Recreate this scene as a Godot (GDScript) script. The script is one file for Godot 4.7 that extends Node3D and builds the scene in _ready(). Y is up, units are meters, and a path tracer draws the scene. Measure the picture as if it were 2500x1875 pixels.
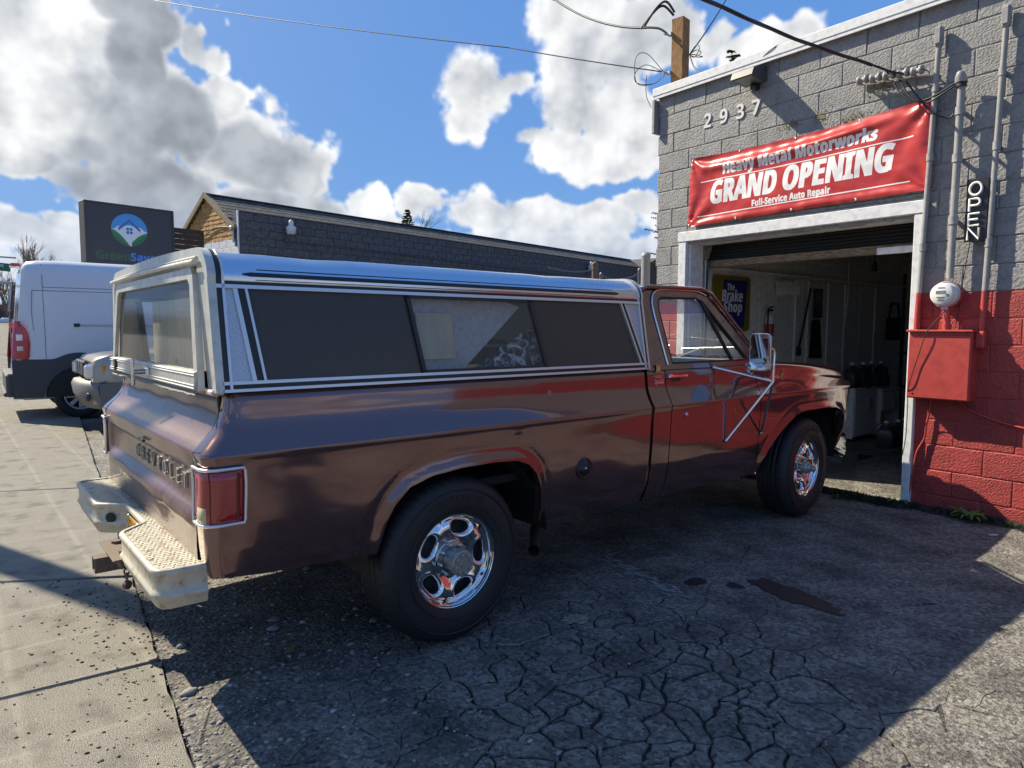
extends Node3D
# Street-side repair garage with an old brown pickup. World axes: x = the way the pickup faces, y up, z = towards the pickup's right side;
# the ground under the pickup's rear axle is the origin. The garage and the street are turned a little against the pickup: frame WB.

const WB_TURN := -0.03204
var WB := Transform3D(Basis(Vector3.UP, WB_TURN), Vector3(-1.7725, 0, 3.4978))
var M := {}
var T := {}
var rng := RandomNumberGenerator.new()
var org := Vector3.ZERO

# ------------------------------------------------------------------ mesh builder
class MB:
	var st := SurfaceTool.new()
	var n := 0
	var colored := false
	func _init():
		st.begin(Mesh.PRIMITIVE_TRIANGLES)
	func col(c: Color):
		colored = true
		st.set_color(c)
	func tri(a: Vector3, b: Vector3, c: Vector3, g := -1):   # counter-clockwise from outside
		st.set_smooth_group(g)
		st.add_vertex(a); st.add_vertex(c); st.add_vertex(b)
		n += 1
	func tri_uv(a: Vector3, b: Vector3, c: Vector3, ua: Vector2, ub: Vector2, uc: Vector2, g := -1):
		st.set_smooth_group(g)
		st.set_uv(ua); st.add_vertex(a); st.set_uv(uc); st.add_vertex(c); st.set_uv(ub); st.add_vertex(b)
		n += 1
	func quad(a: Vector3, b: Vector3, c: Vector3, d: Vector3, g := -1):
		tri(a, b, c, g); tri(a, c, d, g)
	func quad_uv(a: Vector3, b: Vector3, c: Vector3, d: Vector3, g := -1):
		tri_uv(a, b, c, Vector2(0, 1), Vector2(1, 1), Vector2(1, 0), g)
		tri_uv(a, c, d, Vector2(0, 1), Vector2(1, 0), Vector2(0, 0), g)
	# rows of points -> skin; flip turns it inside out
	func loft(rows: Array, g := 1, flip := false, close_v := false, close_u := false):
		var nr := rows.size()
		for i in (nr if close_u else nr - 1):
			var p: PackedVector3Array = rows[i]
			var q: PackedVector3Array = rows[(i + 1) % nr]
			var m := p.size()
			for j in (m if close_v else m - 1):
				var k := (j + 1) % m
				if flip:
					quad(p[j], p[k], q[k], q[j], g)
				else:
					quad(p[j], q[j], q[k], p[k], g)
	func fan(p: PackedVector3Array, g := -1, flip := false):
		var c := Vector3.ZERO
		for v in p: c += v
		c /= p.size()
		for i in p.size():
			var k := (i + 1) % p.size()
			if flip: tri(c, p[k], p[i], g)
			else: tri(c, p[i], p[k], g)
	# chamfered box
	func box(c: Vector3, s: Vector3, bev := 0.0, bs := Basis.IDENTITY):
		var h := s * 0.5
		if bev <= 0.0:
			var v := []
			for i in 8:
				v.append(c + bs * Vector3(h.x if i & 1 else -h.x, h.y if i & 2 else -h.y, h.z if i & 4 else -h.z))
			quad(v[1], v[3], v[7], v[5]); quad(v[0], v[4], v[6], v[2])
			quad(v[2], v[6], v[7], v[3]); quad(v[0], v[1], v[5], v[4])
			quad(v[4], v[5], v[7], v[6]); quad(v[0], v[2], v[3], v[1])
			return
		bev = minf(bev, minf(h.x, minf(h.y, h.z)) * 0.95)
		var pt := func(sx, sy, sz, ax):
			var e := Vector3(h.x - bev, h.y - bev, h.z - bev)
			e[ax] += bev
			return c + bs * Vector3(e.x * sx, e.y * sy, e.z * sz)
		for ax in 3:
			for sg in [-1.0, 1.0]:
				var q := []
				for uv in [[-1, -1], [1, -1], [1, 1], [-1, 1]]:
					var sv := [0.0, 0.0, 0.0]
					sv[ax] = sg; sv[(ax + 1) % 3] = float(uv[0]); sv[(ax + 2) % 3] = float(uv[1])
					q.append(pt.call(sv[0], sv[1], sv[2], ax))
				if sg > 0: quad(q[0], q[1], q[2], q[3])
				else: quad(q[3], q[2], q[1], q[0])
		for ax in 3:      # edges along ax
			var b := (ax + 1) % 3
			var d := (ax + 2) % 3
			for sb in [-1.0, 1.0]:
				for sd in [-1.0, 1.0]:
					var q := []
					for e in [[b, -1.0], [b, 1.0], [d, 1.0], [d, -1.0]]:
						var sv := [0.0, 0.0, 0.0]
						sv[ax] = e[1]; sv[b] = sb; sv[d] = sd
						q.append(pt.call(sv[0], sv[1], sv[2], e[0]))
					if sb * sd > 0: quad(q[0], q[3], q[2], q[1])
					else: quad(q[0], q[1], q[2], q[3])
		for i in 8:
			var sx := 1.0 if i & 1 else -1.0
			var sy := 1.0 if i & 2 else -1.0
			var sz := 1.0 if i & 4 else -1.0
			var a = pt.call(sx, sy, sz, 0)
			var b2 = pt.call(sx, sy, sz, 1)
			var c2 = pt.call(sx, sy, sz, 2)
			if sx * sy * sz > 0: tri(a, b2, c2)
			else: tri(a, c2, b2)
	func tube(pts: PackedVector3Array, r: float, sides := 8, caps := true, r2 := -1.0, g := 1):
		var rows := []
		var up := Vector3.UP
		for i in pts.size():
			var d := (pts[mini(i + 1, pts.size() - 1)] - pts[maxi(i - 1, 0)]).normalized()
			if absf(d.dot(up)) > 0.97:
				up = Vector3.RIGHT if absf(d.x) < 0.9 else Vector3.FORWARD
			var s := d.cross(up).normalized()
			up = s.cross(d).normalized()
			var rr := r if r2 < 0 else lerpf(r, r2, float(i) / maxf(1.0, pts.size() - 1.0))
			var row := PackedVector3Array()
			for k in sides:
				var a := TAU * k / sides
				row.append(pts[i] + (s * cos(a) + up * sin(a)) * rr)
			rows.append(row)
		loft(rows, g, true, true)
		if caps:
			fan(rows[0], -1, false)
			fan(rows[-1], -1, true)
	# profile of (radius, along) turned round the z axis of tf
	func lathe(prof: PackedVector2Array, seg: int, tf: Transform3D, g := 1, hard := false):
		var rows := []
		for i in seg:
			var a := TAU * i / seg
			var row := PackedVector3Array()
			for p in prof:
				row.append(tf * Vector3(cos(a) * p.x, sin(a) * p.x, p.y))
			rows.append(row)
		if hard:
			for k in prof.size() - 1:
				var rr := []
				for r in rows: rr.append(PackedVector3Array([r[k], r[k + 1]]))
				loft(rr, g + k, false, false, true)
		else:
			loft(rows, g, false, false, true)
	# flat polygon in 2D pushed along tf's z from z0 to z1
	func prism(poly: PackedVector2Array, z0: float, z1: float, tf := Transform3D.IDENTITY, smooth_side := -1):
		var p := poly
		if Geometry2D.is_polygon_clockwise(p):
			p.reverse()
		var idx := Geometry2D.triangulate_polygon(p)
		for i in range(0, idx.size(), 3):
			var a := p[idx[i]]
			var b := p[idx[i + 1]]
			var c := p[idx[i + 2]]
			if (b - a).cross(c - a) < 0:
				var q := b
				b = c
				c = q
			tri(tf * Vector3(a.x, a.y, z1), tf * Vector3(b.x, b.y, z1), tf * Vector3(c.x, c.y, z1))
			tri(tf * Vector3(a.x, a.y, z0), tf * Vector3(c.x, c.y, z0), tf * Vector3(b.x, b.y, z0))
		for i in p.size():
			var a := p[i]
			var b := p[(i + 1) % p.size()]
			quad(tf * Vector3(a.x, a.y, z0), tf * Vector3(b.x, b.y, z0), tf * Vector3(b.x, b.y, z1), tf * Vector3(a.x, a.y, z1), smooth_side)
	func done() -> ArrayMesh:
		st.index()
		st.generate_normals()
		return st.commit()

# ------------------------------------------------------------------ nodes
func thing(called: String, label: String, category: String, at := Vector3.ZERO, tf := Transform3D.IDENTITY, group := "") -> Node3D:
	var o := Node3D.new()
	o.name = called
	add_child(o, true)
	o.transform = tf * Transform3D(Basis.IDENTITY, at)
	o.set_meta("label", label)
	o.set_meta("category", category)
	if group: o.set_meta("group", group)
	org = at
	return o

func put(called: String, mesh: Mesh, mat: Material, parent: Node, sub := false) -> MeshInstance3D:
	var o := MeshInstance3D.new()
	o.name = called
	o.mesh = mesh
	o.material_override = mat
	parent.add_child(o, true)
	if parent != self and not sub:
		o.position = -org
	return o

func part(called: String, b: MB, mat: Material, parent: Node, sub := false) -> MeshInstance3D:
	return put(called, b.done(), mat, parent, sub)

func struct(called: String, b: MB, mat: Material, kind := "structure") -> MeshInstance3D:
	var o := put(called, b.done(), mat, self)
	o.set_meta("kind", kind)
	return o

func single(called: String, b: MB, mat: Material, label: String, category: String, at := Vector3.ZERO, tf := Transform3D.IDENTITY, group := "") -> MeshInstance3D:
	# a thing that is one mesh; its geometry is given round its own base
	var o := put(called, b.done(), mat, self)
	o.transform = tf * Transform3D(Basis.IDENTITY, at)
	o.set_meta("label", label)
	o.set_meta("category", category)
	if group: o.set_meta("group", group)
	return o

func text_mesh(s: String, height: float, depth: float, bold := true, serif := false, curve := 1.0) -> TextMesh:
	var f := SystemFont.new()
	f.font_names = PackedStringArray(["Droid Serif" if serif else "Droid Sans"])
	f.font_weight = 700 if bold else 400
	var t := TextMesh.new()
	t.font = f
	t.text = s
	t.font_size = 64
	t.pixel_size = height / 46.0     # height of a capital letter
	t.depth = depth
	t.curve_step = curve
	return t

func v3(x: float, y: float, z: float) -> Vector3:
	return Vector3(x, y, z)

func lerp_table(tab: Array, x: float) -> float:
	if x <= tab[0][0]: return tab[0][1]
	for i in tab.size() - 1:
		if x <= tab[i + 1][0]:
			var t: float = (x - tab[i][0]) / maxf(1e-6, tab[i + 1][0] - tab[i][0])
			return lerpf(tab[i][1], tab[i + 1][1], t)
	return tab[-1][1]

# Catmull-Rom through a table
func smooth_table(tab: Array, x: float) -> float:
	var n := tab.size()
	if x <= tab[0][0]: return tab[0][1]
	if x >= tab[n - 1][0]: return tab[n - 1][1]
	for i in n - 1:
		if x <= tab[i + 1][0]:
			var h: float = tab[i + 1][0] - tab[i][0]
			var t: float = (x - tab[i][0]) / h
			var m0: float = (tab[i + 1][1] - tab[i][1]) / h
			var m1 := m0
			if i > 0: m0 = 0.5 * m0 + 0.5 * (tab[i][1] - tab[i - 1][1]) / (tab[i][0] - tab[i - 1][0])
			if i < n - 2: m1 = 0.5 * m1 + 0.5 * (tab[i + 2][1] - tab[i + 1][1]) / (tab[i + 2][0] - tab[i + 1][0])
			var t2 := t * t
			var t3 := t2 * t
			return (2 * t3 - 3 * t2 + 1) * tab[i][1] + (t3 - 2 * t2 + t) * h * m0 + (-2 * t3 + 3 * t2) * tab[i + 1][1] + (t3 - t2) * h * m1
	return tab[n - 1][1]

func curve_pts(pts: Array, steps := 6) -> PackedVector3Array:
	var c := Curve3D.new()
	for i in pts.size():
		var a: Vector3 = pts[maxi(i - 1, 0)]
		var b: Vector3 = pts[mini(i + 1, pts.size() - 1)]
		var t := (b - a) / 6.0
		c.add_point(pts[i], -t, t)
	var out := PackedVector3Array()
	for i in pts.size() - 1:
		for k in steps:
			out.append(c.sample(i, float(k) / steps))
	out.append(pts[-1])
	return out

func sag(a: Vector3, b: Vector3, drop: float, steps := 16) -> PackedVector3Array:
	var out := PackedVector3Array()
	for i in steps + 1:
		var t := float(i) / steps
		out.append(a.lerp(b, t) - Vector3(0, drop * 4.0 * t * (1.0 - t), 0))
	return out

func round_rect(w: float, h: float, r: float, seg := 5) -> PackedVector2Array:
	var p := PackedVector2Array()
	for q in 4:
		var cx := (w * 0.5 - r) * (1.0 if q in [0, 3] else -1.0)
		var cy := (h * 0.5 - r) * (1.0 if q in [0, 1] else -1.0)
		for k in seg + 1:
			var a := PI * 0.5 * (q + float(k) / seg)
			p.append(Vector2(cx + cos(a) * r, cy + sin(a) * r))
	return p

# ------------------------------------------------------------------ materials
func lin(r: float, g: float, b: float, a := 1.0) -> Color:
	var c := Color(r, g, b).linear_to_srgb()
	c.a = a
	return c

func noise(freq: float, oct := 4, type := FastNoiseLite.TYPE_SIMPLEX_SMOOTH, sd := 1) -> FastNoiseLite:
	var n := FastNoiseLite.new()
	n.seed = sd
	n.noise_type = type
	n.frequency = freq
	n.fractal_octaves = oct
	return n

func ntex(n: FastNoiseLite, size := 512, stops := [], normal := 0.0) -> NoiseTexture2D:
	var t := NoiseTexture2D.new()
	t.width = size
	t.height = size
	t.seamless = true
	t.seamless_blend_skirt = 0.15
	t.noise = n
	if normal > 0:
		t.as_normal_map = true
		t.bump_strength = normal
	elif stops.size():
		var g := Gradient.new()
		var o := PackedFloat32Array()
		var c := PackedColorArray()
		for s in stops:
			o.append(s[0])
			c.append(s[1] if s[1] is Color else Color(s[1], s[1], s[1]))
		g.offsets = o
		g.colors = c
		t.color_ramp = g
	return t

func mat(called: String, c: Color, rough: float, metal := 0.0, opt := {}) -> StandardMaterial3D:
	var m := StandardMaterial3D.new()
	m.resource_name = called
	m.albedo_color = c
	m.roughness = rough
	m.metallic = metal
	if opt.has("tex"):
		m.albedo_texture = opt.tex
	if opt.has("normal"):
		m.normal_enabled = true
		m.normal_texture = opt.normal
		m.normal_scale = opt.get("nscale", 1.0)
	if opt.has("rtex"):
		m.roughness_texture = opt.rtex
	if opt.has("tex") or opt.has("normal") or opt.has("rtex"):
		m.uv1_triplanar = not opt.get("uv", false)
		m.uv1_world_triplanar = opt.get("world", false)
		var s = opt.get("scale", 1.0)
		m.uv1_scale = s if s is Vector3 else Vector3(s, s, s)
	if opt.has("detail"):
		m.detail_enabled = true
		m.detail_albedo = opt.detail
		m.detail_blend_mode = BaseMaterial3D.BLEND_MODE_MUL
		m.detail_uv_layer = BaseMaterial3D.DETAIL_UV_2
		m.uv2_triplanar = true
		m.uv2_world_triplanar = opt.get("world", false)
		var ds = opt.get("dscale", 0.2)
		m.uv2_scale = ds if ds is Vector3 else Vector3(ds, ds, ds)
	if opt.has("coat"):
		m.clearcoat_enabled = true
		m.clearcoat = opt.coat
		m.clearcoat_roughness = opt.get("coat_rough", 0.05)
	if opt.has("alpha"):
		m.transparency = BaseMaterial3D.TRANSPARENCY_ALPHA
		m.albedo_color.a = opt.alpha
	if opt.has("spec"):
		m.metallic_specular = opt.spec
	if opt.has("back"):
		m.backlight_enabled = true
		m.backlight = opt.back
	if opt.get("vc", false):
		m.vertex_color_use_as_albedo = true
	M[called] = m
	return m

# ------------------------------------------------------------------ camera, sky, sun
const SUN_DIR := Vector3(0.43, -1.0, 1.0)

func sky_image() -> Image:
	# clouds as [azimuth, elevation, half width, half height, darkness of the core], in degrees
	var blobs := [[84.3,19.3,4.2,3,0.1], [84.9,15.3,3.7,4.2,0.05], [84.3,11.7,3.5,1.3,0.3], [78.2,18.8,3.3,3.5,1], [79.2,14.2,4.5,3.7,0.8], [75.3,15,4.2,3.4,1], [72.1,16.6,2,1.7,0.2], [70.2,13.3,5.2,3.3,0.9], [67.5,13.1,3.2,3,0.6], [77.6,10.6,6.3,2.6,1], [68.9,9.3,5.7,2.4,0.7], [73.9,8.3,5.3,2,0.9], [79.5,21.6,3.2,1.6,0.9], [85.5,7.1,2.9,1.5,0.3], [83.5,5.4,3.4,1.9,0.4], [82.3,7.6,1.7,1.3,0.3], [61.8,10.3,1.9,1.6,0.1], [62.9,8.9,2.6,1.4,0.1], [54.2,18.8,3,2,0.15], [55.4,16.5,1.5,1.9,0.15], [51.6,19.2,2.6,1.1,0.25], [44.9,23.3,4.1,2.4,0.2], [45.9,20.5,3,1.9,0.1], [41.9,20.7,5.1,2.8,0.3], [44.8,17.8,4.5,3,0.2], [39.9,16.7,4.7,3.3,0.3], [41.7,14,5.5,2.1,0.15], [46.3,14.5,3,1.7,0.1], [48.2,15.5,2.3,0.8,0.1], [38.6,22.6,4.9,2.7,0.4], [31.2,20.5,2.5,1.8,0.15], [28.3,20.8,1.6,1.2,0.2], [33.6,21.6,2.1,1.5,0.3], [56.9,9.8,2.3,1.3,0.1], [52.7,9.5,3.5,1.3,0.15], [47.7,9.1,4.6,1.8,0.15], [42.8,8.7,4.5,1.6,0.2], [39.1,10.1,2.2,1.1,0.2], [66.5,8.6,4.4,3.2,0.55], [70.5,6.0,7,3.4,0.75], [63.5,6.5,3.2,2.6,0.35], [84.0,3.2,5,2.6,0.3], [78,3.2,5,2.4,0.5], [59,6.6,3.4,2.2,0.12], [54,6.4,4.5,2.4,0.12], [48.5,6.2,5.0,2.4,0.15], [42.5,5.8,5,2.4,0.18], [36,6,5,2.5,0.2], [28,7,5,2.6,0.2], [82,15.5,4,3,0.15], [86,17.5,4,3,0.2], [76,21,3.2,3,0.95], [73,19.5,1.6,2.2,0.3]]
	var r := RandomNumberGenerator.new()
	r.seed = 77
	# the same kind of clouds all round
	for i in 70:
		var az := 95.0 + i * 4.1 + r.randf_range(-3, 3)
		var el := r.randf_range(4, 34)
		if az > 235.0 and az < 355.0: el = r.randf_range(3, 13)
		if r.randf() < 0.42: continue
		for k in 4:
			blobs.append([az + r.randf_range(-4, 4), el + r.randf_range(-2, 2), r.randf_range(2, 6), r.randf_range(1.4, 3), r.randf_range(0.1, 0.9)])
	var w := 3072
	var h := 1536
	var img := Image.create_empty(w, h, false, Image.FORMAT_RGBF)
	img.fill(Color(0.30, 0.32, 0.33))
	var n1 := noise(3.2, 3, FastNoiseLite.TYPE_SIMPLEX_SMOOTH, 3)
	var n2 := noise(9.0, 4, FastNoiseLite.TYPE_SIMPLEX_SMOOTH, 9)
	var n4 := noise(38.0, 4, FastNoiseLite.TYPE_SIMPLEX_SMOOTH, 33)
	n4.fractal_gain = 0.6
	var puff := noise(8.5, 4, FastNoiseLite.TYPE_CELLULAR, 5)
	puff.cellular_return_type = FastNoiseLite.RETURN_DISTANCE
	puff.fractal_gain = 0.46
	puff.fractal_lacunarity = 2.3
	# coarse all round, fine where the clouds are large in view
	var passes := [[0, w, 0, h / 2, 6], [int(w * 0.0), int(w), int(h * 0.33), h / 2, 3], [-1, -1, int(h * 0.345), h / 2, 1]]
	for ps in passes:
		var step: int = ps[4]
		var x0: int = ps[0]
		var x1: int = ps[1]
		if ps[0] == -1:          # azimuth 8..93 degrees; column of azimuth a: the panorama's left edge looks along -z
			x0 = int((90.0 - 93.0) / 360.0 * w)
			x1 = int((90.0 - 8.0) / 360.0 * w)
		for yy in range(ps[2], ps[3], step):
			var el := 90.0 - (yy + step * 0.5) / h * 180.0
			var near := []
			for b in blobs:
				if absf(el - b[1]) < b[3] * 1.5 + 3.0: near.append(b)
			var ce := cos(deg_to_rad(el))
			var se := sin(deg_to_rad(el))
			for xx in range(x0, x1, step):
				var az := 90.0 - (xx + step * 0.5) / w * 360.0
				az = fposmod(az, 360.0)
				var ar := deg_to_rad(az)
				var p := Vector3(cos(ar) * ce, se, -sin(ar) * ce)
				# clear sky
				var k := pow(1.0 - se, 3.2)
				var sun_c := maxf(0.0, p.dot(-SUN_DIR.normalized()))
				var c := Color(0.085, 0.235, 0.60).lerp(Color(0.225, 0.42, 0.74), k)
				c = c.lerp(Color(0.50, 0.62, 0.82), 0.75 * pow(sun_c, 6.0))
				if el < 40.0:
					var f2 := n2.get_noise_3dv(p)
					var f1 := n1.get_noise_3dv(p)
					var d := -9.0
					var dark := 0.0
					var ws := 0.0001
					var wa := az + f1 * 2.6 + f2 * 1.7
					var we := el + n1.get_noise_3d(p.y + 5.0, p.x, p.z) * 1.5 + n2.get_noise_3d(p.z, p.x + 3.0, p.y) * 0.9
					for b in near:
						var dx: float = wa - b[0]
						if dx > 180.0: dx -= 360.0
						dx /= b[2] * 1.12
						if dx > 1.3 or dx < -1.3: continue
						var dy: float = (we - b[1]) / (b[3] * 1.12)
						var v := 1.0 - sqrt(dx * dx + dy * dy)
						if v > -0.4:
							d = maxf(d, v)
							var wt := pow(v + 0.4, 4.0)
							dark += wt * b[4]
							ws += wt
					if d > -1.0:
						dark /= ws
						var f4 := n4.get_noise_3dv(p)
						var wp := p + Vector3(f2, f4, -f2) * 0.012
						var pf := -puff.get_noise_3dv(wp)          # rounded heads
						var dd := d * 0.85 + f2 * 0.52 + (pf - 0.52) * 0.62 + f4 * 0.17
						var alpha := smoothstep(-0.02, 0.13 + 0.22 * clampf(0.4 + f1, 0.0, 1.0), dd)
						if alpha > 0.0:
							# lit from the upper left: compare with the heads a little towards the sun
							var q := wp + Vector3(-0.0065, 0.012, -0.004)
							var relief := (pf + puff.get_noise_3dv(q)) * 1.5 + (f4 - n4.get_noise_3dv(p + (q - wp) * 0.6)) * 0.12
							relief = clampf(relief + (f2 - n2.get_noise_3dv(p + Vector3(-0.018, 0.030, -0.012))) * 0.9, -0.6, 0.6)
							var thick := smoothstep(0.10, 0.55, d * 1.1 + f2 * 0.35 + (pf - 0.55) * 0.12)
							var lum := lerpf(0.86, lerpf(0.78, 0.34, dark), thick) + relief * lerpf(0.42, 0.18, thick * dark)
							lum = clampf(lum, 0.30, 1.0)
							var cc := Color(lum * 0.985, lum * 0.995, lum * 1.0)
							cc = cc.lerp(Color(lum * 0.88, lum * 0.97, lum * 1.10), clampf((0.75 - lum) * 2.0, 0, 1))
							# low banks are seen through more air
							c = c.lerp(cc, alpha * lerpf(0.72, 0.97, smoothstep(3.0, 12.0, el)))
				if step == 1: img.set_pixel(posmod(xx, w), yy, c)
				else: img.fill_rect(Rect2i(xx, yy, step, step), c)
	return img

func setup_view():
	var cam := Camera3D.new()
	cam.name = "camera"
	add_child(cam)
	var yaw := deg_to_rad(50.164)
	var pit := deg_to_rad(4.655)
	var rol := deg_to_rad(0.171)
	var f0 := Vector3(cos(yaw), 0, -sin(yaw))
	var r0 := Vector3(sin(yaw), 0, cos(yaw))
	var fw := f0 * cos(pit) - Vector3.UP * sin(pit)
	var u0 := Vector3.UP * cos(pit) + f0 * sin(pit)
	var rt := r0 * cos(rol) + u0 * sin(rol)
	var up := u0 * cos(rol) - r0 * sin(rol)
	cam.transform = Transform3D(Basis(rt, up, -fw), Vector3(-1.7725, 1.4595, 3.4978))
	cam.fov = rad_to_deg(2.0 * atan(937.5 / 1658.2))
	cam.near = 0.05
	cam.far = 2000.0
	cam.current = true
	var we := WorldEnvironment.new()
	we.name = "environment"
	var e := Environment.new()
	e.background_mode = Environment.BG_SKY
	var ps := PanoramaSkyMaterial.new()
	ps.panorama = ImageTexture.create_from_image(sky_image())
	var sky := Sky.new()
	sky.sky_material = ps
	e.sky = sky
	e.background_energy_multiplier = 0.64
	e.tonemap_mode = Environment.TONE_MAPPER_LINEAR
	e.tonemap_exposure = 1.82
	e.sdfgi_enabled = true
	e.ssao_enabled = true
	e.ssil_enabled = true
	we.environment = e
	add_child(we)
	var sun := DirectionalLight3D.new()
	sun.name = "sun"
	sun.light_energy = 1.6
	sun.light_color = Color(1.0, 0.955, 0.86)
	sun.light_angular_distance = 0.5
	sun.shadow_enabled = true
	sun.transform = Transform3D(Basis.looking_at(SUN_DIR.normalized(), Vector3.UP), Vector3(0, 10, 0))
	add_child(sun)

func setup_materials():
	var nf := noise(0.02, 5, FastNoiseLite.TYPE_SIMPLEX_SMOOTH, 4)
	T.fine = ntex(noise(0.12, 4, FastNoiseLite.TYPE_SIMPLEX, 5), 512, [[0.0, 0.72], [0.5, 0.95], [1.0, 1.0]])
	var cell := noise(0.055, 2, FastNoiseLite.TYPE_CELLULAR, 8)
	cell.cellular_return_type = FastNoiseLite.RETURN_CELL_VALUE
	T.speck = ntex(cell, 512, [[0.0, Color(0.42, 0.41, 0.42)], [0.25, Color(0.62, 0.61, 0.60)], [0.6, Color(0.8, 0.79, 0.77)], [0.86, Color(0.93, 0.91, 0.87)], [1.0, Color(1, 1, 1)]])
	T.stain = ntex(nf, 512, [[0.0, 0.62], [0.38, 0.84], [0.62, 0.97], [1.0, 1.0]])
	T.soft = ntex(noise(0.02, 5, FastNoiseLite.TYPE_SIMPLEX_SMOOTH, 44), 512, [[0.0, 0.84], [0.45, 0.95], [1.0, 1.0]])
	T.stain2 = ntex(noise(0.018, 6, FastNoiseLite.TYPE_SIMPLEX_SMOOTH, 52), 512, [[0.0, 0.72], [0.22, 0.86], [0.40, 0.96], [1.0, 1.0]])
	T.pits = ntex(noise(0.16, 3, FastNoiseLite.TYPE_SIMPLEX, 47), 512, [[0.0, Color(0.30, 0.28, 0.26)], [0.27, Color(0.62, 0.60, 0.57)], [0.40, Color(0.88, 0.87, 0.84)], [0.62, Color(0.97, 0.96, 0.94)], [1.0, Color(1, 1, 1)]])
	T.blotch = ntex(noise(0.012, 6, FastNoiseLite.TYPE_SIMPLEX_SMOOTH, 14), 512, [[0.0, Color(0.55, 0.5, 0.44)], [0.4, Color(0.86, 0.84, 0.8)], [0.6, Color(1, 1, 1)], [1.0, Color(1, 1, 1)]])
	T.n_grain = ntex(noise(0.14, 3, FastNoiseLite.TYPE_SIMPLEX, 6), 512, [], 5.0)
	var cn := noise(0.05, 3, FastNoiseLite.TYPE_CELLULAR, 18)
	cn.cellular_return_type = FastNoiseLite.RETURN_DISTANCE
	T.n_gravel = ntex(cn, 512, [], 7.0)
	T.n_lump = ntex(noise(0.03, 5, FastNoiseLite.TYPE_SIMPLEX_SMOOTH, 12), 512, [], 6.0)
	T.n_wave = ntex(noise(0.008, 2, FastNoiseLite.TYPE_SIMPLEX_SMOOTH, 31), 256, [], 2.2)
	T.rust = ntex(noise(0.022, 6, FastNoiseLite.TYPE_SIMPLEX_SMOOTH, 40), 512, [[0.0, Color(0.42, 0.22, 0.12)], [0.14, Color(0.60, 0.44, 0.32)], [0.22, Color(0.90, 0.86, 0.79)], [0.55, Color(1, 1, 1)], [1.0, Color(0.97, 0.95, 0.9)]])
	var wn := noise(0.02, 4, FastNoiseLite.TYPE_SIMPLEX_SMOOTH, 50)
	T.wood = ntex(wn, 512, [[0.0, Color(0.55, 0.42, 0.3)], [0.45, Color(0.82, 0.74, 0.62)], [1.0, Color(1, 0.97, 0.92)]])
	T.rough = ntex(noise(0.025, 4, FastNoiseLite.TYPE_SIMPLEX_SMOOTH, 61), 256, [[0.0, 0.35], [0.5, 0.6], [1.0, 1.0]])
	# ground
	mat("asphalt", lin(0.30, 0.288, 0.265), 0.9, 0.0, {"tex": T.speck, "normal": T.n_gravel, "nscale": 1.2, "world": true, "scale": 2.2, "detail": T.stain, "dscale": 0.23})
	mat("old_asphalt", lin(0.33, 0.315, 0.28), 0.92, 0.0, {"tex": T.speck, "normal": T.n_gravel, "nscale": 1.0, "world": true, "scale": 1.5, "detail": T.stain, "dscale": 0.11})
	mat("crack_dirt", lin(0.035, 0.034, 0.03), 1.0, 0.0, {"tex": T.fine, "world": true, "scale": 3.0})
	mat("concrete", lin(0.40, 0.38, 0.33), 0.9, 0.0, {"tex": T.pits, "normal": T.n_grain, "nscale": 1.6, "world": true, "scale": 2.1, "detail": T.stain2, "dscale": 0.42})
	mat("floor_concrete", lin(0.30, 0.285, 0.25), 0.75, 0.0, {"tex": T.fine, "normal": T.n_grain, "nscale": 0.4, "world": true, "scale": 1.3, "detail": T.stain, "dscale": 0.5})
	mat("pebble", lin(1, 1, 1), 0.9, 0.0, {"vc": true})
	mat("oil", lin(0.022, 0.021, 0.022), 0.55, 0.0, {"tex": T.fine, "world": true, "scale": 4.0})
	mat("chalk", lin(0.30, 0.30, 0.31), 0.95)
	mat("pale_speckle", lin(0.42, 0.39, 0.31), 0.95, 0.0, {"tex": T.speck, "world": true, "scale": 3.0})  # pale speckled colour of the small ground patch
	mat("soil", lin(0.045, 0.04, 0.033), 1.0, 0.0, {"tex": T.speck, "normal": T.n_gravel, "nscale": 2.0, "world": true, "scale": 4.0})
	mat("moss", lin(0.028, 0.045, 0.012), 0.95, 0.0, {"tex": T.speck, "normal": T.n_gravel, "nscale": 2.0, "world": true, "scale": 6.0})
	mat("weed_leaf", lin(0.07, 0.15, 0.025), 0.55, 0.0, {"back": Color(0.25, 0.3, 0.1)})
	mat("dry_leaf", lin(0.18, 0.12, 0.07), 0.7)
	# building
	mat("wall_grey", lin(0.29, 0.287, 0.283), 0.7, 0.0, {"normal": T.n_lump, "nscale": 0.8, "tex": T.soft, "world": true, "scale": 2.0, "detail": T.soft, "dscale": 0.4})
	mat("wall_grey_b", lin(0.28, 0.277, 0.273), 0.72, 0.0, {"normal": T.n_lump, "nscale": 1.2, "tex": T.soft, "world": true, "scale": 2.7, "detail": T.soft, "dscale": 0.5})
	mat("wall_red", lin(0.43, 0.055, 0.048), 0.6, 0.0, {"normal": T.n_lump, "nscale": 0.8, "tex": T.soft, "world": true, "scale": 2.6, "detail": T.soft, "dscale": 0.4})
	mat("wall_red_b", lin(0.39, 0.05, 0.043), 0.62, 0.0, {"normal": T.n_lump, "nscale": 1.2, "tex": T.soft, "world": true, "scale": 3.3, "detail": T.soft, "dscale": 0.5})
	mat("red_paint", lin(0.44, 0.055, 0.045), 0.45, 0.0, {"tex": T.soft, "scale": 0.9})
	mat("grey_paint", lin(0.29, 0.287, 0.282), 0.5, 0.0, {"tex": T.soft, "scale": 1.4})
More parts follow.
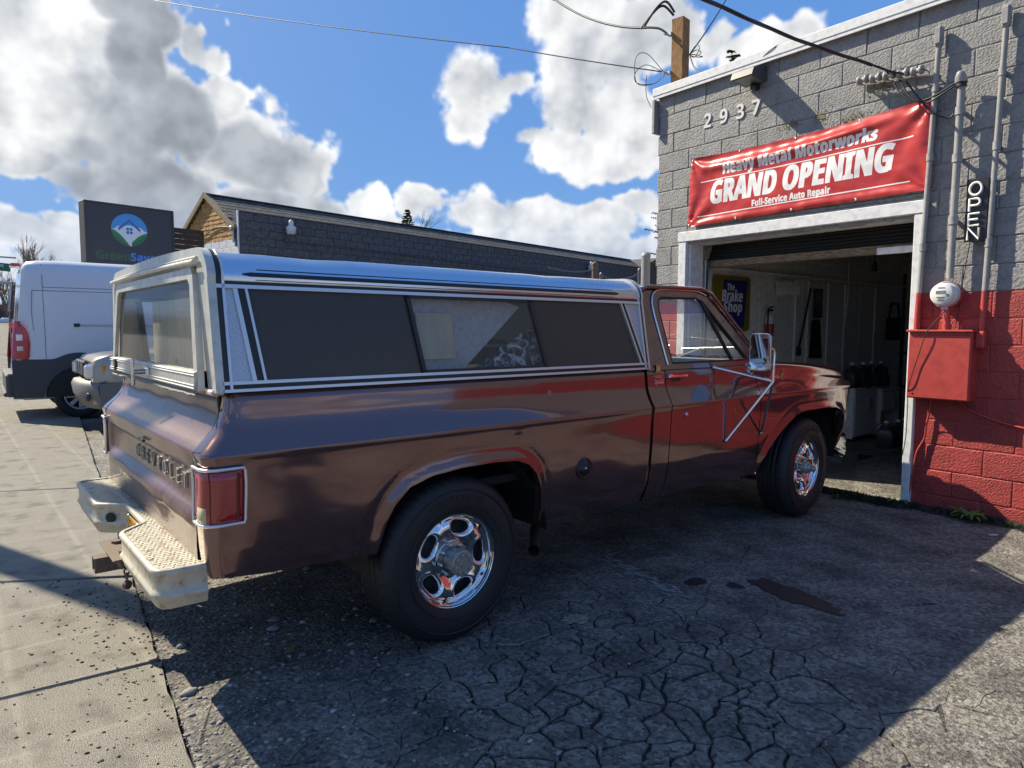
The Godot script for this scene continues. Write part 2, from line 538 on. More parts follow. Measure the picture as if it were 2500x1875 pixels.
	mat("white_paint", lin(0.68, 0.69, 0.70), 0.6, 0.0, {"tex": T.soft, "scale": 1.1})
	mat("inner_white", lin(0.82, 0.82, 0.80), 0.75, 0.0, {"normal": T.n_lump, "nscale": 0.35, "tex": T.soft, "world": true, "scale": 1.1})
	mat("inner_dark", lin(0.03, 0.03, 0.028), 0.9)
	mat("beam_wood", lin(0.30, 0.29, 0.26), 0.8, 0.0, {"tex": T.wood, "scale": Vector3(2, 6, 1)})
	mat("post_wood", lin(0.40, 0.25, 0.12), 0.8, 0.0, {"tex": T.wood, "scale": Vector3(7, 0.8, 7)})
	mat("black_rubber", lin(0.012, 0.012, 0.013), 0.6)
	mat("black_plastic", lin(0.015, 0.015, 0.017), 0.4)
	mat("cable", lin(0.012, 0.012, 0.013), 0.5)
	mat("galv", lin(0.42, 0.43, 0.44), 0.35, 0.9)
	mat("tube_white", lin(0.85, 0.87, 0.80), 0.4)  # white plastic of the letter tubes
	mat("meter_white", lin(0.62, 0.63, 0.60), 0.35)
	mat("lcd", lin(0.16, 0.20, 0.19), 0.3)
	mat("stencil", lin(0.74, 0.74, 0.72), 0.8, 0.0, {"tex": T.fine, "scale": 4.0})
	mat("lamp_grey", lin(0.06, 0.06, 0.065), 0.45, 0.0)
	mat("ochre", lin(0.19, 0.145, 0.012), 0.45)
	mat("jug_grey", lin(0.035, 0.037, 0.04), 0.35)
	mat("jug_light", lin(0.16, 0.17, 0.17), 0.4)
	mat("lichen", lin(0.185, 0.185, 0.115), 0.95)
	# pickup
	mat("truck_paint", lin(0.185, 0.100, 0.094), 0.13, 0.78, {"normal": T.n_wave, "nscale": 0.04, "scale": 1.2, "coat": 1.0, "coat_rough": 0.03})
	mat("truck_paint_worn", lin(0.115, 0.046, 0.036), 0.45, 0.25, {"tex": T.stain, "scale": Vector3(2.2, 0.5, 2.2), "coat": 0.7, "coat_rough": 0.14})
	mat("dark_paint", lin(0.012, 0.010, 0.010), 0.8)
	mat("pressed_letter", lin(0.42, 0.40, 0.37), 0.4, 0.5)
	mat("chrome", lin(0.80, 0.81, 0.82), 0.06, 1.0)
	mat("chrome_dull", lin(0.55, 0.55, 0.55), 0.25, 1.0)
	mat("hub_metal", lin(0.36, 0.36, 0.34), 0.42, 0.6)
	mat("black_iron", lin(0.018, 0.016, 0.015), 0.75)
	mat("rusty", lin(0.16, 0.12, 0.10), 0.75, 0.3, {"tex": T.rust, "scale": 5.0})
	mat("tyre", lin(0.016, 0.016, 0.018), 0.62, 0.0, {"tex": T.fine, "scale": 4.0})
	mat("brass", lin(0.50, 0.36, 0.14), 0.3, 0.8)
	mat("mirror", lin(0.85, 0.87, 0.88), 0.02, 1.0)
	mat("glass", lin(0.9, 0.95, 0.93), 0.02, 0.0, {"alpha": 0.07})
	mat("glass_dusty", lin(0.40, 0.39, 0.35), 0.06, 0.0, {"alpha": 0.14, "spec": 0.34})
	mat("dark_pane", lin(0.060, 0.049, 0.043), 0.24, 0.0, {"spec": 0.42, "normal": T.n_wave, "nscale": 0.12, "scale": 1.5})
	mat("blue_tint", lin(0.02, 0.10, 0.75), 0.35, 0.0, {"alpha": 0.6})
	mat("navy_vinyl", lin(0.02, 0.04, 0.16), 0.5)
	mat("dash_beige", lin(0.30, 0.28, 0.20), 0.7)
	mat("trim_bright", lin(0.66, 0.66, 0.66), 0.3, 0.6)
	mat("trim_cream", lin(0.62, 0.60, 0.53), 0.38, 0.35, {"tex": T.soft, "scale": 1.3})
	mat("stripe_black", lin(0.014, 0.014, 0.020), 0.35)
	mat("shell_roof", lin(0.62, 0.65, 0.70), 0.27, 0.95, {"rtex": T.rough, "scale": Vector3(0.25, 14.0, 14.0)})
	mat("shell_panel", lin(0.56, 0.60, 0.66), 0.42, 0.7, {"tex": T.fine, "scale": 2.0})
	mat("shell_sill", lin(0.58, 0.57, 0.53), 0.45, 0.6, {"tex": T.soft, "scale": 1.5})
	mat("shell_lining", lin(0.20, 0.20, 0.19), 0.8)
	mat("board_beige", lin(0.40, 0.37, 0.26), 0.85, 0.0, {"tex": T.soft, "scale": Vector3(1.4, 0.5, 1.4)})
	mat("sheet_grey", lin(0.60, 0.63, 0.67), 0.8, 0.0, {"tex": T.soft, "scale": 2.0, "back": Color(0.9, 0.92, 0.95)})
	mat("grey_rubber", lin(0.22, 0.21, 0.19), 0.8)
	mat("tail_red", lin(0.30, 0.012, 0.018), 0.12, 0.0, {"coat": 1.0})
	mat("tail_dark", lin(0.10, 0.008, 0.010), 0.3)
	mat("lamp_pale", lin(0.48, 0.42, 0.24), 0.2)
	mat("lamp_clear", lin(0.75, 0.77, 0.78), 0.1, 0.5)
	mat("amber", lin(0.62, 0.24, 0.02), 0.2)
	mat("bumper_cream", lin(0.50, 0.475, 0.395), 0.48, 0.2, {"tex": T.rust, "scale": 1.5})
	mat("plate_yellow", lin(0.62, 0.32, 0.02), 0.5)
	mat("plate_dark", lin(0.03, 0.03, 0.05), 0.5)
	var bn := noise(0.012, 2, FastNoiseLite.TYPE_SIMPLEX_SMOOTH, 70)
	bn.fractal_type = FastNoiseLite.FRACTAL_PING_PONG
	T.blanket = ntex(bn, 256, [[0.0, 0.02], [0.44, 0.03], [0.5, 0.75], [0.66, 0.8], [0.7, 0.05], [1.0, 0.04]])
	mat("blanket", lin(0.85, 0.85, 0.83), 0.9, 0.0, {"tex": T.blanket, "scale": 1.3})
	# street
	mat("dark_grey_wall", lin(0.098, 0.100, 0.112), 0.7, 0.0, {"tex": T.stain, "scale": 0.8, "normal": T.n_lump, "nscale": 0.5})
	mat("dark_grey_wall_b", lin(0.088, 0.090, 0.102), 0.7, 0.0, {"tex": T.stain, "scale": 0.9, "normal": T.n_lump, "nscale": 0.5})
	mat("flaking", lin(0.16, 0.16, 0.165), 0.8)
	mat("cedar", lin(0.60, 0.41, 0.19), 0.8, 0.0, {"tex": T.wood, "scale": Vector3(2, 1, 9)})
	mat("cedar_b", lin(0.52, 0.35, 0.16), 0.8, 0.0, {"tex": T.wood, "scale": Vector3(2, 1, 9)})
	mat("cedar_c", lin(0.66, 0.48, 0.24), 0.8, 0.0, {"tex": T.wood, "scale": Vector3(2, 1, 9)})
	mat("weathered_board", lin(0.34, 0.33, 0.31), 0.8, 0.0, {"tex": T.wood, "scale": Vector3(3, 3, 0.8)})
	mat("brown_board", lin(0.07, 0.055, 0.045), 0.8, 0.0, {"tex": T.wood, "scale": Vector3(0.8, 5, 3)})
	mat("roof_shingle", lin(0.17, 0.172, 0.175), 0.9, 0.0, {"tex": T.speck, "scale": 2.0})
	mat("roof_shingle_b", lin(0.13, 0.132, 0.135), 0.9, 0.0, {"tex": T.speck, "scale": 2.0})
	mat("sign_edge", lin(0.050, 0.047, 0.050), 0.6)
	mat("lamp_frost", lin(0.55, 0.58, 0.62), 0.25)
	mat("van_white", lin(0.60, 0.62, 0.65), 0.3, 0.0, {"coat": 0.8, "coat_rough": 0.08, "normal": T.n_wave, "nscale": 0.06, "scale": 1.0})
	mat("clad_grey", lin(0.052, 0.053, 0.058), 0.6)
	mat("clad_mid", lin(0.13, 0.13, 0.13), 0.55)
	mat("seam_grey", lin(0.20, 0.21, 0.23), 0.6)
	mat("seam_light", lin(0.45, 0.45, 0.46), 0.4, 0.4)
	mat("tail_bright", lin(0.45, 0.015, 0.02), 0.15, 0.0, {"coat": 1.0})
	mat("alloy", lin(0.50, 0.50, 0.51), 0.35, 0.7)
	mat("suv_beige", lin(0.36, 0.32, 0.25), 0.35, 0.3, {"coat": 1.0, "coat_rough": 0.08})
	mat("bark", lin(0.10, 0.075, 0.055), 0.9, 0.0, {"tex": T.wood, "scale": Vector3(4, 0.6, 4)})
	mat("twig", lin(0.20, 0.145, 0.12), 0.9)
	mat("twig_green", lin(0.10, 0.11, 0.05), 0.9)
	mat("fir_a", lin(0.035, 0.055, 0.025), 0.8, 0.0, {"back": Color(0.12, 0.16, 0.08)})
	mat("fir_b", lin(0.055, 0.075, 0.03), 0.8, 0.0, {"back": Color(0.12, 0.16, 0.08)})
	mat("far_wood", lin(0.11, 0.085, 0.08), 0.95)
	mat("galv_dark", lin(0.13, 0.135, 0.15), 0.5, 0.5)
	mat("sign_green", lin(0.012, 0.15, 0.07), 0.4)
# ------------------------------------------------------------------ ground
func slab_edge(z: float) -> float:
	return -1.09 - 0.1 * z

func in_lot(p: Vector2) -> bool:
	return p.x > slab_edge(p.y)

func crack_gap(p: Vector2) -> float:
	var d := p.distance_to(Vector2(0.35, 1.75))
	var d2 := p.distance_to(Vector2(1.35, 0.4))
	return lerpf(0.0125, 0.0012, smoothstep(0.25, 1.5, minf(d, d2 + 0.55)))

func build_ground():
	# one sheet to the horizon
	var b := MB.new()
	b.quad(v3(-900, -0.03, 900), v3(900, -0.03, 900), v3(900, -0.03, -900), v3(-900, -0.03, -900))
	struct("ground", b, M.old_asphalt)
	# lot: broken asphalt. Pieces are the cells round scattered points, small where the paving has crazed
	b = MB.new()
	b.quad(v3(-1.75, -0.016, 3.8), v3(4.3, -0.016, 3.8), v3(4.3, -0.016, -3.2), v3(-0.9, -0.016, -3.2))
	struct("crack_soil", b, M.crack_dirt)
	var lot := Node3D.new()
	lot.name = "asphalt_lot"
	lot.set_meta("kind", "structure")
	add_child(lot)
	org = Vector3.ZERO
	rng.seed = 11
	var pts: Array[Vector2] = []
	var cells := {}
	var tries := 0
	while tries < 16000 and pts.size() < 292:
		tries += 1
		var p := Vector2(rng.randf_range(-1.6, 4.35), rng.randf_range(-3.2, 3.8))
		if tries % 3: p = Vector2(rng.randfn(0.4, 0.7), rng.randfn(1.75, 0.65))
		if not in_lot(p) or p.y > 3.8 or p.x > 4.35: continue
		var d := p.distance_to(Vector2(0.35, 1.75))
		var s := lerpf(0.115, 0.62, smoothstep(0.35, 2.3, d)) * rng.randf_range(0.75, 1.3)
		var ok := true
		for q in pts:
			if q.distance_squared_to(p) < s * s:
				ok = false
				break
		if ok: pts.append(p)
	var wf := noise(22.0, 3, FastNoiseLite.TYPE_SIMPLEX_SMOOTH, 92)
	var wn := noise(3.5, 3, FastNoiseLite.TYPE_SIMPLEX_SMOOTH, 91)
	for i in pts.size():
		var p := pts[i]
		var poly := PackedVector2Array([Vector2(-1.5, -3.2) , Vector2(4.35, -3.2), Vector2(4.35, 3.8), Vector2(-1.5, 3.8)])
		poly[0].x = slab_edge(-3.2) + 0.01
		poly[3].x = slab_edge(3.8) + 0.01
		for j in pts.size():
			if j == i or poly.is_empty(): continue
			var q := pts[j]
			if q.distance_to(p) > 3.0: continue
			var m := (p + q) * 0.5
			var n := (q - p).normalized()
			var out := PackedVector2Array()
			for k in poly.size():
				var a := poly[k]
				var c := poly[(k + 1) % poly.size()]
				var da := (a - m).dot(n)
				var dc := (c - m).dot(n)
				if da <= 0: out.append(a)
				if (da < 0 and dc > 0) or (da > 0 and dc < 0):
					out.append(a.lerp(c, da / (da - dc)))
			poly = out
		if poly.size() < 3: continue
		var gap := crack_gap(p)
		var fine := PackedVector2Array()
		for k in poly.size():
			var a := poly[k]
			var c := poly[(k + 1) % poly.size()]
			var seg := clampi(int(a.distance_to(c) / 0.03), 1, 18)
			for s in seg: fine.append(a.lerp(c, float(s) / seg))
		var top := PackedVector3Array()
		var mid := PackedVector3Array()
		var low := PackedVector3Array()
		var tilt := Vector2(rng.randf_range(-1, 1), rng.randf_range(-1, 1)) * (0.012 if gap > 0.006 else 0.0)
		var lift := rng.randf_range(-0.002, 0.002) if gap > 0.006 else 0.0
		for a in fine:
			var r := a - p
			var inside := maxf(0.3, 1.0 - gap * 0.55 / maxf(r.length(), 0.03))
			var g := p + r * inside
			var edge_lot := absf(a.x - 4.35) < 0.02 or absf(a.y + 3.2) < 0.02 or absf(a.y - 3.8) < 0.02 or absf(a.x - slab_edge(a.y)) < 0.03
			if not edge_lot:
				g += Vector2(wn.get_noise_2d(a.x, a.y), wn.get_noise_2d(a.x + 40.0, a.y)) * 0.085 + Vector2(wf.get_noise_2d(a.x, a.y), wf.get_noise_2d(a.x, a.y + 30.0)) * 0.014
				g += r.normalized() * gap * 0.9 * wf.get_noise_2d(a.x * 0.6 + p.x * 9.0, a.y * 0.6)
			else: g = a
			var bev := minf(gap * 0.6 + 0.001, 0.010)
			var t := p + (g - p) * maxf(0.3, 1.0 - bev / maxf(r.length(), 0.03))
			var y := lift + tilt.dot(r)
			top.append(v3(t.x, y, t.y))
			mid.append(v3(g.x, y - bev * 0.8, g.y))
			low.append(v3(g.x, -0.025, g.y))
		var pb := MB.new()
		pb.fan(top, -1, true)
		pb.loft([top, mid], 3, false, true)
		pb.loft([mid, low], -1, false, true)
		var o := part("asphalt_piece", pb, M.asphalt, lot)
		o.position = Vector3.ZERO
	# pavement slabs
	var walk := Node3D.new()
	walk.name = "pavement"
	walk.set_meta("kind", "structure")
	add_child(walk)
	var zs := [[-13.0, -13.4], [-9.0, -9.2], [-6.2, -6.3], [-3.55, -3.86], [-0.88, -1.28], [0.32, 0.26], [2.6, 2.6], [5.5, 5.5]]
	for i in zs.size() - 1:
		var sb := MB.new()
		var z0: float = zs[i][0] + 0.006
		var z1: float = zs[i + 1][0] - 0.006
		var w0: float = zs[i][1] + 0.006
		var w1: float = zs[i + 1][1] - 0.006
		var rim := PackedVector2Array()
		for k in 25: rim.append(Vector2(slab_edge(lerpf(z0, z1, k / 24.0)) + rng.randf_range(-0.006, 0.006), lerpf(z0, z1, k / 24.0)))
		rim.append(Vector2(slab_edge(z1) - 2.3, w1 + (w1 - z1) * 2.6))
		rim.append(Vector2(slab_edge(z0) - 2.3, w0 + (w0 - z0) * 2.6))
		var c := Vector2.ZERO
		for q in rim: c += q
		c /= rim.size()
		var r1 := PackedVector3Array()
		var r2 := PackedVector3Array()
		var r3 := PackedVector3Array()
		var yy := rng.randf_range(0.010, 0.018)
		for q in rim:
			var t := q + (c - q).normalized() * 0.012
			r1.append(v3(t.x, yy, t.y))
			r2.append(v3(q.x, yy - 0.009, q.y))
			r3.append(v3(q.x, -0.04, q.y))
		sb.fan(r1, -1, true)
		sb.loft([r1, r2], 3, false, true)
		sb.loft([r2, r3], -1, false, true)
		var o := part("pavement_slab", sb, M.concrete, walk)
		o.position = Vector3.ZERO
	# loose gravel behind the rear axle, along the slab edge and the foot of the wall
	pebbles("gravel", 9000, 5)
	# stains and marks
	stain("oil_stain", Vector2(1.74, 1.71), Vector2(0.09, 0.28), 0.15, M.oil, 3)
	stain("oil_spot", Vector2(1.50, 1.24), Vector2(0.075, 0.05), 0.0, M.oil, 5)
	stain("oil_drip", Vector2(1.62, 1.42), Vector2(0.04, 0.05), 0.0, M.oil, 15)
	stain("pale_patch", Vector2(0.60, 1.16), Vector2(0.075, 0.055), 0.3, M.pale_speckle, 7)  # small speckled patch, paler than the paving round it
	for i in 44:
		var t := i / 43.0
		stain("chalk_mark", Vector2(1.39 - 0.12 * t + rng.randf_range(-0.06, 0.06), 0.62 + 0.68 * t), Vector2(rng.randf_range(0.004, 0.010), rng.randf_range(0.012, 0.045)), rng.randf_range(-0.9, 0.4), M.chalk, 20 + i, 0.7)
	# strip of soil and moss at the foot of the garage wall (garage frame)
	var rn := noise(2.2, 3, FastNoiseLite.TYPE_SIMPLEX_SMOOTH, 66)
	var rows := []
	var mrows := []
	for i in 90:
		var z := -4.9 + i * 0.075
		var wdt := 0.17 + 0.07 * rn.get_noise_1d(z * 1.2) + (0.08 if z < -2.3 else 0.0)
		var row := PackedVector3Array()
		for k in 7:
			var t := k / 6.0
			var h := 0.03 * sin(PI * minf(1.0, t * 1.1 + 0.1)) * (1.0 + 0.8 * rn.get_noise_2d(z * 6.0, t * 3.0)) + (0.005 if k < 6 else -0.02)
			row.append(v3(6.06 - wdt * t + 0.02 * rn.get_noise_1d(z * 5.0 + 9.0), h - (0.03 if k == 6 else 0.0), z))
		rows.append(row)
	b = MB.new()
	b.loft(rows, 1, true)
	var s := struct("soil_strip", b, M.soil)
	s.transform = WB
	s.set_meta("kind", "stuff")
	# moss cushions and grass on it
	var mm := MultiMesh.new()
	mm.transform_format = MultiMesh.TRANSFORM_3D
	var mb := MB.new()
	for k in 9:
		var a := TAU * k / 9.0 + 0.3 * k
		var d := v3(cos(a), 0, sin(a))
		var sd := v3(-sin(a), 0, cos(a)) * 0.0035
		var l := 0.012 + 0.018 * fmod(k * 0.37, 1.0)
		var tip := d * l * 0.7 + v3(0, l, 0)
		mb.tri(d * 0.003 - sd, d * 0.003 + sd, tip)
	mm.mesh = mb.done()
	mm.instance_count = 1500
	rng.seed = 8
	for i in 1500:
		var z := rng.randf_range(-4.6, -0.9)
		var clump := rn.get_noise_1d(z * 3.0 + 30.0)
		if clump < -0.05 and rng.randf() < 0.85: z = -2.9 + rng.randf_range(-0.5, 0.5)
		var x := 6.03 - absf(rng.randfn(0.05, 0.07))
		if z < -2.4: x -= rng.randf_range(0, 0.1)
		var sc := rng.randf_range(0.5, 1.5)
		mm.set_instance_transform(i, Transform3D(Basis(Vector3.UP, rng.randf() * TAU).scaled(Vector3(sc, sc, sc)), v3(x, 0.018, z)))
	var mi := MultiMeshInstance3D.new()
	mi.name = "moss"
	mi.multimesh = mm
	mi.material_override = M.moss
	mi.transform = WB
	mi.set_meta("kind", "stuff")
	add_child(mi)
	weed(v3(5.90, 0.01, -1.86), 15, 0.20, "bushy green weed growing at the foot of the red wall", 3)
	weed(v3(5.93, 0.01, -2.40), 11, 0.13, "small green weed at the foot of the white door jamb", 4)
	weed(v3(5.80, 0.0, -2.83), 10, 0.10, "low green weed in front of the garage threshold by the front tyre", 9)
	# litter
	b = MB.new()
	b.box(v3(0, 0.006, 0), v3(0.02, 0.006, 0.06), 0.002, Basis(Vector3.UP, 0.9))
	var lt := single("paper_scrap", b, M.white_paint, "tiny red and white paper scrap on the asphalt below the red wall", "litter", v3(5.62, 0.0, -1.62), WB)
	b = MB.new()
	b.box(v3(0.012, 0.0095, -0.012), v3(0.016, 0.003, 0.022), 0.0, Basis(Vector3.UP, 0.9))
	part("red_print", b, M.red_paint, lt, true)
	leaf_litter(v3(-0.643, 0.012, 0.591), 0.075, 0.5, "curled brown dead leaf on the dark gravel behind the rear tyre")
	leaf_litter(v3(-0.35, 0.012, 1.35), 0.03, 1.5, "small dead leaf on the gravel nearer the camera than the rear tyre")

func leaf_litter(at: Vector3, l: float, turn: float, label: String):
	var b := MB.new()
	var rows := []
	for i in 7:
		var t := i / 6.0
		var w := l * 0.28 * sin(PI * pow(t, 0.8))
		rows.append(PackedVector3Array([v3(l * (t - 0.5), 0.012 * t, -w), v3(l * (t - 0.5), 0.004 + 0.01 * t * t, 0), v3(l * (t - 0.5), 0.014 * t, w)]))
	b.loft(rows, 1, true)
	single("dry_leaf", b, M.dry_leaf, label, "leaf", at, Transform3D(Basis.IDENTITY, Vector3.ZERO) * Transform3D.IDENTITY).rotation.y = turn

func pebbles(called: String, count: int, sd: int):
	rng.seed = sd
	var b := MB.new()
	var rows := []
	for i in 5:
		var e := -PI / 2 + PI * i / 4.0
		var row := PackedVector3Array()
		for k in 7:
			var a := TAU * k / 7.0
			var rr := 1.0 + 0.22 * sin(a * 2.0 + i) + 0.12 * cos(a * 3.0 - i * 2.0)
			row.append(v3(cos(e) * cos(a) * rr, sin(e) * 0.6, cos(e) * sin(a) * rr))
		rows.append(row)
	b.loft(rows, 1, false, true)
	var mm := MultiMesh.new()
	mm.transform_format = MultiMesh.TRANSFORM_3D
	mm.use_colors = true
	mm.mesh = b.done()
	mm.instance_count = count
	for i in count:
		var p := Vector2.ZERO
		var sz := 0.0
		if i < count * 0.62:
			while true:
				p = Vector2(rng.randf_range(-1.3, 0.55), rng.randf_range(-3.0, 2.3))
				var dens := 1.0 - smoothstep(-0.9, 0.7, p.x + 0.32 * maxf(p.y, 0.0) - 0.15)
				if p.x > slab_edge(p.y) + 0.01 and rng.randf() < dens: break
			sz = 0.0028 + 0.010 * pow(rng.randf(), 5.0)
			if rng.randf() < 0.004: sz = rng.randf_range(0.014, 0.026)
		elif i < count * 0.82:
			var z := rng.randf_range(-4.0, 2.6)
			p = Vector2(slab_edge(z) + absf(rng.randfn(0.0, 0.05)), z)
			if rng.randf() < 0.55: p.x = slab_edge(z) - absf(rng.randfn(0.0, 0.28))
			sz = rng.randf_range(0.002, 0.006)
		else:
			p = Vector2(rng.randf_range(-1.0, 4.0), rng.randf_range(-1.0, 3.0))
			sz = rng.randf_range(0.0015, 0.005)
			if rng.randf() < 0.4: p = Vector2(3.75 + rng.randfn(0, 0.13), rng.randf_range(0.6, 2.6))
		var g := rng.randf_range(0.10, 0.30)
		if rng.randf() < 0.06: g = 0.40
		if p.x < slab_edge(p.y): g = rng.randf_range(0.01, 0.06)
		var y := 0.013 if p.x < slab_edge(p.y) else 0.0
		mm.set_instance_transform(i, Transform3D(Basis(Vector3.UP, rng.randf() * TAU).scaled(Vector3(sz * rng.randf_range(0.8, 1.5), sz * rng.randf_range(0.6, 1.0), sz)), v3(p.x, y + sz * 0.25, p.y)))
		mm.set_instance_color(i, Color(g, g * 0.97, g * 0.92))
	var mi := MultiMeshInstance3D.new()
	mi.name = called
	mi.multimesh = mm
	mi.material_override = M.pebble
	mi.set_meta("kind", "stuff")
	add_child(mi)

func stain(called: String, c: Vector2, r: Vector2, turn: float, m: Material, sd: int, ragged := 0.28):
	var n := noise(1.2, 2, FastNoiseLite.TYPE_SIMPLEX_SMOOTH, sd)
	var ring := PackedVector3Array()
	for i in 28:
		var a := TAU * i / 28.0
		var k := 1.0 + ragged * 1.6 * n.get_noise_2d(cos(a) * 1.4, sin(a) * 1.4)
		var p := Vector2(cos(a) * r.x, sin(a) * r.y).rotated(turn) * k
		ring.append(v3(c.x + p.x, 0.0035 + 0.0003 * (sd % 5), c.y + p.y))
	var b := MB.new()
	b.fan(ring, -1, true)
	struct(called, b, m, "stuff")

func weed(at: Vector3, leaves: int, size: float, label: String, sd: int):
	var t := thing("weed", label, "weed", at, WB)
	rng.seed = sd
	for i in leaves:
		var a := TAU * i / leaves + rng.randf_range(-0.3, 0.3)
		var l := size * rng.randf_range(0.6, 1.1)
		var rise := rng.randf_range(0.35, 0.95)
		var d := v3(cos(a), 0, sin(a))
		var sd2 := v3(-sin(a), 0, cos(a))
		var rows := []
		for k in 9:
			var s := k / 8.0
			var w := l * 0.13 * sin(PI * pow(s, 0.7) * 0.98 + 0.02) * (1.0 if k % 2 else 0.55)
			var c := at + d * l * (s * 0.85) + v3(0, l * (rise * s - 0.75 * rise * s * s * s), 0)
			rows.append(PackedVector3Array([c - sd2 * w + v3(0, w * 0.5, 0), c, c + sd2 * w + v3(0, w * 0.5, 0)]))
		var b := MB.new()
		b.loft(rows, 1, true)
		part("leaf", b, M.weed_leaf, t)
# ------------------------------------------------------------------ repair garage (frame WB: wall face at x = 6.05)
const WX := 6.05

func block_mesh(w: float, h: float, sd: int, cut := 0) -> ArrayMesh:
	# one wall block, its face towards -x, a little uneven, with rounded arrises
	var n := noise(9.0, 3, FastNoiseLite.TYPE_SIMPLEX_SMOOTH, sd)
	var b := MB.new()
	var rows := []
	var nz := 6
	var ny := 4
	for i in nz + 1:
		var z := -w * 0.5 + w * i / nz
		var row := PackedVector3Array()
		for j in ny + 1:
			var y := h * j / ny
			var edge := i == 0 or i == nz or j == 0 or j == ny
			var zz := z
			var yy := y
			if i == 1: zz = -w * 0.5 + 0.006
			if i == nz - 1: zz = w * 0.5 - 0.006
			if j == 1: yy = 0.006
			if j == ny - 1: yy = h - 0.006
			row.append(v3((0.0035 if edge else -0.001) + 0.0045 * n.get_noise_2d(zz * 1.6 + sd, yy * 2.0), yy + 0.0035 * n.get_noise_2d(zz + 7, yy), zz + (0.003 * n.get_noise_2d(zz, yy + 9))))
		rows.append(row)
	for i in nz:
		for j in ny:
			b.quad(rows[i][j], rows[i + 1][j], rows[i + 1][j + 1], rows[i][j + 1], 1 if i > 0 and i < nz - 1 and j > 0 and j < ny - 1 else -1)
	# sides back into the wall
	var loop := PackedVector3Array()
	for i in nz + 1: loop.append(rows[i][0])
	for j in range(1, ny + 1): loop.append(rows[nz][j])
	for i in range(nz - 1, -1, -1): loop.append(rows[i][ny])
	for j in range(ny - 1, 0, -1): loop.append(rows[0][j])
	var back := PackedVector3Array()
	for p in loop: back.append(v3(0.05, p.y, p.z))
	b.loft([loop, back], -1, false, true)
	return b.done()

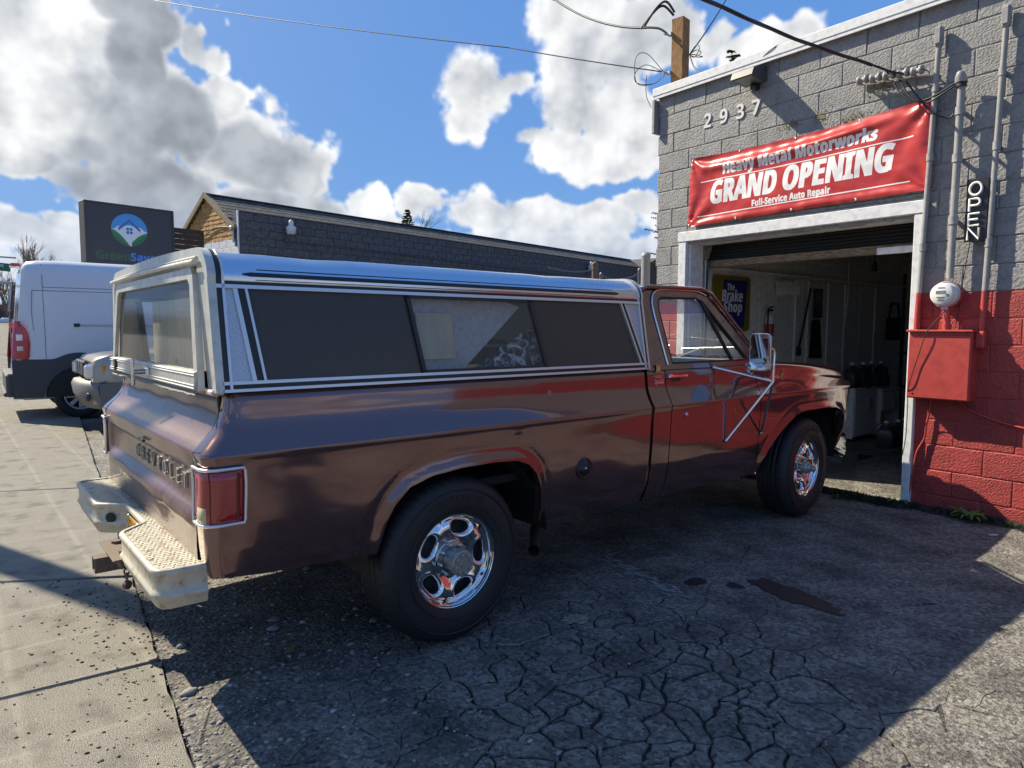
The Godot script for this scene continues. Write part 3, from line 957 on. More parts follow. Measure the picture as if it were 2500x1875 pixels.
func build_garage():
	var g := thing("garage_building", "grey and red painted block repair garage with an open white framed door", "garage", v3(6.05, 0, -3.5), WB)
	# backing wall (mortar) with the door opening: z -4.67 .. -2.40, top 2.40
	var b := MB.new()
	b.box(v3(6.163, 1.70, -4.885), v3(0.214, 4.36, 0.43))
	b.box(v3(6.163, 3.15, -3.535), v3(0.214, 1.48, 2.27))
	b.box(v3(6.163, 1.70, 0.30), v3(0.214, 4.36, 5.40))
	var wall := part("wall", b, M.wall_grey_b, g)
	b = MB.new()
	b.box(v3(6.161, 0.79, 0.31), v3(0.214, 1.93, 5.405))
	b.box(v3(6.161, 0.79, -4.892), v3(0.214, 1.93, 0.425))
	part("painted_base", b, M.wall_red_b, g)
	var kinds := {}
	rng.seed = 3
	var rest := {"g": MB.new(), "r": MB.new()}
	for k in range(-1, 19):
		var y0 := 0.125 + 0.2035 * k
		var h := 0.2035 - 0.006
		if k == -1:
			y0 = -0.08
		if k == 18: h = 0.2035 * 1.2
		var off := -1.84 if posmod(k, 2) == 1 else -1.64
		var red := k < 8
		for n in range(-9, 13):
			var z0 := off + 0.407 * n
			var z1 := z0 + 0.407
			z0 = maxf(z0, -5.115)
			z1 = minf(z1, 3.0)
			if z1 - z0 < 0.03: continue
			if y0 < 2.36:   # door opening
				if z0 > -4.79 and z1 < -2.33: continue
				if z0 < -4.79 and z1 > -4.77: z1 = -4.77
				elif z0 < -2.34 and z1 > -2.34: z0 = -2.34
				elif z0 >= -4.79 and z0 < -2.34: continue
				if z1 - z0 < 0.03: continue
			var w := z1 - z0 - 0.005
			if z0 > -0.9:
				var bb: MB = rest.r if red else rest.g
				bb.box(v3(6.10, y0 + h * 0.5 + 0.003, (z0 + z1) * 0.5), v3(0.10, h, w), 0.008)
				continue
			var vkey := "%d_%d_%d" % [int(round(w * 50)), int(round(h * 100)), rng.randi() % 5]
			if not kinds.has(vkey): kinds[vkey] = block_mesh(w, h, 100 + kinds.size())
			var m: Material = (M.wall_red if rng.randf() < 0.6 else M.wall_red_b) if red else (M.wall_grey if rng.randf() < 0.6 else M.wall_grey_b)
			var o := put("wall_block", kinds[vkey], m, g)
			o.position = v3(6.05 + rng.randf_range(-0.0025, 0.0025), y0 + 0.003, (z0 + z1) * 0.5) - org
	for q in ["r", "g"]:
		part("far_wall_blocks", rest[q], M.wall_red if q == "r" else M.wall_grey, g).set_meta("kind", "stuff")
	# side, back and roof shell, open to the inside
	b = MB.new()
	b.box(v3(9.2, 1.70, -5.00), v3(5.85, 4.36, 0.20))
	b.box(v3(9.2, 1.70, 2.90), v3(5.85, 4.36, 0.20))
	b.box(v3(12.2, 1.70, -1.05), v3(0.2, 4.36, 8.1))
	part("outer_wall", b, M.wall_grey_b, g)
	b = MB.new()
	b.box(v3(9.2, 3.62, -1.05), v3(5.84, 0.18, 7.7))
	part("roof", b, M.beam_wood, g)
	# parapet cap
	b = MB.new()
	b.box(v3(6.09, 4.060, -1.08), v3(0.20, 0.088, 8.16), 0.006)
	b.box(v3(6.002, 4.015, -1.08), v3(0.012, 0.06, 8.15), 0.003)
	b.box(v3(9.2, 4.05, -5.04), v3(5.9, 0.08, 0.2), 0.006)
	part("parapet_cap", b, M.white_paint, g)
	b = MB.new()
	b.box(v3(6.04, 3.80, -5.135), v3(0.12, 0.36, 0.035), 0.004)
	part("corner_flashing", b, M.grey_paint, g)
	var rn := noise(5.0, 3, FastNoiseLite.TYPE_SIMPLEX_SMOOTH, 5)
	# mortar ridge above the door frame
	var rp := PackedVector3Array()
	for i in 60: rp.append(v3(6.045 + 0.006 * rn.get_noise_1d(i * 2.0), 2.515 + 0.006 * rn.get_noise_1d(i * 3.1 + 4), -4.45 + i * 0.036))
	b = MB.new()
	b.tube(rp, 0.013, 6, true, 0.010)
	part("mortar_ridge", b, M.wall_grey_b, g)
	# door frame: boards on the wall and the reveal
	b = MB.new()
	b.box(v3(6.030, 2.448, -3.552), v3(0.055, 0.105, 2.45), 0.005)
	part("door_header", b, M.white_paint, g)
	b = MB.new()
	b.box(v3(6.034, 1.19, -4.72), v3(0.05, 2.408, 0.10), 0.005)
	part("door_jamb", b, M.white_paint, g)
	b = MB.new()
	b.box(v3(6.034, 1.19, -2.372), v3(0.05, 2.408, 0.066), 0.005)
	part("door_jamb", b, M.white_paint, g)
	b = MB.new()
	b.box(v3(6.165, 1.18, -4.655), v3(0.21, 2.42, 0.03))
	b.box(v3(6.165, 1.18, -2.397), v3(0.21, 2.42, 0.03))
	b.box(v3(6.165, 2.382, -3.527), v3(0.21, 0.03, 2.23))
	part("door_reveal", b, M.white_paint, g)
	# roller door track and beam just inside
	b = MB.new()
	b.box(v3(6.31, 1.12, -4.625), v3(0.05, 2.2, 0.03), 0.004)
	b.box(v3(6.31, 1.12, -2.425), v3(0.05, 2.2, 0.03), 0.004)
	part("door_track", b, M.galv, g)
	b = MB.new()
	b.box(v3(6.42, 2.175, -3.45), v3(0.09, 0.075, 2.5), 0.006)
	part("door_beam", b, M.beam_wood, g)
	b = MB.new()
	for k in 5: b.box(v3(6.46 + 0.015 * k, 2.24 + 0.035 * k, -3.45), v3(0.03, 0.032, 2.5), 0.006)
	part("rolled_door", b, M.inner_dark, g)
	b = MB.new()
	b.box(v3(6.34, 2.155, -2.62), v3(0.03, 0.06, 0.42), 0.004)
	part("beam_board", b, M.inner_white, g)
	# floor and threshold
	b = MB.new()
	b.box(v3(9.2, -0.06, -1.05), v3(5.9, 0.06, 7.7))
	b.box(v3(6.16, -0.055, -3.53), v3(0.24, 0.08, 2.24), 0.01)
	part("floor", b, M.floor_concrete, g)
	# inside of the left wall: lower boarding, ledge, studs
	b = MB.new()
	b.box(v3(9.1, 1.75, -4.892), v3(5.6, 3.55, 0.01))
	b.box(v3(12.09, 1.75, -1.05), v3(0.01, 3.55, 7.7))
	part("inner_wall", b, M.inner_white, g)
	b = MB.new()
	for k in range(11, 17):
		for n in 14:
			var z0 := 6.35 + 0.407 * n + (0.2 if k % 2 else 0.0)
			b.box(v3(z0 + 0.2, 0.125 + 0.2035 * k + 0.1, -4.885), v3(0.40, 0.196, 0.012), 0.004)
	part("inner_blocks", b, M.inner_white, g).set_meta("kind", "stuff")
	b = MB.new()
	b.box(v3(9.3, 2.165, -4.855), v3(5.2, 0.035, 0.06), 0.004)
	part("ledge", b, M.inner_white, g)
	rng.seed = 5
	var x := 6.66
	while x < 11.6:
		var w := 0.215 if x < 7.8 else rng.randf_range(0.5, 0.9)
		b = MB.new()
		b.box(v3(x + w * 0.5, 1.05, -4.872 + rng.randf_range(-0.003, 0.003)), v3(w - 0.008, 2.14, 0.02), 0.004)
		part("wall_board", b, M.inner_white, g)
		x += w
	for px in [8.60, 8.92, 9.46, 9.95, 10.9]:
		b = MB.new()
		b.box(v3(px, 1.05, -4.853), v3(0.06, 2.12, 0.025), 0.004)
		part("wall_batten", b, M.inner_white, g)
	# house number
	var nums := "2937"
	var nz := [-4.46, -4.265, -4.075, -3.90]
	for i in 4:
		var o := put("house_numeral", text_mesh(nums[i], 0.140, 0.006), M.stencil, g)
		o.transform = Transform3D(Basis(Vector3.UP, -PI / 2), v3(6.043, 3.610, nz[i]) - org) * Transform3D(Basis().scaled(Vector3(0.95, 1, 1)))
	# old lichen on the blocks under the parapet
	for p in [[-2.72, 3.47, 0.10, 0.07], [-3.25, 3.38, 0.09, 0.06], [-3.55, 3.36, 0.12, 0.04], [-2.95, 3.30, 0.16, 0.03]]:
		for q in 60:
			b = MB.new() if q == 0 else b
			var rr := 0.003 + 0.008 * rng.randf()
			var cy: float = p[1] + rng.randfn(0, 1) * p[3] * 0.5
			var cz: float = p[0] + rng.randfn(0, 1) * p[2] * 0.5
			var ring := PackedVector3Array()
			for k in 7: ring.append(v3(6.0415, cy + sin(TAU * k / 7.0) * rr * rng.randf_range(0.6, 1.2), cz + cos(TAU * k / 7.0) * rr * rng.randf_range(0.6, 1.2)))
			b.fan(ring, -1, true)
		part("lichen", b, M.lichen, g).set_meta("kind", "stuff")

func banner_image() -> Image:
	var w := 2048
	var h := 640
	var im := Image.create_empty(w, h, false, Image.FORMAT_RGB8)
	im.fill(lin(0.44, 0.036, 0.032))
	var n := noise(0.004, 3, FastNoiseLite.TYPE_SIMPLEX_SMOOTH, 3)
	# faint printed rays behind the lettering
	for i in 40:
		var a := PI * i / 40.0
		if i % 2: continue
		for t in range(0, 520, 2):
			var p := Vector2(w * 0.45, h * 0.33) + Vector2(cos(a), -sin(a)) * t
			im.fill_rect(Rect2i(int(p.x), int(p.y), 4 + t / 16, 3), lin(0.39, 0.031, 0.028))
	var white := lin(0.80, 0.80, 0.78)
	print_text(im, "Heavy Metal Motorworks", Rect2(0.181 * w, 0.150 * h, (0.818 - 0.181) * w, 0.150 * h), white, 8, 0.12)
	print_text(im, "GRAND OPENING", Rect2(0.122 * w, 0.395 * h, (0.870 - 0.122) * w, 0.318 * h), white, 17, 0.10)
	print_text(im, "Full-Service Auto Repair", Rect2(0.325 * w, 0.762 * h, (0.652 - 0.325) * w, 0.083 * h), white, 4, 0.0)
	im.fill_rect(Rect2i(int(0.061 * w), int(0.366 * h), int(0.877 * w), 9), white)
	im.fill_rect(Rect2i(int(0.053 * w), int(0.866 * h), int(0.878 * w), 9), white)
	return im

# fills the letters of a text into a picture; the box is what the capitals (from baseline up) should span
func print_text(im: Image, s: String, box: Rect2, c: Color, fat := 0, slant := 0.0, bold := true, serif := false):
	var t := text_mesh(s, 1.0, 0.0, bold, serif, 0.5)
	var arr := t.surface_get_arrays(0)
	var v: PackedVector3Array = arr[Mesh.ARRAY_VERTEX]
	var idx: PackedInt32Array = arr[Mesh.ARRAY_INDEX]
	var lo := Vector2(1e9, 1e9)
	var hi := Vector2(-1e9, -1e9)
	for p in v:
		lo = lo.min(Vector2(p.x, p.y))
		hi = hi.max(Vector2(p.x, p.y))
	# baseline: take the first capital's lowest point
	var cap := text_mesh(s[0], 1.0, 0.0, bold, serif)
	var cb := cap.get_aabb()
	var full := t.get_aabb()
	var has_low := false
	for ch in "gjpqy,":
		if s.contains(ch): has_low = true
	var top := hi.y
	var base := top - cb.size.y
	var sx := box.size.x / (hi.x - lo.x)
	var sy := box.size.y / (top - base)
	var q := PackedVector2Array()
	for p in v:
		var y := box.position.y + (top - p.y) * sy
		var x := box.position.x + (p.x - lo.x) * sx + slant * (box.position.y + box.size.y - y) - slant * box.size.y * 0.5
		q.append(Vector2(x, y))
	for i in range(0, idx.size(), 3):
		var a := q[idx[i]]
		var b := q[idx[i + 1]]
		var d := q[idx[i + 2]]
		var y0 := int(floor(minf(a.y, minf(b.y, d.y)) - fat * 0.25))
		var y1 := int(ceil(maxf(a.y, maxf(b.y, d.y)) + fat * 0.25))
		for yy in range(maxi(y0, 0), mini(y1, im.get_height() - 1) + 1):
			var yc := clampf(yy + 0.5, minf(a.y, minf(b.y, d.y)), maxf(a.y, maxf(b.y, d.y)))
			var xs := []
			for e in [[a, b], [b, d], [d, a]]:
				var p: Vector2 = e[0]
				var r: Vector2 = e[1]
				if (p.y <= yc and r.y >= yc) or (p.y >= yc and r.y <= yc):
					if absf(p.y - r.y) < 1e-4: xs.append_array([p.x, r.x])
					else: xs.append(lerpf(p.x, r.x, (yc - p.y) / (r.y - p.y)))
			if xs.size() < 2: continue
			var x0: float = xs.min() - fat * 0.5
			var x1: float = xs.max() + fat * 0.5
			im.fill_rect(Rect2i(int(round(x0)), yy, maxi(1, int(round(x1 - x0))), 1), c)

func img_mat(called: String, im: Image, rough := 0.5, metal := 0.0) -> StandardMaterial3D:
	var m := mat(called, Color.WHITE, rough, metal)
	m.albedo_texture = ImageTexture.create_from_image(im)
	m.texture_repeat = false
	return m

func build_banner():
	img_mat("banner_print", banner_image(), 0.30)
	var tl := Vector2(-4.635, 3.253)
	var tr := Vector2(-2.298, 3.293)
	var bl := Vector2(-4.656, 2.544)
	var br := Vector2(-2.287, 2.574)
	var t := thing("banner", "red vinyl banner with white lettering hung over the garage door", "banner", v3(6.0, 2.54, -3.47), WB)
	var b := MB.new()
	var nu := 110
	var nv := 36
	var n := noise(2.6, 2, FastNoiseLite.TYPE_SIMPLEX_SMOOTH, 12)
	var P := func(u: float, v: float) -> Vector3:
		var p := tl.lerp(tr, u).lerp(bl.lerp(br, u), v)
		# sag of the top edge between its eyelets, taut creases out of the corners
		var sagy := 0.040 * sin(PI * u) * (1.0 - v) * (1.0 - v)
		var x := 6.012 - 0.018 * sin(PI * u) * sin(PI * v)
		for c in [[0.0, 0.0, 0.55, 0.35], [1.0, 0.0, -0.75, 0.45], [0.0, 1.0, 0.4, -0.2], [1.0, 1.0, -0.35, -0.3]]:
			var du: float = (u - c[0]) * 3.3
			var dv: float = (v - c[1])
			var r := sqrt(du * du + dv * dv)
			var ang := atan2(dv, du)
			x -= 0.014 * sin(ang * 9.0 + c[2] * 4.0) * exp(-r * 1.4) * smoothstep(0.0, 0.12, r)
		# the long fold that runs from the left eyelet along under the top edge up to the right one
		var fold := 0.16 + 0.05 * sin(PI * u) - 0.10 * u * u
		var dfold := (v - fold) / 0.062
		x -= 0.040 * exp(-dfold * dfold) * smoothstep(0.0, 0.2, u) * smoothstep(1.0, 0.7, u) - 0.010 * exp(-(v - fold + 0.15) * (v - fold + 0.15) / 0.008)
		x -= 0.006 * n.get_noise_2d(u * 4.0, v * 1.5)
		x -= 0.012 * exp(-pow((v - 0.955) / 0.03, 2.0))
		x -= 0.0035 * sin(v * 70.0) * exp(-u * 60.0) + 0.0035 * sin(v * 70.0) * exp(-(1.0 - u) * 60.0)
		return v3(x, p.y - sagy, p.x)
	for i in nu:
		for j in nv:
			var u0 := float(i) / nu
			var u1 := float(i + 1) / nu
			var v0 := float(j) / nv
			var v1 := float(j + 1) / nv
			var a: Vector3 = P.call(u0, v0)
			var c: Vector3 = P.call(u1, v0)
			var d: Vector3 = P.call(u1, v1)
			var e: Vector3 = P.call(u0, v1)
			b.tri_uv(a, e, d, Vector2(u0, v0), Vector2(u0, v1), Vector2(u1, v1), 1)
			b.tri_uv(a, d, c, Vector2(u0, v0), Vector2(u1, v1), Vector2(u1, v0), 1)
	part("printed_sheet", b, M.banner_print, t)
	var eb := MB.new()
	for uv in [[0.008, 0.03], [0.25, 0.02], [0.5, 0.02], [0.75, 0.02], [0.992, 0.03], [0.008, 0.975], [0.25, 0.98], [0.5, 0.98], [0.75, 0.98], [0.992, 0.975]]:
		var p: Vector3 = P.call(uv[0], uv[1])
		b = MB.new()
		b.lathe(PackedVector2Array([Vector2(0.004, 0.0), Vector2(0.005, 0.004), Vector2(0.010, 0.004), Vector2(0.012, 0.0)]), 12, Transform3D(Basis(Vector3.UP, -PI / 2), p + v3(-0.002, 0, 0)))
		part("eyelet", b, M.galv, t)
	for q in [[v3(6.01, 3.25, -4.63), v3(6.04, 3.285, -4.66)], [v3(6.01, 3.29, -2.30), v3(6.0, 3.30, -2.27)], [v3(6.01, 2.59, -2.30), v3(6.0, 2.585, -2.26)], [v3(6.01, 2.56, -4.65), v3(6.04, 2.53, -4.68)]]:
		b = MB.new()
		b.tube(PackedVector3Array(q), 0.003, 5)
		part("tie", b, M.black_plastic, t)

func conduit(called: String, label: String, zt: float, zb: float, yt: float, yb: float, r: float, head: bool, group: String, xoff := 0.05):
	var t := thing(called, label, "conduit", v3(WX - xoff, yb, zb), WB, group)
	var c := v3(WX - xoff, yb, zb)
	var d := v3(WX - xoff, yt, zt)
	var split := lerpf(0.0, 1.0, clampf((1.757 - yb) / (yt - yb), 0.0, 1.0))
	var b := MB.new()
	if split > 0.0:
		b.tube(PackedVector3Array([c, c.lerp(d, split)]), r, 14)
		part("painted_pipe", b, M.red_paint, t)
		b = MB.new()
	b.tube(PackedVector3Array([c.lerp(d, split), d]), r, 14)
	part("pipe", b, M.grey_paint, t)
	for f in [0.30, 0.62, 0.86]:
		var p := c.lerp(d, f)
		b = MB.new()
		b.tube(PackedVector3Array([p - v3(0, 0.03, 0), p + v3(0, 0.03, 0)]), r * 1.28, 14)
		b.box(p + v3(xoff * 0.5, 0, 0), v3(xoff, 0.025, 0.02))
		part("coupling", b, M.grey_paint if f > split else M.red_paint, t)
	if head:   # elbow fitting at the top
		b = MB.new()
		b.box(d + v3(0.0, 0.075, 0.0), v3(0.062, 0.16, 0.055), 0.014)
		b.box(d + v3(-0.036, 0.075, 0.0), v3(0.012, 0.12, 0.042), 0.004)
		part("fitting", b, M.grey_paint, t)

func build_wall_fittings():
	var grp := "conduits on the wall right of the garage door"
	conduit("conduit", "thin conduit along the banner's right end, running down to the red box", -2.285, -2.345, 3.66, 1.46, 0.020, true, grp)
	conduit("conduit", "thick conduit with a weather head that runs down to the round meter", -2.098, -2.108, 3.33, 1.86, 0.027, false, grp, 0.085)
	conduit("conduit", "tallest conduit, right of the vertical OPEN sign", -1.842, -1.885, 3.66, 1.45, 0.020, true, grp)
	# weather head
	var t := thing("weather_head", "grey weather head with black cables on top of the thick conduit", "weather head", v3(5.96, 3.33, -2.098), WB)
	var b := MB.new()
	var rows := []
	for i in 7:
		var a := PI * 0.5 * i / 6.0
		var row := PackedVector3Array()
		for k in 10:
			var q := TAU * k / 10.0
			row.append(v3(5.955 - 0.03 * sin(a) + 0.045 * cos(q) * cos(a * 0.9), 3.33 + 0.08 * sin(a), -2.098 + 0.042 * sin(q) * (cos(a * 0.9))))
		rows.append(row)
	b.loft(rows, 1, true, true)
	b.fan(rows[0], -1, false)
	b.fan(rows[6], -1, true)
	part("hood", b, M.grey_paint, t)
	b = MB.new()
	b.tube(PackedVector3Array([v3(5.955, 3.30, -2.098), v3(5.955, 3.345, -2.098)]), 0.037, 14)
	part("collar", b, M.black_rubber, t)
	# meter: socket collar, base ring, glass drum with face
	t = thing("electric_meter", "round white electric meter above the red metal box", "meter", v3(5.98, 1.62, -2.12), WB)
	var mt := Transform3D(Basis(Vector3.UP, -PI / 2), v3(5.985, 1.735, -2.130))
	b = MB.new()
	b.lathe(PackedVector2Array([Vector2(0.0, -0.06), Vector2(0.098, -0.06), Vector2(0.102, -0.05), Vector2(0.102, 0.0), Vector2(0.094, 0.01), Vector2(0, 0.01)]), 32, mt, 1, true)
	part("socket", b, M.red_paint, t)
	b = MB.new()
	b.lathe(PackedVector2Array([Vector2(0.0, 0.011), Vector2(0.099, 0.011), Vector2(0.099, 0.022), Vector2(0.090, 0.026), Vector2(0.087, 0.085), Vector2(0.083, 0.098), Vector2(0.074, 0.104), Vector2(0, 0.105)]), 40, mt, 1, false)
	part("meter_drum", b, M.meter_white, t)
	b = MB.new()
	b.lathe(PackedVector2Array([Vector2(0.096, 0.012), Vector2(0.103, 0.014), Vector2(0.103, 0.026), Vector2(0.096, 0.028)]), 40, mt, 1, true)
	part("lock_ring", b, M.galv, t)
	b = MB.new()
	b.box(v3(5.8785, 1.752, -2.136), v3(0.002, 0.022, 0.066))
	part("display", b, M.lcd, t)
	b = MB.new()
	for r in [[1.786, 0.05, 0.004], [1.712, 0.06, 0.004], [1.700, 0.04, 0.003], [1.688, 0.05, 0.003]]:
		b.box(v3(5.8788, r[0], -2.134), v3(0.0018, r[2], r[1]))
	b.lathe(PackedVector2Array([Vector2(0.005, 0.0), Vector2(0.010, 0.0005), Vector2(0.011, 0)]), 16, Transform3D(Basis(Vector3.UP, -PI / 2), v3(5.8788, 1.727, -2.088)))
	part("print", b, M.black_plastic, t)
	b = MB.new()
	b.box(v3(5.962, 1.632, -2.13), v3(0.03, 0.03, 0.045), 0.004)
	part("seal_clip", b, M.galv, t)
	b = MB.new()
	b.tube(PackedVector3Array([v3(5.985, 1.45, -2.118), v3(5.985, 1.64, -2.125)]), 0.026, 14)
	b.tube(PackedVector3Array([v3(5.985, 1.455, -2.118), v3(5.985, 1.50, -2.118)]), 0.034, 14)
	part("nipple", b, M.red_paint, t)
	# red box
	t = thing("meter_box", "red painted metal electrical box under the round meter", "electrical box", v3(5.95, 0.9, -2.12), WB)
	b = MB.new()
	b.box(v3(5.985, 1.18, -2.135), v3(0.165, 0.535, 0.44), 0.006)
	part("cabinet", b, M.red_paint, t)
	b = MB.new()
	b.box(v3(5.902, 1.170, -2.135), v3(0.012, 0.50, 0.43), 0.004)
	part("door", b, M.red_paint, t)
	b = MB.new()
	b.box(v3(5.972, 1.452, -2.135), v3(0.20, 0.018, 0.47), 0.005)
	part("rain_lip", b, M.red_paint, t)
	b = MB.new()
	b.box(v3(5.893, 0.955, -2.315), v3(0.008, 0.012, 0.012), 0.003)
	part("latch", b, M.red_paint, t)
	# small junction boxes at the feet of the thin conduits
	for q in [[-2.352, 1.40, "small red junction box at the foot of the conduit beside the door jamb"], [-1.885, 1.385, "small red junction box at the foot of the tallest conduit"]]:
		b = MB.new()
		b.box(v3(0, 0, 0), v3(0.075, 0.13, 0.06), 0.008)
		b.box(v3(-0.04, 0, 0), v3(0.01, 0.11, 0.05), 0.003)
		single("junction_box", b, M.red_paint, q[2], "junction box", v3(6.005, q[1], q[0]), WB)
	# cables round the box
	b = MB.new()
	b.tube(curve_pts([v3(5.975, 1.62, -2.125), v3(5.90, 1.50, -2.19), v3(5.87, 1.43, -2.22), v3(5.878, 1.2, -2.285), v3(5.885, 1.0, -2.335), v3(5.95, 0.85, -2.36), v3(5.985, 0.6, -2.375), v3(5.985, 0.42, -2.395)]), 0.0035, 6)
	single("thin_cable", b, M.cable, "thin black cable hanging across the front of the red box", "cable", Vector3.ZERO, WB)
	b = MB.new()
	b.tube(curve_pts([v3(6.02, 0.92, -2.22), v3(6.025, 0.80, -2.225), v3(6.02, 0.68, -2.24), v3(6.025, 0.58, -2.25), v3(6.015, 0.45, -2.30), v3(6.02, 0.25, -2.325), v3(6.02, 0.02, -2.36)]), 0.0085, 8)
	single("red_cable", b, M.red_paint, "red painted cable running down the wall below the red box to the ground", "cable", Vector3.ZERO, WB)
	b = MB.new()
	b.tube(curve_pts([v3(6.03, 0.92, -2.02), v3(6.03, 0.86, -1.98), v3(6.035, 0.79, -1.82), v3(6.035, 0.74, -1.60), v3(6.035, 0.70, -1.2)]), 0.009, 8)
	single("red_cable", b, M.red_paint, "red painted cable running right along the wall from the red box", "cable", Vector3.ZERO, WB)
	# vertical sign
	t = thing("open_sign", "black vertical sign with white tube letters reading OPEN", "sign", v3(5.97, 2.15, -1.96), WB)
	b = MB.new()
	b.box(v3(5.985, 2.365, -1.958), v3(0.012, 0.47, 0.145), 0.003)
	part("panel", b, M.black_plastic, t)
	var L := func(pts: Array) -> MB:
		var m := MB.new()
		var q := PackedVector3Array()
		for p in pts: q.append(v3(5.966, p[1], p[0]))
		m.tube(q, 0.0085, 8)
		return m
	var zc := -1.966
	var o := []
	for i in 21:
		var a := TAU * i / 20.0
		o.append([zc + cos(a) * 0.040, 2.522 + sin(a) * 0.047])
	part("letter", L.call(o), M.tube_white, t)
	var pp := [[zc - 0.036, 2.358], [zc - 0.036, 2.448]]
	for i in 9:
		var a := PI / 2 - PI * i / 8.0
		pp.append([zc + 0.008 + cos(a) * 0.026, 2.424 + sin(a) * 0.025])
	pp.append([zc - 0.034, 2.399])
	part("letter", L.call(pp), M.tube_white, t)
	var eb: MB = L.call([[zc + 0.034, 2.338], [zc - 0.036, 2.338], [zc - 0.036, 2.250], [zc + 0.034, 2.250]])
	eb.tube(PackedVector3Array([v3(5.966, 2.294, zc - 0.036), v3(5.966, 2.294, zc + 0.026)]), 0.0085, 8)
	part("letter", eb, M.tube_white, t)
	part("letter", L.call([[zc - 0.038, 2.142], [zc - 0.038, 2.230], [zc + 0.036, 2.142], [zc + 0.036, 2.230]]), M.tube_white, t)
	for y in [2.555, 2.165]:
		b = MB.new()
		b.tube(PackedVector3Array([v3(5.99, y, -2.10), v3(5.99, y + 0.01, -1.84)]), 0.005, 6)
		part("hanging_wire", b, M.cable, t)
	b = MB.new()
	b.tube(curve_pts([v3(5.99, 2.14, -1.99), v3(6.0, 2.0, -2.01), v3(6.01, 1.85, -2.03), v3(6.01, 1.6, -2.05), v3(5.98, 1.47, -2.06)]), 0.003, 6)
	part("power_lead", b, M.cable, t)
	# wall lamp
	t = thing("wall_lamp", "dark metal wedge shaped floodlight under the white parapet cap", "lamp", v3(5.95, 3.80, -3.9), WB)
	b = MB.new()
	var prof := PackedVector2Array([Vector2(0, 0.10), Vector2(-0.22, 0.04), Vector2(-0.25, -0.03), Vector2(0, -0.045)])
	b.prism(prof, -0.115, 0.115, Transform3D(Basis.IDENTITY, v3(6.03, 3.865, -3.90)))
	part("housing", b, M.lamp_grey, t)
	b = MB.new()
	b.box(v3(5.90, 3.828, -3.90), v3(0.20, 0.010, 0.19), 0.0, Basis(Vector3.BACK, -0.04))
	part("lens", b, M.lcd, t)
	b = MB.new()
	b.box(v3(6.0, 3.79, -3.89), v3(0.09, 0.06, 0.06), 0.01)
	b.tube(PackedVector3Array([v3(5.95, 3.79, -3.89), v3(5.96, 3.765, -3.85)]), 0.02, 8)
	part("sensor", b, M.black_plastic, t)
	b = MB.new()
	b.tube(curve_pts([v3(6.03, 3.95, -3.92), v3(6.0, 4.02, -3.85), v3(5.985, 4.09, -3.70), v3(6.02, 4.11, -3.60), v3(6.05, 4.11, -3.50)]), 0.004, 6)
	part("lead", b, M.cable, t)
	# insulator rack
	t = thing("insulator_rack", "grey painted steel rack of spool insulators above the banner's right end", "insulator rack", v3(5.98, 3.46, -2.62), WB)
	b = MB.new()
	var ra := v3(6.0, 3.56, -2.89)
	var rb := v3(6.0, 3.50, -2.36)
	b.box((ra + rb) * 0.5 + v3(0.02, 0, 0), v3(0.012, 0.05, 0.56), 0.002, Basis(Vector3.RIGHT, 0.11))
	part("rail", b, M.grey_paint, t)
	for i in 5:
		var p := ra.lerp(rb, 0.1 + 0.2 * i) + v3(-0.05, 0.0, 0)
		b = MB.new()
		b.lathe(PackedVector2Array([Vector2(0.008, -0.042), Vector2(0.034, -0.042), Vector2(0.036, -0.022), Vector2(0.020, -0.010), Vector2(0.020, 0.010), Vector2(0.036, 0.022), Vector2(0.034, 0.042), Vector2(0.008, 0.042)]), 16, Transform3D(Basis(Vector3.UP, 0.0), p))
		part("spool", b, M.grey_paint, t)
		b = MB.new()
		b.tube(PackedVector3Array([p + v3(0.06, 0, -0.048), p + v3(-0.01, 0, -0.048), p + v3(-0.01, 0, 0.048), p + v3(0.06, 0, 0.048)]), 0.007, 6)
		part("clevis", b, M.grey_paint, t)
	# timber post behind the parapet
	t = thing("timber_post", "weathered square timber post standing behind the parapet at the roof corner", "post", v3(6.25, 3.7, -5.0), WB)
	b = MB.new()
	b.box(v3(6.25, 4.28, -4.995), v3(0.145, 1.16, 0.145), 0.006, Basis(Vector3.UP, 0.15))
	part("timber", b, M.post_wood, t)
	for q in [[4.70, -5.06], [4.29, -5.065]]:
		b = MB.new()
		b.box(v3(6.16, q[0], q[1]), v3(0.05, 0.035, 0.05), 0.004)
		b.tube(PackedVector3Array([v3(6.15, q[0], q[1] - 0.02), v3(6.08, q[0] - 0.005, q[1] - 0.03)]), 0.012, 8)
		part("wire_clamp", b, M.galv, t)
	# tall wall vent pipe left of the garage
	t = thing("vent_pipe", "grey vent pipe standing at the garage's left corner", "pipe", v3(6.44, 0, -5.60), WB)
	b = MB.new()
	b.tube(PackedVector3Array([v3(6.44, 0, -5.60), v3(6.44, 2.30, -5.60), v3(6.44, 2.345, -5.60)]), 0.055, 14)
	part("pipe", b, M.grey_paint, t)
	b = MB.new()
	b.lathe(PackedVector2Array([Vector2(0.058, 0.0), Vector2(0.058, 0.03), Vector2(0.03, 0.055), Vector2(0, 0.058)]), 14, Transform3D(Basis(Vector3.RIGHT, -PI / 2), v3(6.44, 2.335, -5.60)))
	part("cap", b, M.grey_paint, t)

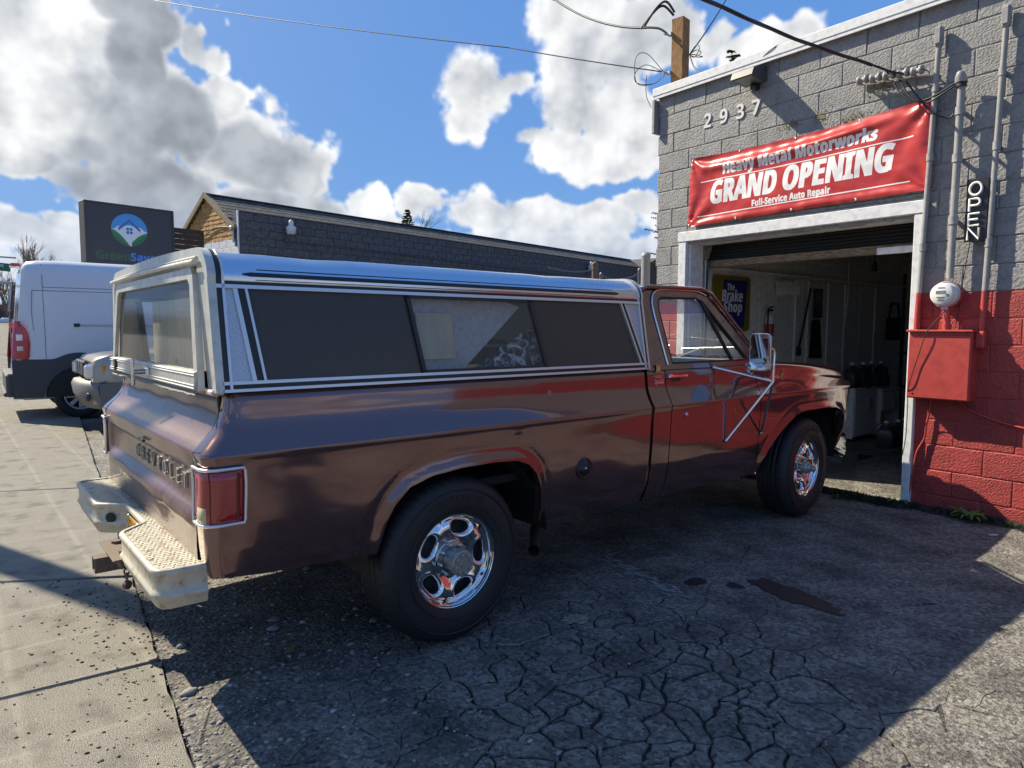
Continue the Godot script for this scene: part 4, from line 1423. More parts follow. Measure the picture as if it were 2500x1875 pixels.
func build_inside():
	# brake shop sign
	var im := Image.create_empty(440, 400, false, Image.FORMAT_RGB8)
	im.fill(lin(0.19, 0.145, 0.012))
	for y in range(20, 384):
		var sl := int((384 - y) * 0.10)
		im.fill_rect(Rect2i(68 + sl, y, 300 - int(0.0 * y), 1), lin(0.012, 0.022, 0.16))
	var wh := lin(0.72, 0.72, 0.72)
	print_text(im, "The", Rect2(150, 46, 90, 48), wh, 2, 0.1)
	print_text(im, "Brake", Rect2(92, 92, 255, 84), wh, 4, 0.1)
	print_text(im, "Shop", Rect2(112, 180, 230, 80), wh, 4, 0.1)
	im.fill_rect(Rect2i(156, 286, 62, 4), lin(0.3, 0.22, 0.02))
	im.fill_rect(Rect2i(156, 290, 62, 28), wh)
	im.fill_rect(Rect2i(158, 292, 58, 24), lin(0.012, 0.022, 0.16))
	print_text(im, "NAPA", Rect2(161, 295, 52, 18), wh, 1)
	print_text(im, "AUTOCARE", Rect2(110, 336, 150, 22), wh, 1, 0.15)
	img_mat("brake_print", im, 0.4)
	var t := thing("brake_shop_sign", "blue and yellow sign reading The Brake Shop on the inside left wall", "sign", v3(7.1, 1.44, -4.83), WB)
	var b := MB.new()
	b.prism(round_rect(0.735, 0.655, 0.06), 0.0, 0.015, Transform3D(Basis.IDENTITY, v3(7.105, 1.765, -4.835)))
	part("board", b, M.ochre, t)
	b = MB.new()
	b.quad_uv(v3(6.75, 1.455, -4.816), v3(7.46, 1.455, -4.816), v3(7.46, 2.075, -4.816), v3(6.75, 2.075, -4.816))
	part("print", b, M.brake_print, t)
	# fire extinguisher
	t = thing("fire_extinguisher", "white and red fire extinguisher hanging on the inside wall", "fire extinguisher", v3(7.86, 1.34, -4.80), WB)
	b = MB.new()
	var lt := Transform3D(Basis(Vector3.RIGHT, -PI / 2), v3(7.86, 1.30, -4.785))
	b.lathe(PackedVector2Array([Vector2(0, 0), Vector2(0.05, 0.0), Vector2(0.055, 0.02), Vector2(0.055, 0.30), Vector2(0.045, 0.335), Vector2(0.02, 0.36), Vector2(0.02, 0.38), Vector2(0, 0.38)]), 20, lt)
	part("cylinder", b, M.white_paint, t)
	b = MB.new()
	b.lathe(PackedVector2Array([Vector2(0.0558, 0.08), Vector2(0.0562, 0.085), Vector2(0.0562, 0.225), Vector2(0.0558, 0.23)]), 20, lt)
	part("label_band", b, M.red_paint, t)
	b = MB.new()
	b.box(v3(7.875, 1.70, -4.785), v3(0.10, 0.025, 0.03), 0.006)
	b.box(v3(7.88, 1.735, -4.785), v3(0.11, 0.014, 0.025), 0.004, Basis(Vector3.BACK, 0.25))
	b.tube(curve_pts([v3(7.83, 1.70, -4.78), v3(7.80, 1.65, -4.77), v3(7.80, 1.5, -4.77), v3(7.81, 1.36, -4.77)]), 0.010, 8)
	part("valve_and_hose", b, M.black_rubber, t)
	# torn hanging sheet
	b = MB.new()
	b.loft([PackedVector3Array([v3(0, 0, 0), v3(0.28, 0.02, 0.03), v3(0.44, -0.06, 0.10)]), PackedVector3Array([v3(0.0, -0.09, 0.02), v3(0.27, -0.13, 0.08), v3(0.40, -0.18, 0.13)]), PackedVector3Array([v3(0.02, -0.20, 0.01), v3(0.2, -0.17, 0.05), v3(0.36, -0.17, 0.10)])], 1)
	single("torn_sheet", b, M.inner_white, "torn piece of white sheet curling off the inside wall", "sheet", v3(8.02, 2.08, -4.83), WB)
	# poster
	var pim := Image.create_empty(128, 200, false, Image.FORMAT_RGB8)
	pim.fill(lin(0.10, 0.095, 0.09))
	var pn := noise(0.03, 3, FastNoiseLite.TYPE_SIMPLEX, 2)
	for y in 200:
		for x in 128:
			var q := pn.get_noise_2d(x, y)
			if Vector2(x - 70, y - 60).length() < 36: pim.set_pixel(x, y, lin(0.22 + 0.1 * q, 0.18 + 0.08 * q, 0.14 + 0.06 * q))
			elif y > 140: pim.set_pixel(x, y, lin(0.06 + 0.05 * q, 0.06 + 0.05 * q, 0.06))
	img_mat("poster_print", pim, 0.5)
	b = MB.new()
	b.quad_uv(v3(-0.125, -0.2, 0), v3(0.125, -0.2, 0), v3(0.125, 0.2, 0), v3(-0.125, 0.2, 0))
	b.quad(v3(0.125, -0.2, -0.004), v3(-0.125, -0.2, -0.004), v3(-0.125, 0.2, -0.004), v3(0.125, 0.2, -0.004))
	single("poster", b, M.poster_print, "dark narrow poster above the black mud flap on the inside wall", "poster", v3(9.13, 1.82, -4.834), WB)
	# black mud flap
	b = MB.new()
	b.prism(PackedVector2Array([Vector2(-0.13, 0.25), Vector2(-0.09, 0.30), Vector2(0.07, 0.30), Vector2(0.10, 0.23), Vector2(0.17, -0.24), Vector2(-0.16, -0.23)]), 0.0, 0.012, Transform3D(Basis.IDENTITY, v3(0, 0, 0)))
	single("mud_flap", b, M.black_rubber, "black rubber mud flap hanging on the inside wall under the poster", "mud flap", v3(9.09, 1.30, -4.83), WB)
	# pole, hanging hose and cord
	b = MB.new()
	b.tube(PackedVector3Array([v3(8.62, 1.22, -4.80), v3(8.90, 2.02, -4.82)]), 0.014, 8)
	b.box(v3(8.605, 1.17, -4.80), v3(0.06, 0.12, 0.05), 0.01)
	single("pole", b, M.black_rubber, "dark pole leaning on the inside wall left of the mud flap", "pole", Vector3.ZERO, WB)
	b = MB.new()
	b.tube(curve_pts([v3(8.35, 2.25, -3.75), v3(8.32, 2.65, -3.76), v3(8.30, 3.02, -3.78), v3(8.30, 3.40, -3.78)]), 0.012, 8)
	b.box(v3(8.35, 2.20, -3.75), v3(0.05, 0.10, 0.05), 0.01)
	single("hanging_cord", b, M.cable, "black cord hanging from the garage ceiling", "cord", Vector3.ZERO, WB)
	b = MB.new()
	b.tube(curve_pts([v3(9.95, 3.3, -4.83), v3(9.93, 2.6, -4.82), v3(9.94, 1.9, -4.82), v3(9.80, 1.3, -4.81), v3(9.82, 0.9, -4.80)]), 0.008, 6)
	single("pale_cord", b, M.inner_white, "pale cord running down the inside wall right of the mud flap", "cord", Vector3.ZERO, WB)
	b = MB.new()
	b.tube(sag(v3(8.3, 2.9, -4.83), v3(11.9, 2.75, -4.83), 0.08), 0.012, 6)
	single("wall_cable", b, M.inner_dark, "dark cable sagging high along the inside wall", "cable", Vector3.ZERO, WB)
	# door panel with a round speaker, far end
	t = thing("vehicle_door_panel", "dark vehicle door leaning at the far end of the inside wall", "car door", v3(11.45, 1.3, -4.80), WB)
	b = MB.new()
	b.prism(PackedVector2Array([Vector2(-0.20, -0.26), Vector2(0.2, -0.26), Vector2(0.22, 0.08), Vector2(0.18, 0.09), Vector2(-0.19, 0.09)]), 0.0, 0.05, Transform3D(Basis.IDENTITY, v3(11.45, 1.56, -4.84)))
	part("panel", b, M.inner_dark, t)
	b = MB.new()
	b.tube(PackedVector3Array([v3(11.27, 1.65, -4.81), v3(11.34, 1.87, -4.81), v3(11.58, 1.87, -4.81), v3(11.65, 1.65, -4.81)]), 0.018, 8)
	part("window_frame", b, M.inner_dark, t)
	b = MB.new()
	b.lathe(PackedVector2Array([Vector2(0.02, 0.0), Vector2(0.09, 0.01), Vector2(0.105, 0.0)]), 20, Transform3D(Basis.IDENTITY, v3(11.47, 1.48, -4.785)))
	part("speaker", b, M.black_rubber, t)
	# white cabinets
	for q in [[9.30, -4.47, 0.62, 0.50, 0.66, "white metal cabinet standing behind the pickup's front bumper"], [9.95, -4.42, 0.56, 0.50, 0.62, "open fronted pale cabinet right of the white metal one"]]:
		t = thing("cabinet", q[5], "cabinet", v3(q[0], -0.03, q[1]), WB)
		b = MB.new()
		var cw: float = q[2]
		var cd: float = q[3]
		var ch: float = q[4]
		for s in [[-cw * 0.5, 0.02, cd], [cw * 0.5, 0.02, cd]]:
			b.box(v3(q[0] + s[0], ch * 0.5 + 0.02, q[1]), v3(0.02, ch, cd), 0.003)
		b.box(v3(q[0], ch + 0.02, q[1]), v3(cw + 0.02, 0.03, cd + 0.02), 0.004)
		b.box(v3(q[0], 0.06, q[1]), v3(cw, 0.03, cd))
		b.box(v3(q[0], ch * 0.5, q[1] - cd * 0.5 + 0.01), v3(cw, ch, 0.02))
		part("carcass", b, M.white_paint, t)
		b = MB.new()
		if q[0] < 9.5:
			b.box(v3(q[0], ch * 0.5 + 0.03, q[1] + cd * 0.5), v3(cw - 0.03, ch - 0.06, 0.018), 0.003)
		else:
			b.box(v3(q[0], ch * 0.78, q[1] + cd * 0.5), v3(cw - 0.03, ch * 0.42, 0.018), 0.003)
		part("door", b, M.white_paint, t)
		b = MB.new()
		b.box(v3(q[0] + 0.1, ch * 0.72, q[1] + cd * 0.5 + 0.02), v3(0.09, 0.14, 0.03), 0.005)
		part("handle", b, M.galv, t)
	# oil jugs
	jugs(Vector3(9.05, 0.66, -4.35), 3, "left oil jug of the row on the white cabinet", 0.2)
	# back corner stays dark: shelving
	t = thing("shelf", "dark shelf unit in the far corner of the garage", "shelf", v3(11.3, -0.03, -3.9), WB)
	b = MB.new()
	for y in [0.1, 0.6, 1.1]:
		b.box(v3(11.2, y, -3.9), v3(0.5, 0.03, 1.2))
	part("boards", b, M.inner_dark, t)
	for q in [[-4.48, 10.98], [-3.32, 10.98], [-4.48, 11.42], [-3.32, 11.42]]:
		b = MB.new()
		b.box(v3(q[1], 0.6, q[0]), v3(0.04, 1.25, 0.04))
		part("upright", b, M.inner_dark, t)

func jugs(_at: Vector3, _n: int, _label: String, _r: float):
	var spots := [[9.08, 0.68, -4.30, "first dark oil jug on the white cabinet"], [9.34, 0.68, -4.28, "second dark oil jug on the white cabinet"], [9.62, 0.68, -4.30, "third dark oil jug on the white cabinet, next to the open cabinet"], [9.92, 0.68, -4.30, "fourth dark oil jug, on the open fronted cabinet"], [8.98, -0.03, -3.80, "dark oil jug on the floor in front of the cabinets, left one"], [9.22, -0.03, -3.76, "dark oil jug on the floor in front of the cabinets, middle one"], [9.46, -0.03, -3.78, "dark oil jug on the floor in front of the cabinets, right one"]]
	var proto: Node3D = null
	for s in spots:
		var t: Node3D
		if proto == null:
			t = thing("oil_jug", s[3], "jug", v3(s[0], s[1], s[2]), WB, "dark plastic oil jugs in the garage")
			proto = t
			var rows := []
			for q in [[0.0, 0.09, 0.07], [0.01, 0.10, 0.08], [0.20, 0.10, 0.08], [0.25, 0.07, 0.06], [0.29, 0.025, 0.025], [0.32, 0.024, 0.024]]:
				var row := PackedVector3Array()
				for p in round_rect(q[1] * 2.0, q[2] * 2.0, minf(q[2] * 0.6, 0.03), 3): row.append(v3(p.x, q[0], p.y) + org)
				rows.append(row)
			var b := MB.new()
			b.loft(rows, 1, false, true)
			part("body", b, M.jug_grey, t)
			b = MB.new()
			b.tube(PackedVector3Array([v3(0, 0.315, 0) + org, v3(0, 0.345, 0) + org]), 0.030, 12)
			part("cap", b, M.meter_white, t)
			b = MB.new()
			b.tube(curve_pts([v3(0.03, 0.27, 0) + org, v3(0.09, 0.29, 0) + org, v3(0.115, 0.24, 0) + org, v3(0.10, 0.15, 0) + org]), 0.013, 8)
			part("handle", b, M.jug_light, t)
		else:
			t = proto.duplicate()
			t.name = "oil_jug"
			add_child(t, true)
			t.transform = WB * Transform3D(Basis(Vector3.UP, s[0] * 3.0), v3(s[0], s[1], s[2]))
			t.set_meta("label", s[3])
# ------------------------------------------------------------------ brown pickup with a camper shell (world axes, rear axle over the origin)
var SIDE := [[0.40, 0.905], [0.44, 0.925], [0.50, 0.953], [0.56, 0.971], [0.65, 0.985], [0.75, 0.993], [0.85, 0.998], [0.93, 1.001], [0.965, 1.003], [0.985, 1.006], [0.996, 1.010], [1.003, 1.0095], [1.012, 1.004], [1.03, 0.993], [1.055, 0.979], [1.085, 0.966], [1.11, 0.958], [1.135, 0.954], [1.17, 0.951], [1.20, 0.947], [1.212, 0.942], [1.220, 0.932], [1.223, 0.920]]
var REAR := [[0.44, -1.02], [0.50, -1.055], [0.58, -1.08], [0.75, -1.09], [0.95, -1.09], [0.985, -1.098], [1.0, -1.100], [1.012, -1.094], [1.04, -1.068], [1.08, -1.03], [1.13, -1.005], [1.223, -0.99]]
var BELLY := [[-1.1, 0.545], [-0.77, 0.52], [-0.45, 0.505], [0.52, 0.465], [1.30, 0.437], [2.6, 0.425], [4.0, 0.45]]
var ARCH_R := [[-0.412, 0.40], [-0.400, 0.54], [-0.375, 0.64], [-0.335, 0.712], [-0.265, 0.778], [-0.15, 0.813], [0.02, 0.828], [0.20, 0.830], [0.34, 0.820], [0.42, 0.790], [0.475, 0.735], [0.508, 0.65], [0.522, 0.54], [0.527, 0.40]]
var ARCH_F := [[2.60, 0.36], [2.635, 0.50], [2.70, 0.60], [2.78, 0.675], [2.89, 0.748], [3.02, 0.815], [3.12, 0.843], [3.30, 0.852], [3.50, 0.852], [3.68, 0.842], [3.79, 0.81], [3.86, 0.75], [3.885, 0.65], [3.89, 0.52], [3.88, 0.40]]

func arch_y(arch: Array, x: float) -> float:
	if arch.is_empty() or x <= arch[0][0] or x >= arch[-1][0]: return -1.0
	return lerp_table(arch, x)

func arch_dist(arch: Array, x: float, y: float) -> float:
	var best := 9.0
	for i in arch.size() - 1:
		var a := Vector2(arch[i][0], arch[i][1])
		var b := Vector2(arch[i + 1][0], arch[i + 1][1])
		best = minf(best, Geometry2D.get_closest_point_to_segment(Vector2(x, y), a, b).distance_to(Vector2(x, y)))
	return best

func top_y(x: float) -> float:
	return smooth_table([[2.55, 1.238], [2.9, 1.230], [3.2, 1.214], [3.5, 1.193], [3.72, 1.172], [3.88, 1.150], [3.95, 1.130], [3.985, 1.100]], x)

# outer skin of one side between x0 and x1. kind: "bed", "door", "fender"
func side_skin(x0: float, x1: float, s: float, arch: Array, kind: String) -> MB:
	var b := MB.new()
	var xs := []
	var x := x0
	while x < x1 - 0.004:
		xs.append(x)
		var step := 0.06
		if arch.size():
			var near := minf(absf(x - arch[0][0]), absf(x - arch[-1][0]))
			if near < 0.30 : step = 0.022
			if near < 0.10: step = 0.009
			if x > arch[0][0] and x < arch[-1][0]: step = minf(step, 0.03)
		if kind == "fender" and x > x1 - 0.25: step = 0.015
		x += step
	xs.append(x1)
	var ys := []
	for k in SIDE.size(): ys.append(SIDE[SIDE.size() - 1 - k][1] * 0.0 + SIDE[SIDE.size() - 1 - k][0])
	var yl := []
	for k in ys.size() - 1:
		var n := 1 if absf(ys[k] - ys[k + 1]) < 0.025 else int(ceil(absf(ys[k] - ys[k + 1]) / 0.022))
		for q in n: yl.append(lerpf(ys[k], ys[k + 1], float(q) / n))
	yl.append(ys[-1])
	var rows := []
	for xi in xs.size():
		var xx: float = xs[xi]
		var yb := maxf(lerp_table(BELLY, xx), arch_y(arch, xx))
		var top := top_y(xx) if kind == "fender" else 1.223
		var row := PackedVector3Array()
		for y0 in yl:
			var y: float = y0
			if kind == "fender":
				y = top - (1.223 - y0) if y0 > 1.13 else minf(y0, top - 0.093 + (y0 - 1.13) * 0.3)
			y = maxf(y, yb)
			var z := lerp_table(SIDE, y0 if kind == "fender" and y0 > 1.13 else y)
			if kind == "fender" and y0 > 1.17:
				var t: float = (y0 - 1.17) / 0.053
				z -= 0.030 * (1.0 - sqrt(maxf(0.0, 1.0 - t * t)))
			if arch.size():
				var d := arch_dist(arch, xx, y)
				if d < 0.12: z += 0.015 * exp(-d * d / 0.0009) - 0.005 * exp(-pow((d - 0.062) / 0.02, 2.0))
			if kind == "bed":   # old dents
				z -= 0.006 * exp(-(pow((xx - 0.36) / 0.06, 2.0) + pow((y - 0.925) / 0.025, 2.0))) + 0.005 * exp(-(pow((xx - 0.58) / 0.03, 2.0) + pow((y - 1.13) / 0.03, 2.0)))
				z -= 0.003 * exp(-(pow((xx + 0.72) / 0.06, 2.0) + pow((y - 0.93) / 0.02, 2.0)))
			z += 0.0011 * sin(xx * 5.1 + y * 3.0) + 0.0008 * sin(xx * 11.0 - y * 9.0)
			var px := xx
			if kind == "fender":
				var xf := smooth_table([[0.40, 3.80], [0.55, 3.87], [0.70, 3.935], [0.87, 3.965], [1.0, 3.985], [1.06, 3.985], [1.12, 3.96]], y)
				if xx > x1 - 0.25: px = lerpf(x1 - 0.25, xf, (xx - (x1 - 0.25)) / 0.25)
				var q := (px - (xf - 0.07)) / 0.07
				if q > 0: z -= 0.06 * (1.0 - sqrt(maxf(0.0, 1.0 - q * q)))
			row.append(v3(px, y, z * s))
		rows.append(row)
	if kind == "bed":   # round the rear corner
		var pre := []
		for k in 9:
			var row := PackedVector3Array()
			var a := PI * 0.5 * (k - 1) / 7.0
			for y0 in yl:
				var y := maxf(y0, 0.545 if y0 > 0.3 else y0)
				var xr := smooth_table(REAR, y)
				var zs := lerp_table(SIDE, y)
				var r := 0.052
				if k == 0: row.append(v3(xr, y, 0.868 * s))
				else: row.append(v3(xr + r - r * cos(a), y, (zs - r + r * sin(a)) * s))
			pre.append(row)
		rows = pre + rows
	for i in rows.size() - 1:
		var p: PackedVector3Array = rows[i]
		var q: PackedVector3Array = rows[i + 1]
		for j in p.size() - 1:
			if p[j].distance_squared_to(p[j + 1]) < 1e-9 and q[j].distance_squared_to(q[j + 1]) < 1e-9: continue
			if s > 0: b.quad(p[j], p[j + 1], q[j + 1], q[j], 1)
			else: b.quad(p[j], q[j], q[j + 1], p[j + 1], 1)
	# returned edges
	var low := PackedVector3Array()
	var low2 := PackedVector3Array()
	for r in rows:
		low.append(r[-1])
		low2.append(r[-1] - v3(0, -0.004, 0.045 * s))
	b.loft([low, low2], 2, s < 0)
	for e in [0, rows.size() - 1]:
		var r: PackedVector3Array = rows[e]
		var r2 := PackedVector3Array()
		for p in r: r2.append(p + (v3(0.03, 0, 0) if kind == "bed" and e == 0 else v3(0, 0, -0.035 * s)))
		b.loft([r, r2], 3, (e == 0) == (s > 0))
	var tp := PackedVector3Array()
	var tp2 := PackedVector3Array()
	var inner := 0.728 if kind == "fender" else 0.86
	for r in rows:
		tp.append(r[0])
		tp2.append(v3(r[0].x, r[0].y + (0.004 if kind == "fender" else 0.0), inner * s))
	b.loft([tp, tp2], 1 if kind == "fender" else -1, s > 0)
	return b

func make_wheel(called: String, tf: Transform3D, parent: Node, front: bool):
	# wheel's own axes: +z outwards, outer sidewall at z = 0
	var w := Node3D.new()
	w.name = called
	parent.add_child(w, true)
	w.transform = Transform3D(tf.basis, tf.origin - org)
	var R := 0.389
	var seg := 150
	var prof := [[0.213, -0.016], [0.226, -0.004], [0.245, 0.004], [0.285, 0.010], [0.320, 0.008], [0.345, 0.001], [0.366, -0.012], [0.380, -0.026], [0.3875, -0.040], [R, -0.058], [R, -0.072], [R - 0.009, -0.074], [R - 0.009, -0.081], [R, -0.083], [R + 0.001, -0.110], [R - 0.009, -0.112], [R - 0.009, -0.119], [R + 0.001, -0.121], [R + 0.001, -0.133], [R - 0.009, -0.135], [R - 0.009, -0.142], [R, -0.144], [R, -0.170], [R - 0.009, -0.172], [R - 0.009, -0.179], [R, -0.181], [R, -0.196], [0.3875, -0.212], [0.378, -0.228], [0.345, -0.248], [0.285, -0.252], [0.225, -0.240], [0.213, -0.228]]
	var b := MB.new()
	var rows := []
	for i in seg:
		var a := TAU * i / seg
		var row := PackedVector3Array()
		for k in prof.size():
			var r: float = prof[k][0]
			var z: float = prof[k][1]
			if r > 0.372 and r < 0.3885 and i % 3 == 0: r -= 0.006     # shoulder notches
			if r > R - 0.002:
				var sl := int(i + z * 60.0) % 4
				if sl == 0: r -= 0.004
			# flattened where it stands
			var y := sin(a) * r
			var lim := -(tf.origin.y - 0.001)
			if y < lim: y = lim
			row.append(v3(cos(a) * r, y, z + (0.006 if y <= lim + 0.012 and k > 2 and k < 8 else 0.0)))
		rows.append(row)
	b.loft(rows, 1, true, false, true)
	part("tyre", b, M.tyre, w, true)
	# raised ribs on the sidewall
	b = MB.new()
	for rr in [0.262, 0.335]:
		b.lathe(PackedVector2Array([Vector2(rr - 0.004, 0.004), Vector2(rr - 0.002, 0.0115), Vector2(rr + 0.002, 0.0115), Vector2(rr + 0.004, 0.004)]), 72, Transform3D.IDENTITY)
	part("sidewall_rib", b, M.tyre, w, true)
	# raised lettering, too worn to read in full
	b = MB.new()
	for i in 9:
		var a := deg_to_rad(118.0 - i * 7.0)
		var c := v3(cos(a) * 0.300, sin(a) * 0.300, 0.0105)
		var bs := Basis(Vector3.BACK, a - PI / 2)
		b.box(c + bs * v3(-0.010, 0, 0), v3(0.004, 0.028, 0.003), 0.0, bs)
		b.box(c + bs * v3(0.002, 0.012, 0), v3(0.02, 0.004, 0.003), 0.0, bs)
		if i % 2: b.box(c + bs * v3(0.010, 0, 0), v3(0.004, 0.026, 0.003), 0.0, bs)
		else: b.box(c + bs * v3(0.002, -0.012, 0), v3(0.02, 0.004, 0.003), 0.0, bs)
	part("raised_lettering", b, M.tyre, w, true)
	# chrome rim with five window openings
	b = MB.new()
	var dish := func(r: float) -> float:
		return smooth_table([[0.05, -0.050], [0.085, -0.048], [0.100, -0.040], [0.130, -0.030], [0.165, -0.027], [0.185, -0.034], [0.197, -0.046], [0.204, -0.040]], r)
	for h in 5:
		var mid := TAU * h / 5.0 + PI / 2 + (0.42 if front else -0.26)
		var hc := Vector2(0.152, 0)
		var N := 40
		var rings := []
		var hole := []
		var outer := []
		for i in N:
			var t := TAU * i / N
			var d := Vector2(cos(t), sin(t))
			# rounded opening, wider at the rim side
			var e := pow(pow(absf(d.x) / 0.030, 2.6) + pow(absf(d.y) / (0.050 + 0.010 * d.x), 2.6), -1.0 / 2.6)
			hole.append(hc + d * e)
			# out to the sector boundary
			var lo := 0.0
			var hi := 0.25
			for it in 24:
				var m := (lo + hi) * 0.5
				var p := hc + d * m
				var inside := p.length() < 0.204 and p.length() > 0.086 and absf(p.angle()) < PI / 5.0
				if inside: lo = m
				else: hi = m
			outer.append(hc + d * lo)
		for k in 8:
			var f := k / 7.0
			var row := PackedVector3Array()
			for i in N:
				var p: Vector2 = hole[i].lerp(outer[i], f)
				var z: float = dish.call(p.length())
				var dh: float = p.distance_to(hole[i])
				z -= 0.016 * exp(-dh / 0.008) 
				z += 0.004 * exp(-pow((dh - 0.016) / 0.008, 2.0))
				# spokes stand a little proud
				var g := p.rotated(mid)
				row.append(v3(g.x, g.y, z))
			rings.append(row)
		var back := PackedVector3Array()
		for v in rings[0]: back.append(v - v3(0, 0, 0.035))
		b.loft([back] + rings, 1, false, true)
	b.lathe(PackedVector2Array([Vector2(0.204, -0.040), Vector2(0.206, -0.028), Vector2(0.212, -0.018), Vector2(0.219, -0.010), Vector2(0.224, -0.008), Vector2(0.227, -0.012), Vector2(0.226, -0.022)]), 90, Transform3D.IDENTITY)
	b.lathe(PackedVector2Array([Vector2(0.086, -0.048), Vector2(0.078, -0.046), Vector2(0.072, -0.050), Vector2(0.06, -0.055)]), 60, Transform3D.IDENTITY)
	part("rim", b, M.chrome, w, true)
	b = MB.new()
	b.lathe(PackedVector2Array([Vector2(0.0, -0.085), Vector2(0.206, -0.085), Vector2(0.206, -0.20)]), 48, Transform3D.IDENTITY)
	part("brake_drum", b, M.black_iron, w, true)
	# hub
	b = MB.new()
	b.lathe(PackedVector2Array([Vector2(0.086, -0.050), Vector2(0.084, -0.044), Vector2(0.058, -0.043), Vector2(0.054, -0.046)]), 48, Transform3D.IDENTITY, 1, true)
	part("hub_plate", b, M.chrome_dull, w, true)
	b = MB.new()
	if front:
		b.lathe(PackedVector2Array([Vector2(0.05, -0.05), Vector2(0.048, 0.0), Vector2(0.036, 0.008), Vector2(0.034, 0.02), Vector2(0.026, 0.028), Vector2(0.025, 0.052), Vector2(0.018, 0.060), Vector2(0, 0.061)]), 28, Transform3D.IDENTITY, 1, true)
	else:
		b.lathe(PackedVector2Array([Vector2(0.054, -0.05), Vector2(0.052, 0.030), Vector2(0.060, 0.032), Vector2(0.060, 0.042), Vector2(0.056, 0.046), Vector2(0.016, 0.046), Vector2(0.013, 0.052), Vector2(0, 0.052)]), 40, Transform3D.IDENTITY, 1, true)
	part("hub", b, M.hub_metal, w, true)
	for i in 8:
		var a := TAU * i / 8.0 + 0.2
		b = MB.new()
		b.lathe(PackedVector2Array([Vector2(0.0105, -0.046), Vector2(0.0105, -0.028), Vector2(0.007, -0.026), Vector2(0.006, -0.018), Vector2(0, -0.018)]), 6, Transform3D(Basis.IDENTITY, v3(cos(a) * 0.070, sin(a) * 0.070, 0)), 1, true)
		part("lug_nut", b, M.chrome_dull, w, true)
		if not front:
			b = MB.new()
			b.lathe(PackedVector2Array([Vector2(0.009, 0.044), Vector2(0.009, 0.056), Vector2(0.006, 0.059), Vector2(0, 0.059)]), 6, Transform3D(Basis.IDENTITY, v3(cos(a) * 0.043, sin(a) * 0.043, 0)), 1, true)
			part("hub_bolt", b, M.hub_metal, w, true)

